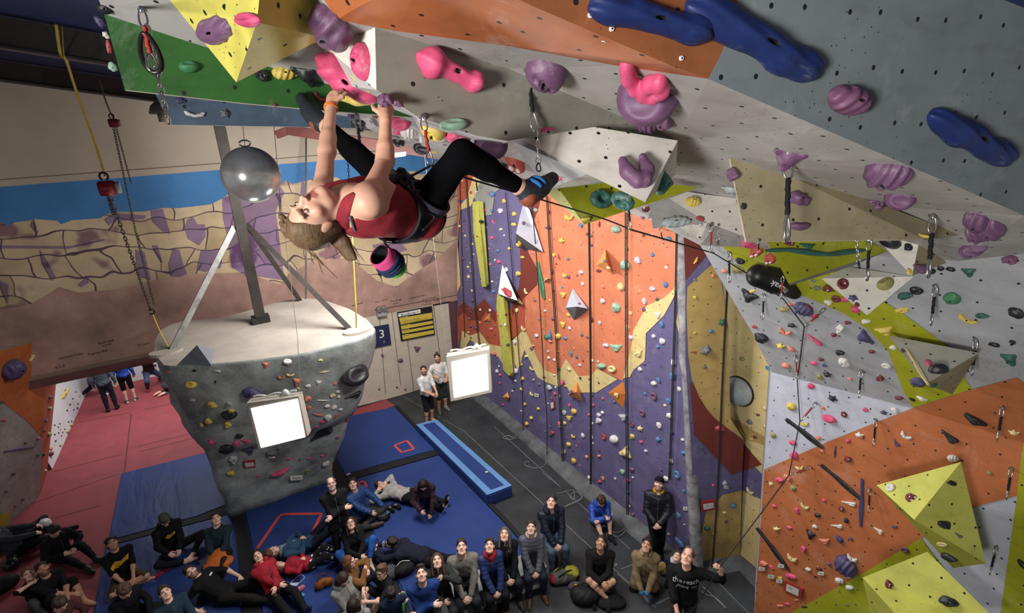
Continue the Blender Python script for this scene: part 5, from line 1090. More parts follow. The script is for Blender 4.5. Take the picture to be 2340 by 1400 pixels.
def build_body(J, sc, o, org, res=(.016, .0075, .0075), female=False):
    """the whole figure is one continuous mesh; clothes and hair are its children"""
    hf = [(J['head'], .15 * sc, res[1])] + [(J['wr' + k] + un(J['hd' + k]) * .08 * sc, .1 * sc, res[2]) for k in 'RL']
    ext = [J['wr' + k] + un(J['hd' + k]) * .2 * sc for k in 'RL'] + [J['head'] + J['hu'] * .12 * sc]
    s = SDF(axes_for(jpts(J, ['pel', 'neck', 'head'] + ARMK + LEGK) + ext, .16 * sc, res[0], hf), .03)
    torso(s, J, sc, 0, female); limbs(s, J, sc, female=female); feet(s, J, sc); head_prims(s, J, sc, female)
    for k in 'RL': hand(s, J['wr' + k], J['hd' + k], J['hn' + k], J['hs' + k], sc * (.92 if female else 1.), J.get('curl' + k, .55))
    skin = SK[o.get('skin', 'fair')]
    b = emit('person', s, SKIN, None, org, lambda v, l: face_cols(v, l, J, sc, skin, o)); b.location = org
    tag(b, o['label'], 'person', o.get('group'))
    # ---- top
    c = o.get('top')
    if c:
        puff = o.get('puff'); th = .024 if puff else o.get('thick', .016)
        s = SDF(axes_for(jpts(J, ['pel', 'neck'] + ARMK), .2 * sc, .013), .03)
        sl = o.get('sleeve', 1.)
        torso(s, J, sc, th, female); limbs(s, J, sc, arm=sl * .97, ia=th * .8, female=female, legs=False, lump=puff)
        if puff:
            p, n = J['pel'], J['neck']
            for t in np.arange(.0, .95, .12):
                q = p + (n - p) * t; up = un(n - p); r = un(J['right'] - up * (J['right'] @ up)); s.ell(q, np.stack([r, np.cross(up, r), up], 1), A_((.185 + .01 * t, .14, .04)) * sc, 2, .02)
        if o.get('coat'):
            for k in 'RL': s.cap(J['hip' + k], J['hip' + k] + (J['kn' + k] - J['hip' + k]) * .35, .115 * sc, .115 * sc, 2, .06)
        nk = J['neck']; up = un(J['neck'] - J['pel']); fw = np.cross(up, un(J['right'] - up * (J['right'] @ up)))
        s.ell(nk + up * .035 * sc + fw * .03 * sc, np.eye(3), A_((.06,) * 3) * sc, 0, .02, cut=True)
        tank = o.get('tank')
        t = emit(o.get('topname', 'jacket' if puff or o.get('thick', 0) > .02 else 'shirt'), s, quilt(c) if puff else cloth(c), b, org, it=1, wob=.0035 if puff else .006)
        J['_top'] = t
        if t and not tank and (puff or o.get('thick', 0) > .02) and not o.get('nozip'):
            tv = BVHTree.FromPolygons([v.co for v in t.data.vertices], [tuple(p.vertices) for p in t.data.polygons]); zp = []
            for q in np.linspace(.9, -.12, 16):
                c0 = J['pel'] + (J['neck'] - J['pel']) * q + fw * .45 * sc - org; h_ = tv.ray_cast(V(c0), V(-fw))
                if h_[0] is not None and h_[3] < .5 * sc: zp.append(h_[0] + V(fw) * .002)
            if len(zp) > 3:
                bm = bmesh.new(); tube(bm, zp, .0055 * sc, 5); me_obj('zip', bm, mat('zip_tape', '55565a' if rgb(c).mean() < .03 else '2a2a2e', .5, 0), b)
        if o.get('hood'):
            s = SDF(axes_for([nk], .25 * sc, .014), .03)
            for a in np.linspace(-2.2, 2.2, 9):
                q = nk + up * .02 * sc + (-fw * math.cos(a) * .085 + un(J['right']) * math.sin(a) * .1) * sc; s.ell(q, np.eye(3), A_((.05, .05, .05)) * sc, 0, .03)
            emit('hood', s, cloth(o.get('hoodc', c)), b, org)
        if o.get('scarf'):
            s = SDF(axes_for([nk], .3 * sc, .014), .03)
            for a in np.linspace(0, 6.28, 12): s.ell(nk + up * .02 * sc + (fw * math.cos(a) * .075 + un(J['right']) * math.sin(a) * .08) * sc, np.eye(3), A_((.035,) * 3) * sc, 0, .03)
            s.cap(nk + fw * .09 * sc, nk - up * .22 * sc + fw * .13 * sc, .035 * sc, .03 * sc)
            emit('scarf', s, cloth(o['scarf']), b, org)
        if o.get('collar'):
            s = SDF(axes_for([nk], .25 * sc, .014), .03)
            for a in np.linspace(-2.4, 2.4, 11): s.ell(nk + up * .035 * sc + (-fw * math.cos(a) * .07 + un(J['right']) * math.sin(a) * .075) * sc, np.eye(3), A_((.03,) * 3) * sc, 0, .02)
            emit('collar', s, cloth(o['collar']), b, org)
        if o.get('under'):
            s = SDF(axes_for(jpts(J, ['pel', 'neck']), .22 * sc, .014), .03); p, n = J['pel'], J['neck']; L = np.linalg.norm(n - p)
            s.cap(n - up * .06 * sc + fw * .06 * sc, p + up * L * .3 + fw * .075 * sc, .062 * sc, .075 * sc); s.put((slice(None),) * 3, np.zeros_like(s.D) + 1)
            emit('undershirt', s, cloth(o['under']), b, org)
    c = o.get('legs')
    if c:
        lg = o.get('leg', 1.); th = o.get('lthick', .014)
        s = SDF(axes_for(jpts(J, ['pel'] + LEGK), .18 * sc, .013), .03)
        p = J['pel']; up = un(J['neck'] - p); r = un(J['right'] - up * (J['right'] @ up)); R = np.stack([r, np.cross(up, r), up], 1)
        s.ell(p + up * .0 * sc, R, A_((.165 + th, .118 + th, .12 + th)) * sc, 4, .05)
        limbs(s, J, sc, leg=lg * .97, il=th, arms=False)
        emit('shorts' if lg < .8 else 'trousers', s, o.get('legm') or cloth(c), b, org, it=1, wob=.003)
    c = o.get('shoes')
    if c:
        for k in 'RL':
            s = SDF(axes_for([J['an' + k], J['to' + k], J['he' + k]], .09 * sc, .012), .02); feet(s, J, sc, .012, which=k)
            if o.get('boot'): s.cap(J['an' + k], J['an' + k] + (J['kn' + k] - J['an' + k]) * .35, .058 * sc, .06 * sc, 5, .03)
            sh = emit('boot' if o.get('boot') else 'shoe', s, cloth(c, .5), b, org)
            if o.get('sole'):
                s = SDF(axes_for([J['to' + k], J['he' + k]], .09 * sc, .01), .02)
                dz = un(J['an' + k] - J['he' + k]) * .034 * sc; s.cap(J['he' + k] - dz, J['to' + k] - dz * .7, .04 * sc, .034 * sc)
                emit('sole', s, cloth(o['sole'], .5), sh, A_((0, 0, 0)) + org)
                sh.children[0].location = (0, 0, 0)
    # ---- hair and headwear
    hs = o.get('hair', 'short'); hc = o.get('hc', '3a2a20')
    h, f, u, r = J['head'], J['hf'], J['hu'], J['hr']; R = np.stack([r, f, u], 1); P = lambda a, b_, c_: h + (r * a + f * b_ + u * c_) * sc
    if hs != 'bald' and hs != 'helmet':
        s = SDF(axes_for([h, h - u * (.3 if hs == 'long' else .1) * sc - f * .06 * sc], .19 * sc, .0095), .02)
        s.ell(P(0, -.017, .036), R, A_((.084, .1, .096)) * sc, 0, .02)
        if hs in ('short', 'crop', 'cap', 'bun', 'pony', 'beanie', 'quiff'): s.ell(P(0, -.05, -.02), R, A_((.078, .07, .09)) * sc, 0, .02)
        if hs in ('quiff',): s.ell(P(0, .03, .115), R, A_((.07, .06, .03)) * sc, 0, .03)
        if hs in ('short', 'crop', 'quiff', 'mop', 'pony', 'bun', 'topknot'):
            R2 = random.Random(int(abs(h[0]) * 991))
            for _ in range(16 if hs != 'crop' else 8):
                a = R2.uniform(0, 6.28); e_ = R2.uniform(.15, 1.2); s.ell(P(.08 * math.sin(a) * math.cos(e_), -.02 + .096 * math.cos(a) * math.cos(e_), .04 + .092 * math.sin(e_)), R, A_((.02, .02, .016)) * sc, 0, .012)
        if hs == 'mop':
            for a in np.linspace(0, 6.28, 12): s.ell(P(.06 * math.sin(a), -.03 + .075 * math.cos(a), .07), R, A_((.035, .035, .04)) * sc, 0, .015)
            s.ell(P(0, -.05, -.02), R, A_((.09, .07, .09)) * sc, 0, .02)
        if hs == 'long':
            dn = un(-u * .8 + A_((0, 0, -.6)))
            for x in (-.065, -.03, .03, .065): s.cap(P(x, -.04, .0), P(x * 1.25, -.05, -.05) + dn * .2 * sc, .05 * sc, .032 * sc, 0, .03)
            for x in (-.078, .078): s.cap(P(x, .01, .03), P(x * 1.15, .02, -.06) + dn * .14 * sc, .026 * sc, .02 * sc, 0, .03)
        if hs == 'bun': s.ell(P(0, -.06, .135), R, A_((.042, .042, .042)) * sc, 0, .012)
        if hs == 'pony': s.cap(P(0, -.11, .02), P(0, -.15, -.12), .035 * sc, .015 * sc, 0, .02)
        if hs == 'topknot': s.ell(P(0, -.02, .15), R, A_((.03, .035, .035)) * sc, 0, .012)
        s.ell(P(0, .102, -.03), R, A_((.072 if hs != 'long' else .062, .075, .105)) * sc, 0, .012, cut=True)
        if hs == 'crop' and o.get('recede'): s.ell(P(0, .07, .1), R, A_((.05, .06, .05)) * sc, 0, .01, cut=True)
        hm = hairm(hc)
        if hs not in ('cap', 'beanie') or hc: emit('hair', s, hm, b, org, it=1, wob=.002)
    if hs == 'beanie':
        s = SDF(axes_for([h], .19 * sc, .0095), .02); s.ell(P(0, -.02, .055), R, A_((.095, .11, .098)) * sc); s.ell(P(0, .06, -.1), R, A_((.2, .16, .13)) * sc, 0, .01, cut=True); emit('beanie', s, cloth(o['hat']), b, org)
    if hs == 'cap':
        s = SDF(axes_for([h], .23 * sc, .0095), .02); s.ell(P(0, -.015, .055), R, A_((.092, .106, .09)) * sc); s.ell(P(0, -.0, -.06), R, A_((.2, .2, .12)) * sc, 0, .01, cut=True); s.ell(P(0, .12, .062), R, A_((.075, .075, .014)) * sc, 0, .015); emit('cap', s, cloth(o['hat']), b, org)
    if hs == 'helmet':
        s = SDF(axes_for([h], .22 * sc, .0095), .02); s.ell(P(0, -.02, .05), R, A_((.11, .125, .11)) * sc); s.ell(P(0, .05, -.13), R, A_((.25, .25, .14)) * sc, 0, .01, cut=True)
        for x in (-.04, .04): s.ell(P(x, .02, .155), R, A_((.016, .035, .02)) * sc, 0, .005, cut=True)
        emit('helmet', s, mat('helmet_shell', 'd4d2cf', .35, .03), b, org)
    if o.get('glasses'):
        bm = bmesh.new()
        for x in (-.033, .033): tube(bm, [V(P(x + .021 * math.cos(t), .101, .006 + .017 * math.sin(t))) - V(org) for t in np.linspace(0, 6.28, 15)[:-1]], .0022 * sc, 5, closed=True)
        tube(bm, [V(P(-.012, .102, .01)) - V(org), V(P(.012, .102, .01)) - V(org)], .0022 * sc, 5)
        for x in (-1, 1): tube(bm, [V(P(x * .054, .099, .01)) - V(org), V(P(x * .08, .0, .012)) - V(org)], .0022 * sc, 5)
        me_obj('glasses', bm, mat('glasses_frame', '2a2422', .4, 0), b)
    return b
def make_pose(pose, sc, o):
    """joint positions of a figure facing +Y (its own right is +X), metres at 1.75 m tall"""
    z = A_((0, 0, 1.)); y = A_((0, 1., 0)); x = A_((1., 0, 0))
    D = dict(stand=dict(p=(0, 0, .93), l=(0, -.03, 1), h=((.27, .05, .86), (-.27, .05, .86)), hp=((.6, -1, 0), (-.6, -1, 0)), f=((.11, .02, .08), (-.11, -.02, .08)), kp=((.1, 1, 0), (-.1, 1, 0))),
             crossed=dict(p=(0, 0, .93), l=(0, -.05, 1), h=((-.1, .22, 1.22), (.12, .24, 1.17)), hp=((1, -.2, -.6), (-1, -.2, -.6)), f=((.12, .0, .08), (-.12, .03, .08)), kp=((.1, 1, 0), (-.1, 1, 0))),
             clasp=dict(p=(0, 0, .93), l=(0, -.05, 1), h=((.04, .26, 1.02), (-.04, .26, 1.0)), hp=((1, -.5, -.2), (-1, -.5, -.2)), f=((-.02, .12, .08), (-.1, -.02, .08)), kp=((.1, 1, 0), (-.1, 1, 0))),
             crossleg=dict(p=(0, 0, .12), l=(0, -.1, 1), h=((.06, .36, .17), (-.06, .37, .16)), hp=((1, -.6, .1), (-1, -.6, .1)), f=((-.14, .34, .07), (.14, .27, .07)), kp=((1, .25, .25), (-1, .25, .25)), t=((-.9, .5, 0), (.9, .5, 0))),
             kneesup=dict(p=(0, 0, .12), l=(0, .05, 1), h=((-.04, .45, .32), (.05, .44, .34)), hp=((1, -.3, -.2), (-1, -.3, -.2)), f=((.13, .5, .08), (-.13, .47, .08)), kp=((.2, .2, 1), (-.2, .2, 1))),
             longsit=dict(p=(0, 0, .12), l=(0, -.28, 1), h=((.12, .3, .3), (-.1, .32, .28)), hp=((1, -.4, -.2), (-1, -.4, -.2)), f=((.1, .8, .08), (-.12, .74, .08)), kp=((.3, .1, 1), (-.3, .1, 1))),
             bench=dict(p=(0, 0, .52), l=(0, .12, 1), h=((.05, .42, .52), (-.04, .43, .5)), hp=((1, -.3, -.3), (-1, -.3, -.3)), f=((.13, .44, .08), (-.13, .4, .08)), kp=((.1, 1, .6), (-.1, 1, .6))),
             kneel=dict(p=(0, -.05, .26), l=(0, .1, 1), h=((.06, .3, .3), (-.05, .3, .28)), hp=((1, -.4, -.2), (-1, -.4, -.2)), f=((.12, -.26, .06), (-.12, -.26, .06)), kp=((.15, 1, -.1), (-.15, 1, -.1)), t=((0, -1, -.1), (0, -1, -.1))),
             lie=dict(p=(0, 0, .12), l=(0, -1, .07), h=((.18, -.62, .22), (-.14, -.62, .22)), hp=((1, -.9, 0), (-1, -.9, 0)), f=((.1, .86, .09), (-.08, .84, .09)), kp=((.1, 0, 1), (-.1, 0, 1)), t=((.2, .2, 1), (-.2, .2, 1))),
             liebelly=dict(p=(0, 0, .12), l=(0, -1, .12), h=((.06, -.12, .27), (-.06, -.14, .27)), hp=((1, 0, -.2), (-1, 0, -.2)), f=((.12, .7, .09), (-.12, .62, .09)), kp=((.1, .2, 1), (-.1, .2, 1)), t=((.1, .8, .3), (-.1, .8, .3))),
             recline=dict(p=(0, 0, .12), l=(0, -1, .75), h=((.3, -.3, .09), (-.28, .1, .2)), hp=((.6, -1, -.2), (-1, -.3, 0)), f=((.12, .84, .08), (-.1, .8, .08)), kp=((.2, .0, 1), (-.3, 0, 1)), t=((.2, .4, 1), (-.2, .4, 1))),
             prone=dict(p=(0, 0, .12), l=(0, 1, .3), h=((.1, .95, .2), (-.1, .93, .2)), hp=((.8, .2, -1), (-.8, .2, -1)), f=((.12, -.82, .09), (-.12, -.84, .09)), kp=((0, 0, -1), (0, 0, -1)), t=((0, -1, -.2), (0, -1, -.2))),
             lunge=dict(p=(0, 0, .62), l=(0, .25, 1), h=((.06, .3, 1.15), (-.1, .3, 1.12)), hp=((1, 0, -.3), (-1, 0, -.3)), f=((.2, .12, .08), (-.3, -.42, .1)), kp=((.2, 1, .3), (-.4, 1, 0))))[pose]
    D = dict(D); D.update(o.get('pose', {}))
    P = A_(D['p'], float) * sc; l = un(D['l'])
    J = dict(pel=P); r = x.copy()
    J['right'] = r
    n = P + l * .53 * sc; J['neck'] = n
    f = np.cross(l, r)
    face = un(o.get('face', y)); 
    hu = un(un(l * .6 + z * .5) - face * (un(l * .6 + z * .5) @ face)) if abs(un(l * .6 + z * .5) @ face) < .98 else un(l)
    hr = np.cross(face, hu); J.update(hf=face, hu=hu, hr=hr)
    J['head'] = n + (un(l * .75 + face * .2 + hu * .45)) * .155 * sc
    tw = math.radians(o.get('roll', 0))
    fem = o.get('f'); sw = .152 if fem else .174
    for k, sg, i in (('R', 1, 0), ('L', -1, 1)):
        J['sh' + k] = n - l * .072 * sc + r * sg * sw * sc
        J['hip' + k] = P + r * sg * .09 * sc - l * .01 * sc
        el, wr = ik(J['sh' + k], A_(D['h'][i], float) * sc, .285 * sc, .25 * sc, A_(D['hp'][i], float)); J['el' + k], J['wr' + k] = el, wr
        kn, an = ik(J['hip' + k], A_(D['f'][i], float) * sc, .43 * sc, .41 * sc, A_(D['kp'][i], float)); J['kn' + k], J['an' + k] = kn, an
        t = D.get('t'); td = un(A_(t[i], float)) if t else un((sg * .2, 1, -.12))
        sh = un(an - kn)
        J['he' + k] = an + sh * .035 * sc - td * .045 * sc; J['to' + k] = an + sh * .045 * sc + td * .165 * sc
        fd = un(wr - el); J['hd' + k] = un(fd + A_((-sg * .25, .1, -.15)))
        J['hn' + k] = un(A_((sg * .3, .5, .8))); J['hs' + k] = A_((-sg * 1., .4, .3))
    return J
def spin(J, ang, loc):
    c, s = math.cos(ang), math.sin(ang); R = A_(((c, -s, 0), (s, c, 0), (0, 0, 1)))
    vec = {'right', 'hf', 'hu', 'hr', 'hdR', 'hdL', 'hnR', 'hnL', 'hsR', 'hsL'}
    return {k: (v if isinstance(v, float) else R @ v + (0 if k in vec else loc)) for k, v in J.items()}
CROWD = []
def person(label, stance, hx, hy, yaw=0, sc=1., z0=MATZ, look='up', feetpx=None, **o):
    o['label'] = label
    ref = flr(hx, hy, z0 + .8) if not feetpx else flr(*feetpx, z0)
    ang = math.atan2(-ref.y, -ref.x) - math.pi / 2 + math.radians(yaw)      # local +Y towards the camera, plus yaw
    if look == 'up': w = un(A_((.6, 2., 6.9)) - A_((ref.x, ref.y, 1.)))
    elif look == 'down': w = A_((math.cos(ang + math.pi / 2), math.sin(ang + math.pi / 2), -.9))
    elif look == 'fwd': w = A_((math.cos(ang + math.pi / 2), math.sin(ang + math.pi / 2), .1))
    else: w = A_(look, float)
    c, s = math.cos(-ang), math.sin(-ang); w = un(w); o['face'] = A_((c * w[0] - s * w[1], s * w[0] + c * w[1], w[2]))
    if stance in ('lie', 'liebelly') and look == 'up': o['face'] = un(A_((0, .45, 1.)))
    J = make_pose(stance, sc, o)
    loc = A_((0., 0., z0)); Jr = spin(J, ang, A_((0, 0, 0)))
    if feetpx: loc[:2] = (ref.x, ref.y)
    else:
        t = flr(hx, hy, z0 + Jr['head'][2]); loc[:2] = t.x - Jr['head'][0], t.y - Jr['head'][1]
    J = spin(J, ang, loc)
    b = build_body(J, sc, o, loc, female=bool(o.get('f')))
    CROWD.append((b, J)); return b, J
def decal(target, txt, center, right, up, size, m, parent, org, name='print', th=.004, align='CENTER'):
    """lettering laid onto a garment"""
    if not isinstance(txt, str):
        bm = bmesh.new()
        for pl in txt: bm.faces.new([bm.verts.new((x * size, y * size, 0)) for x, y in pl])
        bmesh.ops.triangulate(bm, faces=bm.faces); return _lay(bm, target, center, right, up, size, m, parent, org, name, th)
    cu = bpy.data.curves.new('lettering', 'FONT'); cu.body = txt; cu.size = size; cu.align_x = align; cu.resolution_u = 2
    to = bpy.data.objects.new('lettering', cu); COL.objects.link(to); bpy.context.view_layer.update()
    me = bpy.data.meshes.new_from_object(to); bpy.data.objects.remove(to)
    bm = bmesh.new(); bm.from_mesh(me); bpy.data.meshes.remove(me)
    return _lay(bm, target, center, right, up, size, m, parent, org, name, th)
def _lay(bm, target, center, right, up, size, m, parent, org, name, th):
    bmesh.ops.subdivide_edges(bm, edges=[e for e in bm.edges if e.calc_length() > size * .3], cuts=1)
    n = np.cross(right, up)
    tb = BVHTree.FromPolygons([v.co for v in target.data.vertices], [tuple(p.vertices) for p in target.data.polygons])
    for v in bm.verts:
        w = A_(center) + right * v.co.x + up * v.co.y - org + n * .3
        r = tb.ray_cast(V(w), V(-n))
        v.co = (r[0] + V(n) * th) if r[0] is not None else V(w - n * .2)
    return me_obj(name, bm, m, parent)
PEO = dict(group='spectators')
B_, N_ = '1a1a1e', '20263c'
YEL = mat('yellow_print', 'c89a28', .7, 0)
def chest(J, sc=1., t=.66, d=0.):
    up = un(J['neck'] - J['pel']); r = un(J['right'] - up * (J['right'] @ up)); return J['pel'] + (J['neck'] - J['pel']) * t + r * d, r, up
P_ = person
SPLASH = [[(-1., -.1), (-.45, .4), (.1, .15), (.95, .5), (.8, -.1), (.3, -.25), (-.2, -.55), (-.8, -.45)]]; BAR = [[(-1, .3), (1, .3), (1, -.3), (-1, -.3)]]
# --- the next hall
P_('person seen from behind in grey shirt and dark jeans in the next hall', 'stand', 0, 0, 170, 1., .0, 'fwd', (258, 937), top='4d5a66', legs='20242e', shoes='191919', hc='2a2018')
P_('person seen from behind in a blue hoodie and black shorts in the next hall', 'stand', 0, 0, 175, .98, .0, 'fwd', (301, 917), top='2c4aa8', hood=1, legs='141418', leg=.55, shoes='4a5240', sole='c8c8c0', hc='2a2018')
P_('person in a dark jacket lunging with a camera raised in the next hall', 'lunge', 0, 0, 10, .98, .0, 'up', (352, 885), top='2a1a20', legs='3c4a66', shoes='a83a40', hair='long', hc='2a1c16', f=1)
P_('person in a purple patterned dress stepping past the white hall wall', 'lunge', 0, 0, 100, .95, .0, 'fwd', (224, 904), top='54456a', coat=1, legs='241a24', shoes='c8c0c0', hair='long', hc='3a2a20', f=1)
P_('person in grey kneeling on the red hall floor beside the pillar', 'kneel', 0, 0, 120, .95, .0, 'fwd', (388, 893), top='4a5058', legs='4a4e55', hc='1c1614')
# --- belayers beside the board wall
b, J = P_('bearded person in white T-shirt and black shorts belaying by the board wall', 'stand', 968, 846, 35, 1., 0., 'up', hc='2e2620', beard='2e2620', hair='crop', top='cfcdcb', sleeve=.42, legs='16161a', leg=.55, skin='tan', pose=dict(h=((.12, .36, 1.08), (-.06, .38, 1.05))), thick=.02)
b, J = P_('person with a topknot in white T-shirt and dark green shorts behind the lamp panel', 'stand', 999, 818, 20, 1.03, 0., 'up', hc='2a221e', hair='topknot', beard='3a2e26', top='cfcdcb', sleeve=.42, legs='27332e', leg=.6, skin='tan', shoes='6a6a66', pose=dict(h=((.2, .2, 1.2), (-.1, .3, 1.1))))
# --- red floor group
P_('person in black lying on the red floor in a white climbing helmet', 'lie', 100, 1198, -105, 1., 0., (.3, .9, .3), hair='helmet', top=B_, legs=B_, thick=.025, hc='1c1614')
P_('dark haired person in black jacket with pale soles bent over a phone on red floor', 'longsit', 124, 1212, 25, 1., 0., 'down', top='17181c', thick=.026, legs='15161a', shoes='2a2a2a', sole='b8b0a0', hc='17120f', pose=dict(l=(.05, .18, 1)))
P_('person in a grey sweater leaning in at the edge of the red floor', 'longsit', -22, 1205, 75, 1., 0., 'up', top='31343c', thick=.024, legs='17181c', shoes='17181c', hc='3a2a20', pose=dict(h=((.1, .45, .35), (-.1, .5, .4))))
P_('person in black T-shirt and grey leggings resting chin on hand on the red floor', 'kneesup', 64, 1312, 18, .95, 0., 'up', f=1, top='16161a', sleeve=.42, legs='4e4c50', hc='6a4c36', hair='pony', pose=dict(h=((.04, .2, .72), (-.1, .42, .4))))
P_('bearded person in a black vest hugging one bare knee on the red floor', 'kneesup', 97, 1300, 25, 1.04, 0., 'up', top='15151a', sleeve=.06, legs='17181c', leg=.6, hc='17120f', beard='17120f', skin='tan')
P_('dark haired person in blue jeans seated at the bottom edge of the red floor', 'longsit', 137, 1380, 30, .95, 0., 'down', top='4a2a2e', legs='4f6d96', hc='2a2018', hair='mop', pose=dict(l=(0, .2, 1)))
# --- first blue mats
b, J = P_('cross-legged person in black T-shirt with yellow print and brown shorts', 'crossleg', 256, 1241, 4, 1.02, top='141416', sleeve=.42, legs='4a3a2a', leg=.5, skin='tan', hc='1c1614', hair='mop', stubble=1)
c, r, u = chest(J); decal(J['_top'], SPLASH, c, -r, un(u - r * .15), .15, YEL, b, A_(b.location))
b, J = P_('barefoot person in grey beanie and black hoodie with yellow print', 'crossleg', 376, 1187, 8, 1., top='18191d', thick=.024, nozip=1, hood=1, legs='1b1c20', hair='beanie', hat='55554a', hc='4a3a2c', pose=dict(f=((-.02, .5, .07), (-.2, .42, .07)), h=((.16, .4, .34), (-.02, .4, .28))), look='down')
c, r, u = chest(J); decal(J['_top'], SPLASH, c, -r, u, .09, YEL, b, A_(b.location))
P_('brown haired person in black bowed over the mat by the yellow spotted bag', 'crossleg', 285, 1350, 25, 1., top='15151a', legs='1a1a1e', hc='4a3426', hair='mop', look='down', pose=dict(l=(.1, .25, 1)))
P_('smiling person in teal zip jacket at the bottom edge of the mat', 'longsit', 377, 1354, 12, 1., top='1f3444', thick=.022, legs='1a1a1e', hc='2a1e18', hair='crop')
b, J = P_('person in teal sweater holding an orange jacket on the lap', 'longsit', 493, 1185, -22, 1.02, top='1f3038', thick=.02, sleeve=.8, legs='24211f', shoes='24211f', hc='3a2a20', pose=dict(h=((.0, .3, .3), (-.08, .34, .3))))
JLAP = J
b, J = P_('person in black T-shirt with white chest logo reclining on one elbow', 'recline', 436, 1306, 48, 1.03, top='141416', sleeve=.45, legs='1d1b1a', shoes='4a3a2c', hc='1c1614', hair='crop', beard='3a2a20', pose=dict(l=(0, -1, .95)))
c, r, u = chest(J, 1, .76, -.07); decal(J['_top'], BAR, c, -r, u, .05, mat('white_print', 'cfcfcf', .7, 0), b, A_(b.location))
# --- middle mat
b, J = P_('person in red hooded jacket reclining and holding a phone', 'recline', 588, 1270, 18, .98, top='9c2230', thick=.024, hood=1, legs='17171b', shoes='2a3146', hc='241a16', hair='long', f=1, pose=dict(l=(0, -.9, .9), h=((-.02, .2, .34), (.08, .22, .34))))
P_('person in blue denim jacket lying with grey boots crossed on the mat', 'liebelly', 624, 1260, 88, 1., top='2c4a66', thick=.022, legs='1f2433', shoes='3a3833', boot=1, hc='7a5238', scarf='77808a', f=1, pose=dict(f=((.12, .72, .09), (-.1, .66, .09))))
P_('child in red jacket and black leggings with white dots lying on the mat', 'liebelly', 636, 1292, 72, .8, top='9c2230', thick=.024, legs='1a1a1e', legm=mat('dotted_leggings', '17171b', .85, .1, 6., spots=(11., .26)), shoes='b02a34', hc='5a3a28', hair='long', f=1)
b, J = P_('grey bearded person standing with crossed arms in black coat and glasses', 'crossed', 757, 1106, 8, 1.0, top='18181b', thick=.022, coat=1, legs='1a1a1c', shoes='5a3a28', hc='6a625c', beard='8a8580', hair='crop', recede=1, glasses=1)
P_('person in blue puffer jacket seated beside the standing grey bearded one', 'crossleg', 806, 1106, 30, 1.02, top='24477f', puff=1, legs='38383a', shoes='4a3a30', hc='1c1614', pose=dict(h=((-.1, .4, .2), (-.35, .35, .2)), f=((.05, .45, .07), (.05, .3, .07))))
P_('long haired person in glasses, black top and bright blue leggings', 'kneesup', 801, 1195, 8, .97, top='18181a', thick=.018, legs='2a5cab', leg=.9, shoes='b5a8a0', hc='3a2a22', hair='long', glasses=1, f=1, pose=dict(f=((.2, .42, .08), (-.16, .38, .08)), kp=((.6, .4, .8), (-.6, .4, .8)), h=((-.02, .38, .3), (.04, .38, .28))))
P_('long brown haired person in mustard jacket facing across the mat', 'kneesup', 797, 1283, 72, .97, top='7a5530', thick=.026, legs='1f2433', hc='6a4428', hair='long', f=1, look='fwd', pose=dict(h=((.02, .3, .6), (-.02, .34, .56))))
P_('person in pale grey hoodie smiling down beside an orange bag', 'crossleg', 783, 1322, 35, .97, top='8d8b88', thick=.026, hood=1, legs='24242a', hc='3a2820', hair='long', f=1, look='down')
P_('person in pale grey hoodie with dark hair seen from behind', 'crossleg', 808, 1380, 165, .95, top='8a8886', thick=.026, hood=1, legs='24242a', hc='2a1e1a', hair='long', f=1, look='fwd')
P_('fair haired boy in glasses and black T-shirt with bare shins', 'kneesup', 872, 1305, -65, .92, top='17181e', sleeve=.42, legs='1a1a1e', leg=.5, shoes='26282a', hc='6a4c34', hair='quiff', glasses=1, look=(-.8, -.5, .1), pose=dict(h=((.1, .4, .55), (-.1, .45, .5))))
P_('dark haired boy in navy and green seen from behind at the bottom edge', 'crossleg', 893, 1352, 185, .85, top='1c2c44', sleeve=.5, legs='2a6a3a', leg=.5, hc='1c1614', hair='mop', look='fwd')
# --- big mat
P_('person in white shirt and black dungarees lying with arms behind the head', 'lie', 869, 1109, 50, 1.02, top='a8a6a2', thick=.02, legs='15171c', shoes='17181c', hc='2a1e18', sole='b8b8b4')
P_('dark haired person in maroon hoodie kneeling over cards on the mat', 'kneel', 967, 1108, -8, .97, top='3c2830', thick=.026, hood=1, legs='3a4560', hc='17120f', hair='long', f=1, look='down', pose=dict(l=(0, .5, 1), h=((.1, .4, .3), (-.1, .48, .12))))
P_('dark haired boy in navy hoodie lying prone with a phone', 'prone', 894, 1240, -118, .98, top='1d2130', thick=.026, hood=1, legs='17171b', shoes='17171b', hc='17120f', hair='mop', look='fwd')
BZ = 0.
P_('person in royal blue sweater with folded arms in front of the bench', 'bench', 963, 1312, 2, 1.03, BZ, top='1f3a72', thick=.018, legs='17171b', hc='33241c', hair='quiff', stubble=1, pose=dict(h=((-.1, .26, .8), (.14, .27, .74)), hp=((1, -.2, -.7), (-1, -.2, -.7))))
P_('long haired person in dark green jacket with a hand on the shoulder', 'bench', 999, 1281, 6, .98, BZ, top='2d302c', thick=.022, legs='2b2d30', shoes='2b2d30', hc='4a382c', hair='long', f=1, pose=dict(h=((-.0, .3, .62), (-.06, .2, 1.0))))
P_('person in grey zip jacket leaning forward with clasped hands on the bench', 'bench', 1055, 1250, 2, 1.04, BZ, top='77746d', thick=.022, under='15171c', legs='26292f', leg=.85, hc='1c1614', hair='short', shoes='6a625c')
P_('person in navy puffer jacket and red scarf with tan boots on the bench', 'bench', 1119, 1247, 12, .98, BZ, top='23305e', puff=1, scarf='a02632', legs='17171b', shoes='8a6238', boot=1, hc='33231c', hair='pony', f=1)
P_('grey haired person in a black coat at the far side of the bench', 'bench', 1153, 1221, 10, .98, BZ, top='17181b', thick=.026, legs='23272e', shoes='3a3028', hc='5a534c', hair='long', f=1, collar='222226')
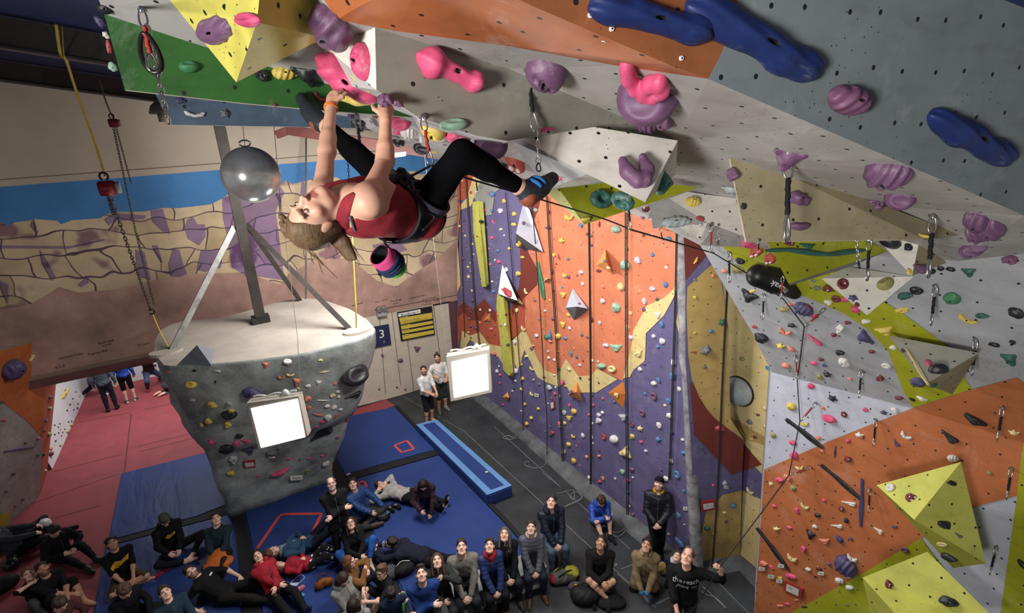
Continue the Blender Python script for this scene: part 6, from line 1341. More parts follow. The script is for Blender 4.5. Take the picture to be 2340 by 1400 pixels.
P_('person in grey puffer vest with purple sleeves at the end of the bench', 'bench', 1214, 1206, 8, .98, BZ, top='4e505a', puff=1, legs='1f2535', shoes='4a3828', hc='3a2a20', hair='pony', f=1, collar='c8b8a0')
P_('person in navy puffer jacket and jeans perched by the black floor seam', 'bench', 1260, 1147, 18, 1.02, BZ, top='1b2030', puff=1, legs='46586a', shoes='26282a', hc='1c1614', hair='crop', hood=1)
P_('boy in bright blue puffer and lime shorts bowed over a book by the wall', 'kneesup', 1374, 1145, 22, .9, 0., top='2446a0', puff=1, hood=1, legs='8d9a34', leg=.5, shoes='17171b', sole='c8c4c0', hc='3a2418', hair='mop', look='down', pose=dict(l=(0, .25, 1), h=((.0, .4, .46), (.1, .4, .44)), f=((.1, .62, .08), (-.1, .5, .08))))
b, J = P_('bearded person standing in black cap and black puffer with yellow lining', 'clasp', 1506, 1106, 2, .97, 0., top='191b22', puff=1, collar='c08a2a', legs='121215', shoes='121215', hc='4a3022', beard='6a4630', hair='cap', hat='121214')
P_('person in black sweater and shorts sitting with crossed shins on rubber floor', 'kneesup', 1373, 1240, 4, 1.02, 0., top='1a1818', thick=.02, legs='3a3834', leg=.5, shoes='17171b', hc='2a1e18', hair='crop', stubble=1, skin='tan', pose=dict(f=((-.1, .46, .08), (.12, .42, .08)), kp=((.7, .3, .8), (-.7, .3, .8)), h=((.0, .4, .36), (.06, .38, .34))))
b, J = P_('kneeling person in tan coat and blue fingerless gloves with hair in a bun', 'kneel', 1478, 1246, 2, 1., 0., top='7d6a50', thick=.03, coat=1, collar='9a8a6c', legs='141417', hc='17120f', hair='bun', skin='tan', f=1)
JGL = (b, J)
P_('small child with a white hood peering from behind the belayer', 'kneel', 1548, 1270, 0, .72, 0., top='1c2036', thick=.026, hood=1, hoodc='b8b8bc', legs='17171b', hc='4a3426', hair='short')
b, J = P_('person in black hoodie with white lettering belaying the climber', 'stand', 1571, 1272, 8, 1.04, 0., top='141416', thick=.024, nozip=1, sleeve=.72, legs='3a3428', shoes='2a2622', hc='6a5648', hair='crop', recede=1, skin='pink', pose=dict(h=((.1, .38, .9), (-.42, .1, 1.62)), hp=((1, -.6, -.3), (-.8, -.2, -1))))
BEL = (b, J)
c, r, u = chest(J, 1, .68); WPR = mat('white_print', 'cfcfcf', .7, 0)
for tx, dx, dz, sz in (('the', -.125, .02, .1), ('reach', .065, .02, .1), ('climbing', -.055, -.05, .052), ('wall', .105, -.05, .052)): decal(J['_top'], tx, c + u * dz - r * dx, -r, u, sz, WPR, b, A_(b.location), 'lettering')
# gloves of the kneeling person
b, J = JGL
for k in 'RL':
    s = SDF(axes_for([J['wr' + k], J['wr' + k] + un(J['hd' + k]) * .1], .08, .008), .02); d = un(J['hd' + k])
    s.cap(J['wr' + k] - d * .06, J['wr' + k] + d * .03, .038, .038); s.ell(J['wr' + k] + d * .045, np.stack([un(np.cross(d, J['hn' + k])), un(np.cross(np.cross(d, J['hn' + k]), d)), d], 1), A_((.048, .024, .045)))
    emit('glove', s, cloth('3a78a0'), b, A_(b.location))
# ------------------------------------------------------------------ the climber
def Cn(x, y, d): return A_(C(x, y, d))
def camv(a, b, c): return un(A_(RIGHT) * a + A_(DOWN) * b + A_(FWD) * c)
CJ = dict(pel=Cn(948, 492, 2.30), neck=Cn(787, 478, 1.95), head=Cn(719, 499, 1.9), hf=camv(-.24, -.45, -.86))
u_ = camv(-.63, .71, -.17); u_ = un(u_ - CJ['hf'] * (u_ @ CJ['hf'])); CJ['hu'] = u_; CJ['hr'] = np.cross(CJ['hf'], u_)
CJ.update(shR=Cn(838, 462, 1.87), shL=Cn(735, 455, 2.08), elR=Cn(880, 368, 2.06), elL=Cn(747, 345, 2.2), wrR=Cn(881, 268, 2.1), wrL=Cn(757, 240, 2.3),
          hipR=Cn(962, 478, 2.24), hipL=Cn(928, 452, 2.42), knR=Cn(1056, 352, 2.1), knL=Cn(842, 378, 2.52), anR=Cn(1188, 428, 2.34), anL=Cn(742, 284, 2.62),
          heR=Cn(1205, 450, 2.36), toR=Cn(1262, 408, 2.48), heL=Cn(730, 284, 2.63), toL=Cn(690, 226, 2.7))
CJ['right'] = un(CJ['shR'] - CJ['shL'])
CJ.update(hdR=camv(-.05, -.85, .35), hdL=camv(.02, -.95, .3), hnR=camv(.3, -.3, -.9), hnL=camv(-.35, -.2, -.9), hsR=camv(-.9, -.3, 0), hsL=camv(.95, -.3, 0), curlR=.95, curlL=.8)
CO = dict(label='climber in red vest and black leggings hanging upside down from the roof', skin='fair', hc='5c4630', brow='a07c60', hair='none', lip='b0665e')
sc = .93
org = CJ['pel'].copy()
def climber():
    J = CJ
    fine = [(J['head'], .15, .0036), (J['wrR'] + J['hdR'] * .08, .1, .0042), (J['wrL'] + J['hdL'] * .08, .1, .0042)]
    s = SDF(axes_for(jpts(J, ['pel', 'neck', 'head'] + ARMK + LEGK), .2, .009, fine), .03)
    torso(s, J, sc, 0, True, k=.05)
    limbs(s, J, sc * 1.02, female=True); feet(s, J, sc); head_prims(s, J, sc, True)
    for k in 'RL':
        a, e = J['sh' + k], J['el' + k]; s.ell(a + (e - a) * .1, np.eye(3), A_((.047,) * 3) * sc, 3, .05)
        hand(s, J['wr' + k], J['hd' + k], J['hn' + k], J['hs' + k], sc * .92, J['curl' + k])
    b = emit('person', s, SKIN, None, org, lambda v, l: face_cols(v, l, J, sc, 'cf9f86', CO), it=1); b.location = org; tag(b, CO['label'], 'person')
    up = un(J['neck'] - J['pel']); r = un(J['right'] - up * (J['right'] @ up)); f = np.cross(up, r)
    # red vest with deep arm holes
    s = SDF(axes_for(jpts(J, ['pel', 'neck', 'shR', 'shL']), .2, .0075), .03); torso(s, J, sc, .012, True, hips=True)
    for k in 'RL':
        a, e = J['sh' + k], J['el' + k]; sg = 1 if k == 'R' else -1
        s.cap(a + r * sg * .005, e, .075, .075, cut=True, k=.02); s.ell(a + r * sg * .055 - up * .055, np.stack([r, f, up], 1), (.06, .09, .085), cut=True, k=.02)
    s.ell(J['neck'] + up * .02 + f * .05, np.stack([r, f, up], 1), (.075, .085, .085), cut=True, k=.02)
    s.ell(J['neck'] + up * .05 - f * .02, np.stack([r, f, up], 1), (.085, .08, .07), cut=True, k=.02)
    s.ell(J['pel'] - up * .13, np.stack([r, f, up], 1), (.3, .3, .12), cut=True, k=.01)
    emit('vest', s, cloth('84272f'), b, org, it=1, wob=.004)
    # black leggings
    s = SDF(axes_for(jpts(J, ['pel'] + LEGK), .16, .0075), .03)
    s.ell(J['pel'] + up * .0, np.stack([r, f, up], 1), A_((.172, .125, .12)) * sc, 4, .05)
    limbs(s, J, sc, leg=.95, il=.006, arms=False); emit('leggings', s, mat('black_leggings', '0c0c0e', 1., .2, 9., spec=.03), b, org, it=1, wob=.0015)
    # rock shoes with velcro straps
    for k in 'RL':
        s = SDF(axes_for([J['an' + k], J['to' + k], J['he' + k]], .09, .006), .02); feet(s, J, sc, .009, which=k)
        cut_d = un(J['kn' + k] - J['an' + k]); s.ell(J['an' + k] + cut_d * .05, np.eye(3), (.052,) * 3, cut=True, k=.01)
        sh = emit('climbing_shoe', s, cloth('2c3036', .5), b, org); d = un(J['to' + k] - J['he' + k]); dn = un(J['an' + k] - J['he' + k]); side = np.cross(d, dn)
        for t, w_ in ((.3, .05), (.48, .047)):
            c = J['he' + k] + (J['to' + k] - J['he' + k]) * t + dn * .012; bm = bmesh.new()
            tube(bm, [V(c + (dn * math.cos(a) + side * math.sin(a)) * w_ - org) for a in np.linspace(-1.7, 1.7, 13)], .011, 6, flat=1.)
            me_obj('velcro_strap', bm, cloth('2c6aa8'), sh)
        s = SDF(axes_for([J['he' + k], J['to' + k]], .07, .006), .02); s.cap(J['he' + k] - dn * .006, J['he' + k] + d * .05 - dn * .006, .044, .042); emit('heel_rand', s, cloth('8a4a34', .5), sh, org)
        if sh: 
            for c in sh.children:
                c.location = (0, 0, 0)
    # hair swept back into a hanging ponytail
    h, hf, hu, hr = J['head'], J['hf'], J['hu'], J['hr']; R = np.stack([hr, hf, hu], 1); P = lambda a, b_, c_: h + (hr * a + hf * b_ + hu * c_) * sc
    s = SDF(axes_for([h, h - A_((0, 0, .2))], .17, .005), .02)
    s.ell(P(0, -.018, .035), R, A_((.085, .1, .097)) * sc, 0, .02); s.ell(P(0, -.05, -.01), R, A_((.078, .07, .085)) * sc, 0, .02)
    s.ell(P(0, .1, -.03), R, A_((.07, .078, .108)) * sc, 0, .012, cut=True)
    pt = P(.01, -.1, -.02); dn = un(A_((0, 0, -1.)) + camv(.35, 0, 0) * .5)
    for o1 in np.linspace(-1, 1, 5):
        off = camv(1, 0, 0) * o1 * .014; s.cap(pt + off * .3, pt + dn * .05 + off, .024, .024, 0, .012); s.cap(pt + dn * .05 + off, pt + dn * .125 + off * 1.1, .022, .009, 0, .008)
    for i in range(7):   # braid along the parting
        t = i / 6; s.ell(P(-.05 + .02 * t, .07 - .14 * t, .085 + .04 * math.sin(t * 3.1)), R, A_((.016, .016, .013)) * sc, 0, .006)
    hr_o = emit('hair', s, hairm('6a5138'), b, org, it=1, wob=.0028)
    bm = bmesh.new()
    for i in range(26):
        a = rnd.uniform(-1, 1); c = pt + camv(1, 0, 0) * a * .03; L = rnd.uniform(.06, .16)
        tube(bm, smooth_pts([V(c - org), V(c + dn * L * .5 + camv(1, 0, 0) * a * .02 - org), V(c + dn * L + camv(1, 0, 0) * (a * .03 + rnd.uniform(-.01, .01)) - org)], 4), [.0014] * 8 + [.0004], 4)
    for i in range(10):
        c = P(rnd.uniform(-.06, .07), rnd.uniform(-.08, .0), .1); tube(bm, smooth_pts([V(c - org), V(c + dn * .04 - org), V(c + dn * rnd.uniform(.08, .13) + camv(rnd.uniform(-.3, .4), 0, 0) * .02 - org)], 4), [.0016] * 8 + [.0004], 4)
    me_obj('loose_strand', bm, hairm('6a5138'), hr_o)
    bm = bmesh.new(); tube(bm, [V(pt + dn * .012 - org + (camv(1, 0, 0) * math.cos(t) + camv(0, 0, 1) * math.sin(t)) * .026) for t in np.linspace(0, 6.28, 15)[:-1]], .005, 6, closed=True)
    me_obj('hair_tie', bm, cloth('3a2a22'), hr_o)
    # bra strap, wrist band
    bm = bmesh.new()
    def skin_band(p0, p1, rad, w, axis_pts): pass
    tb = BVHTree.FromPolygons([v.co for v in b.data.vertices], [tuple(p.vertices) for p in b.data.polygons])
    def drape(px, w):
        pts = []
        for x, y in px:
            o_ = CAM - V(org); q = tb.ray_cast(o_, ray(x, y).normalized())
            if q[0] is not None: pts.append(q[0] + q[1] * .008)
        return pts
    pts = drape([(801, 492), (805, 505), (811, 520), (822, 536), (833, 548), (842, 550)], 0)
    if len(pts) > 2: tube(bm, smooth_pts(pts, 3), .0055, 6)
    pts = drape([(797, 538), (808, 548), (822, 553), (836, 550), (846, 546)], 0)
    if len(pts) > 2: tube(bm, smooth_pts(pts, 3), .0055, 6)
    if len(bm.verts): me_obj('bra_strap', bm, cloth('5a6068'), b)
    def patch(A, B, name, m, n=10, k=22):
        A, B = smooth_pts([V((x, y, 0)) for x, y in A], 4), smooth_pts([V((x, y, 0)) for x, y in B], 4); bm = bmesh.new(); g = []
        for i in range(len(A)):
            row = []
            for j in range(n + 1):
                q = A[i].lerp(B[i], j / n); h_ = tb.ray_cast(CAM - V(org), ray(q.x, q.y).normalized())
                row.append(bm.verts.new(h_[0] + h_[1] * (.007 - .004 * abs(2 * j / n - 1) ** 4)) if h_[0] is not None else None)
            g.append(row)
        for i in range(len(g) - 1):
            for j in range(n):
                q = (g[i][j], g[i][j + 1], g[i + 1][j + 1], g[i + 1][j])
                if None not in q and max((a.co - b_.co).length for a in q for b_ in q) < .06: bm.faces.new(q)
        bmesh.ops.delete(bm, geom=[v for v in bm.verts if not v.link_faces], context='VERTS'); bmesh.ops.recalc_face_normals(bm, faces=bm.faces)
        return me_obj(name, bm, m, b, smooth=True)
    patch([(806, 440), (786, 452), (772, 476), (766, 505), (770, 532), (780, 556)], [(812, 446), (806, 466), (800, 488), (797, 512), (800, 532), (810, 550)], 'vest_strap', cloth('84272f'))
    w0 = J['wrL'] + (J['elL'] - J['wrL']) * .06; ax_ = un(J['elL'] - J['wrL']); a1 = un(np.cross(ax_, A_(FWD))); a2 = np.cross(ax_, a1)
    bm = bmesh.new()
    for t in (-.006, -.002, .002, .006): tube(bm, [V(w0 + ax_ * t - org + (a1 * math.cos(q) + a2 * math.sin(q)) * .0285) for q in np.linspace(0, 6.28, 25)[:-1]], .0035, 6, closed=True)
    me_obj('wristband', bm, cloth('d8793a', .5), b)
    return b, up, r, f
CB, cup, cr_, cf = climber()
# ---- harness (worn, so a part of the climber)
def oval(bm, c, n1, n2, a, b_, rad, seg=22, mi=0): tube(bm, [V(c + n1 * math.cos(t) * a + n2 * math.sin(t) * b_) for t in np.linspace(0, 2 * math.pi, seg + 1)[:-1]], rad, 7, closed=True, mi=mi)
bm = bmesh.new(); wc = CJ['pel'] + cup * .12 - org
for t in (-.026, -.014, -.002, .010, .022): oval(bm, wc + cup * t, cr_, cf, .155, .122, .0095)
hb = me_obj('harness', bm, cloth('17171a', .6), CB)
for k in 'RL':
    bm = bmesh.new(); a, e = CJ['hip' + k], CJ['kn' + k]; ax_ = un(e - a); a1 = un(np.cross(ax_, cup)); a2 = np.cross(ax_, a1); c = a + (e - a) * .2 - org
    for t in (-.02, -.008, .004, .016): oval(bm, c + ax_ * t, a1, a2, .094, .094, .008)
    me_obj('leg_loop', bm, cloth('3a3644', .6), hb)
bm = bmesh.new()
front = wc + cf * .13
for i in range(3): oval(bm, front + cf * .03 + cup * (.012 * i - .03), cf, cr_, .035, .014, .006, 14)
for sg in (-1, 1): tube(bm, smooth_pts([V(wc + cr_ * sg * .15 + cf * .02), V(wc + cr_ * sg * .17 - cup * .05), V(wc + cr_ * sg * .15 - cf * .06)], 5), .005, 6)
box(bm, V(wc + cr_ * .1 + cf * .1), .04, .03, .012); 
me_obj('belay_loop', bm, cloth('202024', .4), hb)
# ---- the knot and the rope
knot = Cn(921, 412, 2.12)
ROPE = mat('brown_rope', '6a5848', .8, .3, 60.); DROPE = mat('dark_rope', '2a2826', .8, .3, 60.)
bm = bmesh.new(); k0 = front + org
kd = un(knot - k0); k1 = un(np.cross(kd, A_(FWD))); k2 = np.cross(kd, k1)
tube(bm, [V(k0 + kd * np.linalg.norm(knot - k0) * t + (k1 * math.cos(t * 40) + k2 * math.sin(t * 40)) * .011) for t in np.linspace(0, 1, 60)], .0095, 7)
for i in range(3): tube(bm, [V(knot + kd * (.012 * i - .012) + (k1 * math.cos(q) + k2 * math.sin(q)) * (.02 - .002 * abs(i - 1))) for q in np.linspace(0, 6.28, 15)[:-1]], .009, 7, closed=True)
tube(bm, smooth_pts([V(knot), V(Cn(905, 394, 2.14)), V(Cn(882, 395, 2.2)), V(Cn(868, 410, 2.25))], 6), .009, 7)
carp = C(985, 378, 2.3)
def wallp(x, y, off=.14):
    h_ = hit(x, y); d = (h_[0] - CAM).dot(FWD); return C(x, y, d - off)
path = [V(knot), carp, C(1035, 397, 2.6), C(1125, 424, 2.75), C(1250, 460, 3.1), C(1380, 500, 3.35), C(1440, 524, 3.4)]
tube(bm, smooth_pts(path[:2], 6) , .0055, 7); tube(bm, smooth_pts(path[1:], 6), .0052, 7)
hands = BEL[1]; hl = V(hands['wrL']) + V(hands['hdL']) * .07; hr2 = V(hands['wrR']) + V(hands['hdR']) * .07
RB = [C(1440, 524, 3.4), wallp(1630, 578, .3), wallp(1706, 624, .3), wallp(1790, 683, .12), wallp(1838, 745, .2), wallp(1822, 870, .12), wallp(1828, 962, .2), wallp(1803, 1085, .2)]
for a, b_ in zip(RB, RB[1:]): tube(bm, rope_pts(a, b_, .0, 4), .007, 6)
tube(bm, rope_pts(RB[-1], hl, .02, 10), .008, 6)
tube(bm, smooth_pts([hl, V(BEL[1]['pel']) + V((0, -.2, .0)), hr2, hr2 + V((.0, -.05, -.5))], 8), .008, 6)
rp_o = me_obj('climbing_rope', bm, DROPE); tag(rp_o, 'climbing rope running from the knot of the climber down to the belayer', 'rope')
# ---- chalk bag
cb = Cn(867, 582, 2.12)
bm = bmesh.new(); bx = camv(.42, .42, .8); by = un(camv(1, -.7, 0) - bx * (camv(1, -.7, 0) @ bx)); bz = np.cross(bx, by)
rings = []
for t, rr in ((0, .05), (.02, .054), (.06, .053), (.105, .047), (.125, .03)):
    rings.append([bm.verts.new(V(bx * t + (by * math.cos(a) + bz * math.sin(a)) * rr)) for a in np.linspace(0, 6.28, 25)[:-1]])
for a, b_ in zip(rings, rings[1:]):
    for i in range(24): bm.faces.new((a[i], a[(i + 1) % 24], b_[(i + 1) % 24], b_[i])).smooth = True
bm.faces.new(rings[-1])
inner = [[bm.verts.new(V(bx * t + (by * math.cos(a) + bz * math.sin(a)) * rr)) for a in np.linspace(0, 6.28, 25)[:-1]] for t, rr in ((0, .045), (.06, .045), (.1, .03))]
for i in range(24): bm.faces.new((rings[0][i], rings[0][(i + 1) % 24], inner[0][(i + 1) % 24], inner[0][i]))
for a, b_ in zip(inner, inner[1:]):
    for i in range(24): f_ = bm.faces.new((a[i], a[(i + 1) % 24], b_[(i + 1) % 24], b_[i])); f_.material_index = 1
bm.faces.new(inner[-1]).material_index = 1
bmesh.ops.recalc_face_normals(bm, faces=bm.faces)
cbo = me_obj('chalk_bag', bm, [cloth('c8487e'), mat('dark_fleece', '1c1c1e', .95, .3, 30.)]); cbo.location = cb; tag(cbo, 'pink and green chalk bag dangling under the climber', 'chalk bag')
bm = bmesh.new()
for t in (.055, .075, .09): oval(bm, bx * t, by, bz, .054 - .0 * t, .054, .009)
me_obj('pocket_band', bm, cloth('1f2a44'), cbo)
s = SDF(axes_for([bx * .12], .07, .006), .02); s.ell(bx * .12, np.stack([by, bz, bx], 1), (.046, .046, .03)); emit('base_panel', s, cloth('4fae3a'), cbo, A_((0, 0, 0)))
bm = bmesh.new(); tube(bm, smooth_pts([V(by * .05), V(by * .06 - bx * .04), V(wc + org - cf * .12 - cb)], 6), .005, 6); me_obj('belt_cord', bm, cloth('202024'), cbo)
bm = bmesh.new(); box(bm, V(bx * .08 - by * .06), .02, .016, .02); tube(bm, [V(bx * .07 - by * .05), V(bx * .1 - by * .075 )], .003, 5); me_obj('cord_toggle', bm, cloth('111113'), cbo)
# ------------------------------------------------------------------ quickdraws, chains, ropes
CHROME = mat('bright_steel', 'b8b8b8', .25, .05, 20., metal=.95); DARKM = mat('dark_carabiner', '35332f', .35, .1, 20., metal=.7)
def loop2(bm, c, ax, sd, L, w0, w1, r, op=0.):
    """pear-shaped carabiner or maillon outline, axis ax (down), side sd"""
    pts = []
    for t in np.linspace(op, 2 * math.pi, 25)[:-1]:
        y = -math.cos(t); w = w0 + (w1 - w0) * (y + 1) / 2
        pts.append(V(c) + V(ax) * (L / 2 * (1 - y * -1) if 0 else L / 2 + y * L / 2) + V(sd) * math.sin(t) * w)
    tube(bm, pts, r, 7, closed=not op)
def quickdraw(x0, y0, x1, y1, col, label, d=None, chain=0, ring=0, group='quickdraws', onwall=True):
    h_ = hit(x0, y0)
    if d is None: d = (h_[0] - CAM).dot(FWD) - .05 if h_ else 3.
    p = C(x0, y0, d); q = C(x1, y1, d); ax = (q - p); L = ax.length; ax.normalize(); sd = ax.cross(FWD).normalized(); fw = sd.cross(ax)
    e = empty('quickdraw', p, label, 'quickdraw', group); O = V((0, 0, 0)); s_ = max(min(L / .3, 1.4), .5)
    if onwall and h_:
        bm = bmesh.new(); n = h_[1]; hx = (h_[0] - p)
        bmesh.ops.create_cone(bm, cap_ends=True, segments=14, radius1=.022 * s_, radius2=.018 * s_, depth=.02, matrix=Matrix.Translation(hx) @ n.to_track_quat('Z', 'Y').to_matrix().to_4x4())
        tube(bm, [hx, O, ax * .02 * s_], [.01 * s_, .009 * s_, .007 * s_], 7); me_obj('hanger', bm, CHROME, e)
    t = 0.
    if chain:
        bm = bmesh.new()
        for i in range(chain):
            li = L * .62 / chain
            loop2(bm, ax * (t - li * .12), ax, sd if i % 2 else fw, li * 1.24, .011 * s_, .011 * s_, .0036 * s_); t += li
        me_obj('chain', bm, CHROME, e)
    bm = bmesh.new(); lc = (L - t) * (.28 if not chain else .45); loop2(bm, ax * t, ax, sd, lc * 1.05, .014 * s_, .022 * s_, .0048 * s_); me_obj('carabiner', bm, CHROME, e); t += lc
    if not chain:
        bm = bmesh.new(); ls = L * .42; pts = [ax * (t + ls * i / 10) + sd * .002 * math.sin(i * 1.7) for i in range(11)]; tube(bm, pts, [.009 * s_ * (1 + .25 * (i % 2)) for i in range(11)], 7); me_obj('sling', bm, cloth(BK if col == 'hook' else col, .7), e); t += ls
    bm = bmesh.new(); loop2(bm, ax * (t - .005), ax, (sd * .8 + fw * .6).normalized(), L - t, .013 * s_, .026 * s_, .0055 * s_, .5 if col == 'hook' else 0); me_obj('carabiner', bm, DARKM if chain else CHROME, e)
    return e
BK = '1c1c1f'; RDS = '9a2f2a'
for a in [(1206, 158, 1222, 300, BK, 'long black quickdraw hanging from the mauve pitted hold', 2.45), (1228, 300, 1231, 394, BK, 'steel chain end beside the shoe of the climber', 2.42, 3),
          (815, 262, 826, 366, BK, 'black quickdraw hanging behind the arms of the climber', None), (966, 266, 985, 380, RDS, 'red quickdraw clipped to the rope of the climber', None),
          (1802, 350, 1798, 552, BK, 'long black quickdraw over the tan volume', 2.8), (2132, 492, 2121, 636, BK, 'black quickdraw with large steel hanger by the tan volume', None), (2138, 652, 2127, 745, BK, 'black quickdraw on the grey overhang beside the green hold', None),
          (1956, 545, 1964, 615, BK, 'bundle of steel chain hanging below the tan volume', 3.5, 4), (1987, 545, 1981, 643, BK, 'black quickdraw in front of the white triangular volume', 3.6), (1436, 452, 1440, 527, BK, 'steel quickdraw holding the rope under the lime wedge volume', 3.35),
          (1508, 522, 1517, 558, BK, 'small open carabiner hanging under the folded grey volume', 4.2), (1626, 512, 1624, 578, RDS, 'red quickdraw in front of the lime stripe', 4.4), (1641, 514, 1641, 560, BK, 'cluster of carabiners beside the red quickdraw on the lime stripe', 4.5, 2),
          (1666, 576, 1667, 646, BK, 'black quickdraw hanging over the edge of the cream corner', None), (1745, 672, 1743, 731, BK, 'black quickdraw under the black padded bag', None), (1734, 548, 1733, 580, BK, 'single carabiner hanging beside the lime triangular volume', 3.9),
          (1817, 812, 1823, 868, RDS, 'red quickdraw on the grey panel below the rope bend', None), (1968, 846, 1963, 910, BK, 'black quickdraw in the middle of the lit grey panel', None), (1884, 705, 1839, 747, RDS, 'red quickdraw pulled sideways by the rope at its upper bend', None),
          (1865, 920, 1829, 962, RDS, 'red quickdraw pulled sideways by the rope at its middle bend', None), (2001, 958, 1996, 1020, BK, 'black quickdraw at the top edge of the orange paint', None), (2230, 776, 2221, 860, BK, 'black quickdraw at the tip of the stone grey pyramid', None), (2291, 930, 2279, 1007, BK, 'black quickdraw high on the orange paint near the edge of the wall', None),
          (2311, 1070, 2300, 1142, BK, 'black quickdraw beside the tall lime strip of paint', None), (2277, 1250, 2261, 1314, BK, 'black quickdraw on the grey triangle beside the lime pyramid', None), (1854, 1067, 1804, 1086, RDS, 'red quickdraw pulled sideways by the rope at its lowest bend', None),
          (1987, 1116, 1985, 1172, BK, 'black quickdraw beside the indigo stringy strip hold', None), (1087, 402, 1092, 449, 'hook', 'black quickdraw seen below the raised knee of the climber', 6.), (1789, 630, 1784, 684, RDS, 'red quickdraw against the black padded bag', 4.0)]:
    quickdraw(a[0], a[1], a[2], a[3], a[4], a[5], a[6], a[7] if len(a) > 7 else 0)
e = quickdraw(322, 18, 352, 168, RDS, 'red sling with a big dark carabiner hanging in front of the green panel', 1.5, 0)
bm = bmesh.new(); q0, q1 = C(330, 76, 1.5) - C(322, 18, 1.5), C(356, 166, 1.5) - C(322, 18, 1.5); loop2(bm, q0, (q1 - q0).normalized(), RIGHT, (q1 - q0).length, .02, .034, .0075); me_obj('carabiner', bm, DARKM, e)
bm = bmesh.new(); p0, p1 = C(335, 60, 1.56), C(385, 282, 2.0); ax = (p1 - p0).normalized(); L = (p1 - p0).length; sd = ax.cross(FWD).normalized(); fw = sd.cross(ax)
for i in range(11): loop2(bm, ax * (L * (i - .15) / 11), ax, sd if i % 2 else fw, L / 11 * 1.3, .0085, .0085, .0034)
o = me_obj('steel_chain', bm, mat('dull_chain', '77746e', .4, .2, 20., metal=.8)); o.location = p0; tag(o, 'steel chain running down in front of the green panel edge', 'chain')
# top ropes hanging in front of the tall wall
def top_rope(px, label, off=.12, r=.009, dbl=0., pl=None):
    bm = bmesh.new()
    for k in ((0,) if not dbl else (-dbl, dbl)):
        pts = []
        for x, y in px:
            d = proj(on(pl or LEAD, x, y))[2]; pts.append(C(x + k, y, d - off))
        z0 = pts[-1]; pts.append(V((z0.x - .05, z0.y - .02, .012))) if z0.z > .05 and z0.z < 1.5 else None
        tube(bm, smooth_pts(pts, 4), r, 6)
    tag(me_obj('top_rope', bm, DROPE), label, 'rope', 'top ropes of the tall wall')
top_rope([(1050, 400), (1058, 660), (1062, 770)], 'thin rope at the far end of the tall wall', .1, .011)
top_rope([(1064, 392), (1076, 560), (1086, 700), (1098, 800)], 'thin rope beside the upper lime strip volume', .1, .011, 1.5)
top_rope([(1155, 440), (1166, 560), (1181, 750), (1187, 827), (1194, 900)], 'rope hanging beside the white pyramid volume', .12, .011)
top_rope([(1216, 470), (1227, 600), (1237, 750), (1243, 864), (1250, 960)], 'rope hanging over the pale scribbled volume', .25, .011)
top_rope([(1250, 448), (1259, 600), (1270, 750), (1286, 1040), (1287, 1077)], 'doubled rope hanging past the diamond volume', .12, .011, 1.6)
top_rope([(1346, 508), (1348, 650), (1350, 900), (1350, 1092)], 'doubled rope hanging down the middle of the orange paint', .12, .011, 1.2)
top_rope([(1431, 478), (1431, 620), (1432, 900), (1434, 1170)], 'doubled rope hanging through the cream zigzag band', .12, .01, 2.)
top_rope([(1547, 520), (1545, 640), (1540, 800), (1530, 1096)], 'doubled rope hanging beside the grey arete', .12, .01, 1.6)
top_rope([(1663, 638), (1660, 700), (1652, 850), (1640, 1120), (1628, 1290)], 'doubled rope hanging in the cream corner', .15, .009, 1.4, N1)
def floor_coil(px, label, r=.01):
    bm = bmesh.new(); tube(bm, smooth_pts([flr(x, y, .014) for x, y in px], 8), r, 6); tag(me_obj('rope_tail', bm, mat('grey_rope', '7a7a78', .8, .2, 60.)), label, 'rope', 'rope tails on the floor')
floor_coil([(1342, 1122), (1325, 1140), (1300, 1152), (1290, 1158), (1310, 1150), (1330, 1138), (1318, 1124), (1302, 1132), (1312, 1142), (1310, 1120), (1290, 1124), (1272, 1128)], 'tangled rope tail on the floor behind the boy in blue')
floor_coil([(1248, 1048), (1244, 1064), (1222, 1069), (1200, 1062), (1202, 1055), (1210, 1054)], 'curved rope tail by the foot of the purple wall')
floor_coil([(1190, 985), (1175, 998), (1160, 995), (1150, 1000), (1165, 1004), (1180, 1000)], 'rope tail on the black floor beside the crash mat', .012)
floor_coil([(1434, 1172), (1432, 1205), (1420, 1222), (1404, 1225), (1396, 1215), (1410, 1216), (1426, 1208), (1428, 1190)], 'rope tail beside the shoes of the boy in blue')
floor_coil([(1603, 1350), (1612, 1358), (1635, 1365), (1660, 1390), (1620, 1352), (1606, 1340)], 'rope tail on the floor beside the belayer')
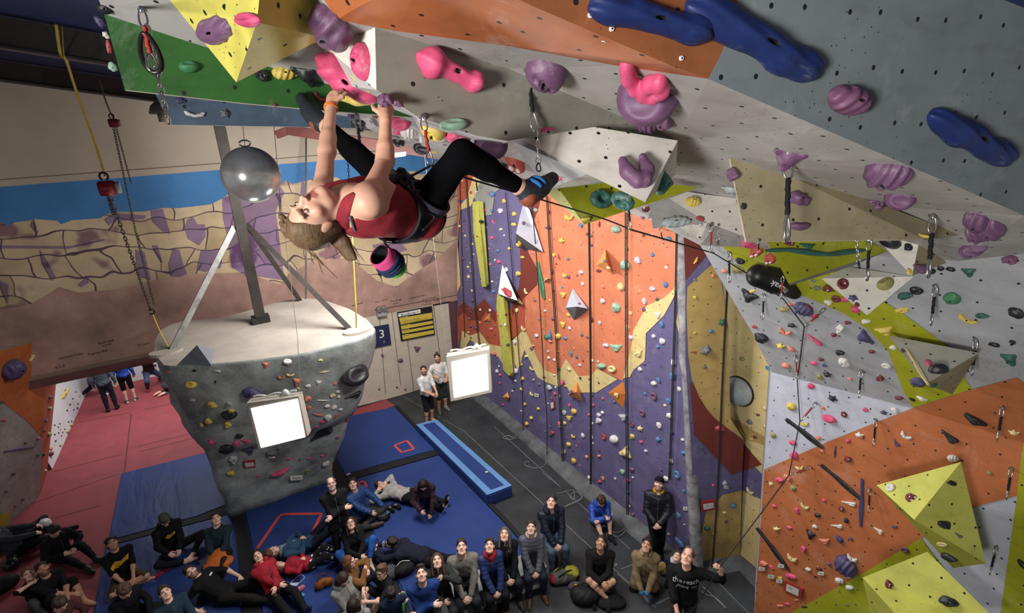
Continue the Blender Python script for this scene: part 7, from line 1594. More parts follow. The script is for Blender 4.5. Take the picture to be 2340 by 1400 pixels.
# ------------------------------------------------------------------ lamp panels
LEDM = glow('lit_led_panel', 'ffffff', 9.)
FRM = mat('lamp_frame', 'b0a89c', .5, .04)
def lamp(outer, inner, d, label, dz):
    pl = None
    o3 = [C(x, y, d + dz * (y - outer[0][1]) / 100) for x, y in outer]; pl = plane3(*o3[:3]); o3 = [on(pl, *p) for p in outer]; i3 = [on(pl, *p) for p in inner]; n = pl[1]
    bm = bmesh.new(); f = [bm.verts.new(p) for p in o3]; g_ = [bm.verts.new(p) for p in i3]; bk = [bm.verts.new(p - n * .14) for p in o3]
    for i in range(4):
        j = (i + 1) % 4; bm.faces.new((f[i], f[j], g_[j], g_[i])); bm.faces.new((f[i], bk[i], bk[j], f[j]))
    bm.faces.new(bk); bmesh.ops.recalc_face_normals(bm, faces=bm.faces)
    o = tag(me_obj('lamp_panel', bm, FRM), label, 'lamp', 'lit lamp panels')
    bm = bmesh.new(); bm.faces.new([bm.verts.new(p + n * .004) for p in i3]); me_obj('diffuser', bm, LEDM, o)
    bm = bmesh.new(); t0, t1 = o3[0] - n * .1, o3[1] - n * .1; top = [t0.lerp(t1, k) + V((0, 0, .02 + .03 * abs(math.sin(k * 9)))) for k in np.linspace(.08, .92, 14)]
    tube(bm, smooth_pts(top, 4), .014, 6); tube(bm, [t0.lerp(t1, .62), t0.lerp(t1, .7) + V((0, 0, .06)), t0.lerp(t1, .78)], .035, 6); me_obj('cable', bm, WHITEM, o)
    c = sum(i3, V()) / 4
    return o, c, n, o3
l1, c1, n1, q1 = lamp([(1020, 815), (1118, 798), (1124, 896), (1030, 917)], [(1032, 827), (1112, 809), (1116, 890), (1038, 908)], 7.6, 'square lit lamp panel hanging before the purple wall', .25)
l2, c2, n2, q2 = lamp([(563, 921), (682, 905), (703, 996), (591, 1027)], [(574, 933), (680, 911), (697, 998), (597, 1022)], 7.3, 'square lit lamp panel hanging before the grey pillar', .25)
CORDM = mat('grey_white_cord', '8f8c86', .8, 0)
def cord(pts, r, label, m=CORDM, name='hanging_cord', cat='cord', group='hanging cords'):
    bm = bmesh.new(); tube(bm, pts, r, 6); return tag(me_obj(name, bm, m), label, cat, group)
cord([q2[1] - n2 * .07, C(680, 770, 7.6), C(640, 450, 7.9), C(626, 288, 8.1)], .0045, 'white cord holding the lamp panel before the pillar')
cord([q1[0] - n1 * .07, C(992, 560, 8.), C(965, 300, 8.3)], .0035, 'white cord beside the climber holding the far lamp panel')
cord([C(699, 690, 12.2), C(699.5, 300, 12.2)], .022, 'galvanised drop rod behind the pillar frame', GALV, 'drop_rod', 'rod')
cord([C(560, 338, 5.), C(556, 300, 5.), C(553, 270, 5.)], .003, 'thin wire holding the mirror dome', DARKM, 'wire')
# convex mirror
s_ = SDF([np.linspace(-.3, .3, 46)] * 3, .03)
bm = bmesh.new(); bmesh.ops.create_uvsphere(bm, u_segments=48, v_segments=28, radius=.272)
mm = mat('mirror_dome', 'd4d4d0', .22, .2, 4., metal=.55, bump=0)
o = me_obj('mirror_ball', bm, mm, smooth=True); o.location = C(574, 400, 5.); tag(o, 'silvery mirror ball hanging before the steel post', 'mirror ball')
bm = bmesh.new(); tube(bm, [V((.05 * math.cos(t), 0, .3 + .03 * math.sin(t))) for t in np.linspace(0, 6.28, 12)[:-1]], .008, 5, closed=True); me_obj('eyelet', bm, CHROME, o)
# fluorescent fittings under the roof
for x0, y0, x1, y1, d, lab in ((896, 357, 926, 353, 11., 'lit fluorescent tube below the overhang beside the climber'), (962, 353, 972, 350, 11., 'lit fluorescent tube end glimpsed behind the red quickdraw')):
    bm = bmesh.new(); tube(bm, [C(x0, y0, d), C(x1, y1, d)], .03, 10); o = tag(me_obj('tube_lamp', bm, glow('lit_tube', 'f4f6ff', 14.)), lab, 'lamp', 'fluorescent tubes')
    bm = bmesh.new(); beam(bm, C(x0 - 3, y0 - 4, d), C(x1 + 3, y1 - 4, d), .12, .05, V((0, 0, 1))); me_obj('housing', bm, WHITEM, o)
# red-brown girder below the overhang
bm = bmesh.new()
g0, g1 = C(660, 297, 11.), C(1000, 352, 11.); beam(bm, g0, g1, .16, .2, V((0, 0, 1))); beam(bm, C(632, 308, 11.), g0, .14, .16, V((0, 0, 1)))
tag(me_obj('steel_girder', bm, mat('oxide_red_steel', '5e3430', .6, .15)), 'oxide red steel girder under the roof behind the climber', 'girder')
# dome lamp
bm = bmesh.new(); c = C(368, 260, 8.)
rg = [[bm.verts.new(V((r_ * math.cos(a), r_ * math.sin(a), z))) for a in np.linspace(0, 6.28, 25)[:-1]] for r_, z in ((.03, .2), (.06, .17), (.12, .12), (.16, .02), (.15, .0))]
for a, b_ in zip(rg, rg[1:]):
    for i in range(24): bm.faces.new((a[i], a[(i + 1) % 24], b_[(i + 1) % 24], b_[i]))
o = me_obj('pendant_lamp', bm, mat('dull_lamp_shade', '7a746c', .5), smooth=True); o.location = c; tag(o, 'unlit grey pendant lamp beside the slate panel', 'lamp')
bm = bmesh.new(); tube(bm, [V((0, 0, .2)), V((-.05, 0, .9))], .008, 6); me_obj('flex', bm, DARKM, o)
bm = bmesh.new(); tube(bm, [V((0, 0, .02)), V((0, 0, -.12))], .055, 12); me_obj('bulb', bm, mat('dull_glass', '8a857c', .3), o)
# ------------------------------------------------------------------ hoists and slings on the pillar
YW = mat('yellow_webbing', 'c2a836', .7, .15, 20.); 
def web(pts, label, w=.05, m=YW, name='webbing_sling'):
    bm = bmesh.new(); pts = [V(p) for p in pts]
    tube(bm, smooth_pts(pts, 6), w / 2, 8, flat=.25); return tag(me_obj(name, bm, m), label, 'sling', 'lifting slings')
dS = 4.2
web([C(128, 55, dS), C(138, 122, 4.4), C(152, 140, 4.45), C(175, 210, 4.7), C(215, 320, 5.), C(240, 402, 5.2)], 'long yellow lifting sling from the rafter to the red hoist', .024)
web([C(142, 58, dS), C(146, 125, dS), C(156, 142, 4.4)], 'short doubled loop of yellow sling round the rafter', .024)
web([C(228, 182, 7.2), C(243, 235, 7.2), C(258, 268, 7.2)], 'pale sling hanging from the rafter to the far chain block', .08, mat('faded_webbing', '8a7d58', .8, .2, 20.))
web([zt_at(388, 800) + V((0, 0, .05)), C(365, 755, 9.2), C(348, 715, 9.1)], 'yellow sling tied to the pillar rim under the hoist hook', .06)
web([zt_at(815, 752) + V((0, 0, .04)), C(813, 700, 9.9), C(810, 640, 10.1), C(806, 560, 10.3), C(803, 480, 10.5)], 'yellow strap rising from the pad on the pillar behind the climber', .07)
def chain_run(p0, p1, label, n, r=.016, m=None):
    p0, p1 = V(p0), V(p1); bm = bmesh.new(); ax = (p1 - p0); L = ax.length; ax.normalize(); sd = ax.cross(FWD).normalized(); fw = sd.cross(ax)
    for i in range(n): loop2(bm, ax * (L * (i - .15) / n), ax, sd if i % 2 else fw, L / n * 1.3, r, r, r * .36)
    o = me_obj('hoist_chain', bm, m or mat('oily_chain', '5a5852', .5, .2, 20., metal=.7)); o.location = p0; return tag(o, label, 'chain', 'hoist chains')
def hoist(x, y, d, label, s=1.):
    e = empty('chain_hoist', C(x, y, d), label, 'chain hoist', 'chain hoists')
    bm = bmesh.new(); tube(bm, [V((-.1 * s, 0, 0)), V((.1 * s, 0, 0))], .11 * s, 20); bmesh.ops.bevel(bm, geom=bm.edges[:], offset=.01, segments=2, affect='EDGES'); me_obj('body', bm, mat('hoist_red', '8e2428', .4, .1), e)
    bm = bmesh.new(); tube(bm, [V((.1 * s, 0, 0)), V((.16 * s, 0, 0))], .085 * s, 20); me_obj('wheel_cover', bm, mat('hoist_grey', 'b0a8a0', .4), e)
    bm = bmesh.new(); tube(bm, [V((.05 * s * math.cos(t), 0, .17 * s + .055 * s * math.sin(t))) for t in np.linspace(-1.2, 4.2, 14)], .014 * s, 8); me_obj('hook', bm, DARKM, e)
    return e
hoist(245, 430, 5.2, 'red chain hoist hanging on the yellow sling', .7)
hoist(259, 281, 7.2, 'small dark red chain block hanging from the faded sling', .55)
chain_run(C(252, 448, 5.25), C(343, 705, 9.0), 'dark load chain from the red hoist to the pillar sling', 40)
chain_run(C(247, 448, 5.2), C(260, 490, 5.3), 'short loop of chain below the red hoist', 8)
chain_run(C(259, 290, 7.2), C(308, 520, 8.4), 'upper part of the long chain from the far chain block', 38, .013); chain_run(C(308, 520, 8.4), C(352, 695, 9.3), 'lower part of the long chain from the far chain block', 28, .016)
chain_run(C(265, 290, 7.25), C(300, 420, 7.8), 'second fall of chain beside the far chain block', 24, .011)
chain_run(C(793, 330, 9.), C(800, 455, 9.), 'chain glimpsed behind the far leg of the climber', 16, .014)
bm = bmesh.new(); tube(bm, [V((.045 * math.cos(t), 0, .045 * math.sin(t))) for t in np.linspace(-2.5, 2.4, 14)], .014, 8); o = me_obj('lifting_hook', bm, DARKM); o.location = C(346, 712, 9.0); tag(o, 'dark lifting hook joining chain and yellow sling', 'hook')

for x, y, lab in ((1348, 35, 'white ringed bolt on the orange roof edge, nearest its upper seam'), (1397, 66, 'white ringed bolt on the orange roof edge, second from the seam'), (1556, 133, 'white ringed bolt on the orange roof edge under the navy hold'), (1380, 92, 'small white bolt on the lit orange roof strip')):
    h_ = hit(x, y); bm = bmesh.new(); M_ = Matrix.Translation(h_[0] + h_[1] * .003) @ h_[1].to_track_quat('Z', 'Y').to_matrix().to_4x4()
    bmesh.ops.create_cone(bm, cap_ends=True, segments=16, radius1=.0085, radius2=.0075, depth=.006, matrix=M_); o = tag(me_obj('bolt', bm, mat('white_washer', 'd4d4d2', .4, 0)), lab, 'bolt', 'white bolts on the roof edge')
    bm = bmesh.new(); bmesh.ops.create_cone(bm, cap_ends=True, segments=10, radius1=.003, radius2=.003, depth=.008, matrix=M_); me_obj('socket', bm, mat('bolt_hole', '202022', .5, 0), o)
# ------------------------------------------------------------------ signs
def plate(name, px, pl, m, label, cat, off=.02, th=.02, parent=None, group=None):
    q = [on(pl, *p) + pl[1] * off for p in px]; bm = bmesh.new(); f = [bm.verts.new(p) for p in q]; b = [bm.verts.new(p - pl[1] * th) for p in q]
    bm.faces.new(f); bm.faces.new(b)
    for i in range(len(q)): bm.faces.new((f[i], b[i], b[(i + 1) % len(q)], f[(i + 1) % len(q)]))
    bmesh.ops.recalc_face_normals(bm, faces=bm.faces)
    o = me_obj(name, bm, m, parent)
    if label: tag(o, label, cat, group)
    return o
def letters(txt, a, b, up_px, pl, m, parent, off=.03, size=None, name='lettering'):
    """lettering on plane pl, baseline from pixel a to pixel b"""
    p, q = on(pl, *a) + pl[1] * off, on(pl, *b) + pl[1] * off; u = on(pl, *up_px) - on(pl, *a); r = (q - p); W = r.length; r.normalize(); u = (u - r * u.dot(r)).normalized()
    if r.cross(u).dot(pl[1]) < 0: pass
    cu = bpy.data.curves.new('lettering', 'FONT'); cu.body = txt; cu.size = 1; cu.resolution_u = 2
    to = bpy.data.objects.new('lettering', cu); COL.objects.link(to); bpy.context.view_layer.update(); w = max(to.dimensions.x, 1e-3); me = bpy.data.meshes.new_from_object(to); bpy.data.objects.remove(to)
    hgt = (on(pl, *up_px) - on(pl, *a)).length / .72
    for v in me.vertices: v.co = p + r * (v.co.x * W / w) + u * (v.co.y * hgt)
    me.materials.append(m); return link(bpy.data.objects.new(name, me), parent)
INK = mat('black_ink', '26221f', .8, 0); WINK = mat('white_ink', 'd8d8d8', .7, 0); YP = mat('sign_yellow', 'c4ad4a', .5, .05)
sg = plate('bouldering_sign', [(906, 712), (985, 698), (992, 763), (915, 777.5)], MUR, mat('sign_black', '1c1c20', .5), 'black and yellow bouldering rules sign on the cream board wall', 'sign', .06)
plate('title_panel', [(908.5, 714.5), (958.5, 705), (959, 713.5), (908.5, 722)], MUR, WINK, None, None, .075, .01, sg)
letters('Bouldering', (914.5, 720), (946.5, 713.5), (914, 715), MUR, INK, sg, .09)
letters('GOOD PRACTICE FOR', (909, 715.6), (934, 711), (909, 714), MUR, INK, sg, .09)
tri = plate('warning_triangle', [(949, 712.3), (955, 711.2), (951.5, 706.8)], MUR, YP, None, None, .085, .004, sg)
for px, hd in (([(910.5, 727), (911, 724), (929, 720.6), (930, 722), (985, 712.6), (986.5, 726), (914.5, 740)], 'WATCH OUT'), ([(914.5, 745), (914, 742.5), (934.5, 738.5), (935.5, 740), (986.5, 731), (987.5, 737.5), (915.5, 751)], 'MATTING'), ([(916, 755.5), (915.7, 753.5), (932.5, 750), (933.5, 751.5), (988, 741.5), (989, 747.5), (917.5, 760.5)], 'MOVEMENT'), ([(917.5, 766), (917, 764), (932.5, 760.5), (933.5, 762), (989, 752), (990, 760), (919, 774)], 'FALLING')):
    plate('text_panel', px, MUR, YP, None, None, .075, .01, sg); x, y = px[1]; letters(hd, (x + 2.5, y + 1.8), (x + 15, y - .4), (x + 2.4, y - .4), MUR, INK, sg, .09)
letters('THE MATS DO NOT MAKE IT SAFE', (917, 733.5), (957, 726), (917, 731.5), MUR, INK, sg, .09); letters('BEGINNERS MUST STAY BELOW HALF HEIGHT', (917.5, 738), (976, 726.5), (917.5, 736), MUR, INK, sg, .09)
s3 = plate('number_sign', [(846, 746.5), (886.8, 739), (892.8, 785), (852, 794)], MUR, mat('sign_navy', '232848', .5), 'navy number sign partly hidden by the pillar', 'sign', .06)
letters('3', (864, 771), (874.5, 769), (862, 752), MUR, WINK, s3, .075)
for i, t in enumerate(('The', 'Wall', 'Area')): letters(t, (874.5, 778 + 2 * i), (877.5, 777.4 + 2 * i), (874.4, 776.6 + 2 * i), MUR, WINK, s3, .075)
for t, a, b, u in (('The Wings', (891.5, 690), (916, 684.5), (891, 686)), ('V5 70', (897, 695), (909, 692), (896.6, 692)), ('Flying buttress', (935.5, 682.5), (969, 674.5), (935, 679)), ('Flying buttress', (963, 686), (995, 678.5), (962.6, 683)), ('direct V6 50', (971, 691), (1002, 685), (970.6, 688)), ('Pips route', (857, 691), (884, 684), (856.5, 688)), ('over the', (965, 697), (985, 693), (964.8, 694.5)),
                   ('Roof wall', (226, 786), (260, 778), (225, 781)), ('V10 50', (234, 791), (256, 786), (233, 787)), ('The Corner', (315, 790), (345, 783), (314, 786)), ('Rugosity Wall', (203, 811), (246, 801), (202, 806)), ('Northern Trinity', (137, 820), (190, 808), (136, 815)), ('P.C.F', (130, 842), (150, 836), (129, 836)), ('art wall', (805, 699), (828, 692), (804, 695))):
    letters(t, a, b, u, MUR, INK, mwo, .03, name='wall_writing')
el = plate('emergency_light', [(858.5, 708), (879.5, 704.5), (881, 718), (860, 721.5)], MUR, mat('lamp_box_grey', '9a9a98', .4), 'grey emergency light box with two lamps under the mural writing', 'light', .14, .12)
for x, y in ((862, 702.5), (873.5, 700)):
    bm = bmesh.new(); p = on(MUR, x, y) + V((0, -.1, 0)); tube(bm, [p, p + V((0, -.12, -.03))], .07, 12); me_obj('lamp_head', bm, mat('dull_lamp_shade'), el)
REDP = mat('red_frame', '94302c', .5); CARD = mat('white_card', 'c2c4bc', .7)
def notice(px, inner, label, lines=()):
    h_ = hit(*[sum(c) / 4 for c in zip(*px)]); pl = (h_[0], h_[1]); o = plate('notice', px, pl, REDP, label, 'notice', .03, .025, group='red framed notices'); plate('card', inner, pl, CARD, None, None, .036, .004, o)
    for t, a, b, u in lines: letters(t, a, b, u, pl, INK, o, .04)
notice([(1599, 1144), (1632, 1139), (1634, 1161), (1601, 1167)], [(1604, 1149), (1628, 1145), (1629, 1157), (1606, 1161)], 'red framed notice in the cream corner', [('V5', (1611, 1154), (1616, 1153), (1611, 1151))])
notice([(1796, 1325), (1837, 1344), (1834, 1365), (1793, 1346)], [(1801, 1331), (1829, 1344), (1827, 1359), (1799, 1346)], 'red framed notice low on the orange wall', [('G.6', (1806, 1340), (1814, 1344), (1807, 1337))])
notice([(1259, 917), (1268, 915), (1270, 932), (1261, 936)], [(1260.5, 919), (1267, 917.5), (1268, 930), (1262, 932)], 'small red framed notice on the purple wall')
notice([(555, 1052), (582, 1049), (583, 1065), (557, 1067)], [(558, 1055), (579, 1053), (580, 1062), (560, 1064)], 'red framed notice low on the grey pillar')
h_ = hit(678, 1088); pl = (h_[0] - FWD * .05, (CAM - h_[0]).normalized())
o = plate('name_card', [(662, 1087), (691, 1085), (692, 1095), (664, 1098)], pl, CARD, 'white name card at the foot of the grey pillar', 'card', .02, .006); letters('The Boulder', (667, 1095), (688, 1093), (666.6, 1090), pl, INK, o, .025)
for x, y, lab in ((1744, 1297, 'white grade card under the coral hold'), (1765, 1315, 'white grade card above the yellow ring hold'), (1788, 1290, 'white grade card at the foot of the stringy hold'), (1784, 1325, 'white grade card beside the red framed notice'), (1879, 1307, 'tilted white grade card beside the spotted hold'), (1940, 1314, 'white grade card under the indigo shell hold'), (1923, 1325, 'white grade card on the white hold'), (1569, 1160, 'white grade card on the purple wall by the arete'), (1290, 1030, 'white grade card low on the purple wall'), (1229, 902, 'small white grade card among yellow holds'), (1658, 1110, 'white grade card under the grey hold of the corner')):
    h_ = hit(x, y)
    w_ = 7 if x > 1700 else 5
    o = plate('grade_card', [(x - w_, y - 5), (x + w_, y - 3), (x + w_ - 1, y + 5), (x - w_ - 1, y + 3)], (h_[0], h_[1]), CARD, lab, 'card', .03, .004, group='grade cards'); letters('=', (x - 3, y + 1.5), (x + 3, y + 2.2), (x - 3, y - 2), (h_[0], h_[1]), INK, o, .036)
# black padded bag with lettering bolted to the overhang
h_ = hit(1770, 640); d0 = (h_[0] - CAM).dot(FWD)
s = SDF(axes_for([Cn(1700, 600, d0 - .1), Cn(1840, 700, d0 - .1)], .18, .012), .05)
P4 = [Cn(1733, 630, d0 - .13), Cn(1775, 642, d0 - .14), Cn(1815, 668, d0 - .1)]
s.cap(P4[0], P4[1], .125, .13, k=.06); s.cap(P4[1], P4[2], .13, .075, k=.06)
bag = emit('padded_bag', s, mat('black_pu_leather', '141416', .4, .1), None, A_(h_[0])); bag.location = h_[0]; tag(bag, 'large black padded lump with white lettering on the lime stripe', 'climbing volume')
r_v = un(A_(RIGHT) * -.87 + A_(DOWN) * -.49); u_v = un(A_(RIGHT) * -.49 + A_(DOWN) * .87)
decal(bag, 'mavak', Cn(1790, 651, d0 - .3), r_v, u_v, .085, WINK, bag, A_(h_[0]), 'lettering', .004)
# ------------------------------------------------------------------ bench of open cubes
WB = mat('white_board', '9a9c9c', .5, .06)
sit = [CROWD[i] for i in range(len(CROWD)) if 'bench' in CROWD[i][0]['label'] and 'front' not in CROWD[i][0]['label']]
pts = sorted([V((J['pel'][0], J['pel'][1], 0)) for b, J in sit], key=lambda p: p.x)
a, b = pts[0], pts[-1]; dr = (b - a).normalized(); nrm = V((dr.y, -dr.x, 0)); 
if nrm.dot(-a) < 0: nrm = -nrm
mid = sum(pts, V()) / len(pts); off = (mid - a).dot(nrm)
st_ = a + nrm * off - dr * .3; Ltot = (b - a).length + .5; nseg = max(3, round(Ltot / .6)); wseg = Ltot / nseg
for i in range(nseg):
    c = st_ + dr * (wseg * (i + .5)); rm = Matrix((dr, -nrm, V((0, 0, 1)))).transposed(); e = empty('storage_cube', c, ['open white storage cube seat under the person in grey zip jacket', 'open white storage cube seat under the navy puffer', 'open white storage cube seat under the black coat', 'open white storage cube seat at the far end of the bench', 'open white storage cube seat behind the seated row', 'open white storage cube seat by the floor seam'][i % 6], 'bench', 'storage cube bench')
    for nm, cc, sz in (('top', (0, 0, .405), (wseg - .01, .42, .025)), ('side_panel', (-wseg / 2 + .015, 0, .2), (.02, .42, .38)), ('side_panel', (wseg / 2 - .015, 0, .2), (.02, .42, .38)), ('back_panel', (0, .2, .2), (wseg - .05, .015, .38)), ('bottom', (0, 0, .015), (wseg - .05, .42, .02))):
        bm = bmesh.new(); box(bm, V((0, 0, 0)), *sz); bmesh.ops.bevel(bm, geom=bm.edges[:], offset=.004, segments=1, affect='EDGES'); o = me_obj(nm, bm, WB, e); o.matrix_local = Matrix.Translation(rm @ V(cc)) @ rm.to_4x4()
bm = bmesh.new(); q = C(1145, 1358, proj(st_ + dr * (Ltot * .6))[2]); s = None
# ------------------------------------------------------------------ soft things on the floor
def soft(name, px, py, z, blobs, m, label, cat, yaw=0., res=.014, k=.05, group=None, flat=True):
    """a rounded cloth or plastic thing: list of (x, y, z, rx, ry, rz)"""
    P_ = flr(px, py, z); s = SDF(axes_for([A_(b[:3]) for b in blobs], max(max(b[3:6]) for b in blobs) + .04, res), k)
    for b in blobs: s.ell(A_(b[:3]), np.eye(3), b[3:6], k=k)
    if flat: s.D = np.maximum(s.D, -s.ax[2][None, None, :] + .0).astype(np.float32)
    o = emit(name, s, m, None, A_((0, 0, 0)), it=1, wob=.004); o.location = P_; ang = math.atan2(-P_.y, -P_.x) - math.pi / 2 + math.radians(yaw); o.rotation_euler = (0, 0, ang); tag(o, label, cat, group); return o
def addtube(o, name, pts, r, m):
    bm = bmesh.new(); tube(bm, smooth_pts([V(p) for p in pts], 6), r, 7); return me_obj(name, bm, m, o)
def addpart(o, name, blobs, m, k=.03, res=.012):
    s = SDF(axes_for([A_(b[:3]) for b in blobs], max(max(b[3:6]) for b in blobs) + .04, res), k)
    for b in blobs: s.ell(A_(b[:3]), np.eye(3), b[3:6], k=k)
    return emit(name, s, m, o, A_((0, 0, 0)), it=1, wob=.004)
lap = JLAP; lp = (lap['wrR'] + lap['wrL']) / 2
s = SDF(axes_for([lp], .42, .015), .06)
for dx, dy, dz, a, b_, c in ((0, 0, .02, .16, .14, .07), (.12, -.12, -.04, .14, .12, .06), (-.1, -.1, -.02, .14, .13, .06), (.05, .1, .05, .1, .08, .06), (0, -.2, -.1, .17, .1, .07)): s.ell(lp + A_((dx, dy, dz)), np.eye(3), (a, b_, c), k=.05)
o = emit('jacket', s, cloth('c0652a', .6), None, lp, wob=.008); o.location = lp; tag(o, 'bright orange jacket held on the lap of the person in teal', 'jacket')
o = soft('handbag', 742, 1340, MATZ, [(-.07, 0, .08, .09, .06, .09), (.07, 0, .08, .09, .06, .09), (0, 0, .13, .11, .05, .06)], cloth('9a5a28', .5), 'tan orange leather bag beside the pale grey hoodie', 'bag', k=.02); addtube(o, 'handle', [(-.1, 0, .16), (-.05, -.02, .26), (.05, -.02, .26), (.1, 0, .16)], .01, cloth('6a3a1c'))
o = soft('backpack', 1292, 1325, 0., [(-.12, 0, .1, .13, .13, .1), (.04, 0, .1, .14, .14, .11), (.17, 0, .09, .1, .12, .09)], cloth('4c4c46', .7), 'olive and grey backpack lying by the seated person in shorts', 'backpack', 20, k=.03)
addpart(o, 'lid', [(-.16, 0, .15, .09, .13, .07), (-.08, -.02, .18, .07, .11, .05)], cloth('8a8630', .7)); addpart(o, 'front_pocket', [(.08, -.1, .12, .11, .05, .08)], cloth('8a8630', .7)); addpart(o, 'red_pocket', [(.24, .02, .12, .06, .09, .06)], cloth('8e2430', .6))
for y0 in (-.08, .06): addtube(o, 'strap', [(-.24, y0, .06), (-.1, y0 - .03, .22), (.06, y0, .225), (.22, y0, .1)], .012, cloth('202022'))
o = soft('climbing_rack', 1265, 1290, 0., [(0, 0, .12, .09, .08, .14)], cloth('2a2426', .5), 'heap of dark climbing gear with red webbing beside the vest wearer', 'climbing gear')
for i in range(5): addtube(o, 'carabiner', [(-.05 + .03 * i, -.08, .05 + .04 * i), (-.02 + .03 * i, -.12, .12 + .03 * i), (.02 + .03 * i, -.08, .07 + .04 * i)], .006, CHROME)
addtube(o, 'red_sling', [(-.08, -.06, .05), (0, -.11, .15), (.08, -.06, .22)], .012, cloth('8e2430'))
o = soft('backpack', 1338, 1372, 0., [(0, 0, .12, .24, .16, .13), (.1, -.05, .12, .16, .12, .12)], cloth('1b1b1d', .6), 'black backpack with a small yellow tag in front of bare shins', 'backpack', 8); addtube(o, 'strap', [(-.22, -.1, .1), (0, -.18, .2), (.22, -.1, .1)], .02, cloth('2a2a2c')); addtube(o, 'yellow_tag', [(.13, -.15, .2), (.16, -.15, .19)], .014, cloth('b8a040'))
soft('hat', 1316, 1345, 0., [(0, 0, .05, .13, .1, .07)], cloth('4a4444', .9), 'crumpled grey hat on top of the black backpack', 'hat', k=.02)
soft('dark_jacket', 1400, 1378, 0., [(0, 0, .06, .22, .15, .07), (.12, .05, .05, .14, .12, .06)], cloth('1d1d20'), 'black jacket heaped on the floor beside the black backpack', 'jacket')
soft('beige_bag', 1513, 1310, 0., [(0, 0, .12, .09, .08, .13)], cloth('9a8450'), 'beige striped bag between the tan coat and the belayer', 'bag')
o = soft('motor_helmet', 30, 1298, 0., [(0, 0, .12, .14, .16, .14)], mat('glossy_black', '1c1c1f', .2, .05), 'glossy black helmet with pale visor on the red floor', 'helmet'); addtube(o, 'visor', [(-.1, -.12, .14), (0, -.16, .14), (.1, -.12, .14)], .035, mat('visor_grey', '8a8c8a', .15, .05))
o = soft('backpack', 18, 1345, 0., [(0, 0, .13, .2, .16, .14), (.1, 0, .1, .14, .14, .1)], cloth('161618', .7), 'black backpack with white cord at the edge of the red floor', 'backpack'); addtube(o, 'cord', [(.05, -.15, .25), (.12, -.2, .1)], .006, WHITEM)
o = soft('spotted_bag', 310, 1335, MATZ, [(0, 0, .06, .12, .1, .08), (.06, .03, .07, .09, .08, .07)], mat('black_yellow_spots', '1c1c1e', .7, .1, 6., coord='Object', spots=(9., .3)), 'black bag with pale yellow spots beside the bowed person', 'bag'); addtube(o, 'drawstring', [(-.08, -.08, .1), (0, -.12, .13), (.1, -.08, .11)], .006, cloth('c8b860'))
o = soft('red_harness', 385, 1300, MATZ, [(0, 0, .02, .09, .05, .025)], cloth('a0262e', .6), 'small red climbing harness on the mat beside bare feet', 'harness', k=.02)
for i in range(3): addtube(o, 'webbing_loop', [(.05, 0, .03), (.16, .03 + .04 * i, .02), (.22, .0 + .05 * i, .02), (.14, -.03 + .02 * i, .02), (.05, 0, .03)], .007, cloth('a0262e'))
def shoe(px, py, yaw, m, label, z=MATZ):
    o = soft('shoe', px, py, z, [(0, -.08, .04, .042, .07, .035), (0, .05, .045, .04, .08, .05), (0, .09, .07, .035, .04, .05)], m, label, 'shoe', yaw, .009, .03, 'loose climbing shoes'); addtube(o, 'lace', [(-.025, -.04, .075), (.025, -.02, .08), (-.025, .0, .085), (.025, .02, .09)], .004, cloth('b8b8b8')); return o
shoe(893, 1166, 30, cloth('2a2422'), 'black climbing shoe with tan toe beside the reclining person'); shoe(906, 1160, 40, cloth('2c2623'), 'black climbing shoe next to its twin beside the chalk pot')
o = soft('chalk_pot', 879, 1186, MATZ, [(0, 0, .07, .13, .1, .08)], cloth('24282c', .6), 'dark chalk pot with white number beside the black climbing shoes', 'chalk bag', 20); addtube(o, 'rim', [(-.11, -.04, .12), (0, -.09, .13), (.11, -.04, .12), (0, .06, .14), (-.11, -.04, .12)], .014, cloth('5a6068')); addtube(o, 'blue_strap', [(-.12, .02, .12), (-.1, .06, .17), (-.02, .07, .16)], .014, cloth('3a7ab0'))
o = soft('gym_bag', 925, 1310, MATZ, [(0, 0, .1, .2, .12, .11)], cloth('1b1b1e', .7), 'black gym bag with white piping on the big mat', 'bag', 10); addtube(o, 'white_piping', [(-.14, -.08, .16), (0, -.11, .19), (.1, -.08, .17), (.14, -.1, .06)], .008, WHITEM)
soft('baseball_hat', 895, 1297, MATZ, [(0, 0, .04, .09, .08, .05), (0, -.08, .02, .06, .06, .015)], cloth('6a727a'), 'pale grey cap on the velcro strip by the boy in glasses', 'cap', k=.02)
soft('grey_backpack', 888, 1312, MATZ, [(0, .08, .08, .17, .12, .1)], cloth('4a4a48'), 'grey backpack behind the boy in glasses', 'backpack')
def slab_thing(name, px, py, z, sx, sy, sz, m, label, cat, yaw=0., group=None):
    bm = bmesh.new(); box(bm, V((0, 0, sz / 2)), sx, sy, sz); bmesh.ops.bevel(bm, geom=bm.edges[:], offset=min(sx, sy, sz) * .25, segments=2, affect='EDGES'); o = me_obj(name, bm, m); P_ = flr(px, py, z); o.location = P_; o.rotation_euler = (0, 0, math.atan2(-P_.y, -P_.x) - math.pi / 2 + math.radians(yaw)); return tag(o, label, cat, group)
o = slab_thing('phone', 672, 1335, MATZ, .07, .14, .01, mat('phone_glass', 'b8c0d0', .2, 0), 'pale phone with tangled earphones on the mat', 'phone', 60); addtube(o, 'earphone_cord', [(.0, .07, .01), (-.12, .14, .01), (-.2, .05, .01), (-.1, -.04, .01), (.1, -.1, .01), (.2, .0, .01), (.15, .1, .01)], .004, WHITEM)
slab_thing('snack_box', 684, 1350, MATZ, .2, .08, .07, mat('pink_box', 'c87a80', .5, .3, 30.), 'pink and white snack carton on the mat', 'carton', 10)
o = soft('snack_packet', 685, 1366, MATZ, [(0, 0, .035, .09, .05, .035)], mat('blue_packet', '5aa0c8', .3, .2, 30.), 'pale blue crinkled snack packet on the mat', 'packet', k=.02)
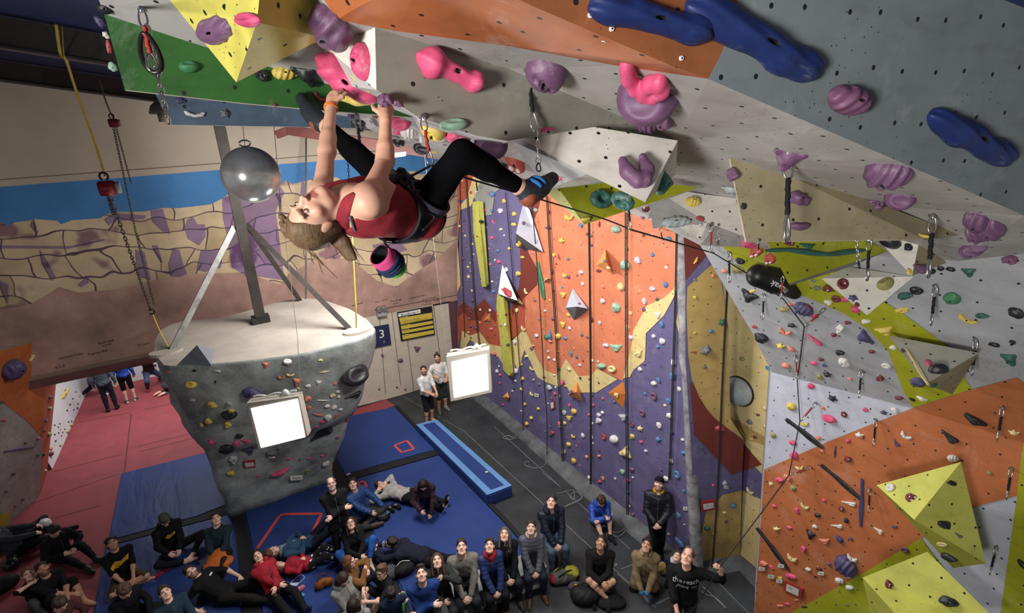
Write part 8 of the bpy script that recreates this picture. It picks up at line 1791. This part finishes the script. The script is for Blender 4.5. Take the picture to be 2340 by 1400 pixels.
o = soft('water_bottle', 647, 1350, MATZ, [(0, 0, .05, .05, .12, .05)], mat('navy_bottle', '1f2250', .3, .05), 'dark blue bottle beside the reclining person in red', 'bottle', k=.02); addtube(o, 'cap', [(0, .11, .05), (0, .15, .05)], .025, cloth('17171b'))
slab_thing('phone', 878, 1252, MATZ + .2, .075, .012, .15, mat('phone_glass'), 'pale phone held up by the boy lying prone', 'phone', 40)
slab_thing('playing_card', 969, 1143, MATZ, .07, .1, .004, CARD, 'white card lying in front of the kneeling person', 'card', 20, 'cards on the mat'); slab_thing('playing_card', 955, 1147, MATZ, .07, .11, .004, mat('pale_blue_card', 'a8c0cc', .6), 'pale blue card beside the white one on the mat', 'card', -30, 'cards on the mat')
slab_thing('white_tag', 796, 1083, MATZ, .09, .05, .006, CARD, 'small white tag on the strip behind the puffer wearer', 'tag', 10); slab_thing('white_tag', 1112, 1078, .29, .07, .05, .006, CARD, 'small white tag lying on the thick crash mat', 'tag', 10)
slab_thing('open_book', 1388, 1172, .33, .2, .14, .02, CARD, 'open book on the knees of the boy in blue', 'book', 10)
slab_thing('paper_sheet', 1397, 1292, .4, .2, .1, .006, CARD, 'folded paper held by the person in black sweater', 'paper', 50)
name_holds()
# ------------------------------------------------------------------ light
def area(name, loc, target, sx, sy, power, col=(1, 1, 1)):
    l = bpy.data.lights.new(name, 'AREA'); l.shape = 'RECTANGLE'; l.size = sx; l.size_y = sy; l.energy = power; l.color = col
    o = bpy.data.objects.new(name, l); COL.objects.link(o); o.location = loc
    o.rotation_euler = (V(target) - V(loc)).to_track_quat('-Z', 'Y').to_euler()
    return o
w = bpy.data.worlds.new('world'); scene.world = w; w.use_nodes = True
bg = w.node_tree.nodes['Background']; bg.inputs[0].default_value = (.97, .98, 1., 1); bg.inputs[1].default_value = .13
area('unseen_hall_light', (-4.4, -.6, 6.9), (3.0, 2.2, 7.5), 1.2, 1.2, 98, (1., .98, .95)).data.spread = 1.5
area('unseen_hall_light', (2.6, 8.6, 7.2), (4.6, 7.6, 3.), 2.6, .5, 220, (1., .97, .94))
area('unseen_hall_light', (3.2, 4.6, 6.6), (3.2, 7.0, 0.), 1.6, .5, 130, (1., .97, .94))  # fill light added over the crowd, stands for no fitting
area('unseen_hall_light', (2.4, 9.6, 7.0), (2.0, 13.9, 4.6), 1.6, .5, 170, (1., .96, .92))  # unseen light added to brighten the mural
area('next_hall_lamp', (-1.5, 17.5, 4.5), (-2, 17.5, 0), 3., 3., 170, (1, .98, .97))
for c, n in ((c1, n1), (c2, n2)): area('panel_lamp', c + n * .03, c + n * 2, .7, .7, 45, (1, 1, 1))
scene.view_settings.view_transform = 'Standard'; scene.view_settings.look = 'None'; scene.view_settings.gamma = 1.
scene.view_settings.exposure = .6
try: scene.view_settings.use_curve_mapping = False
except Exception: pass
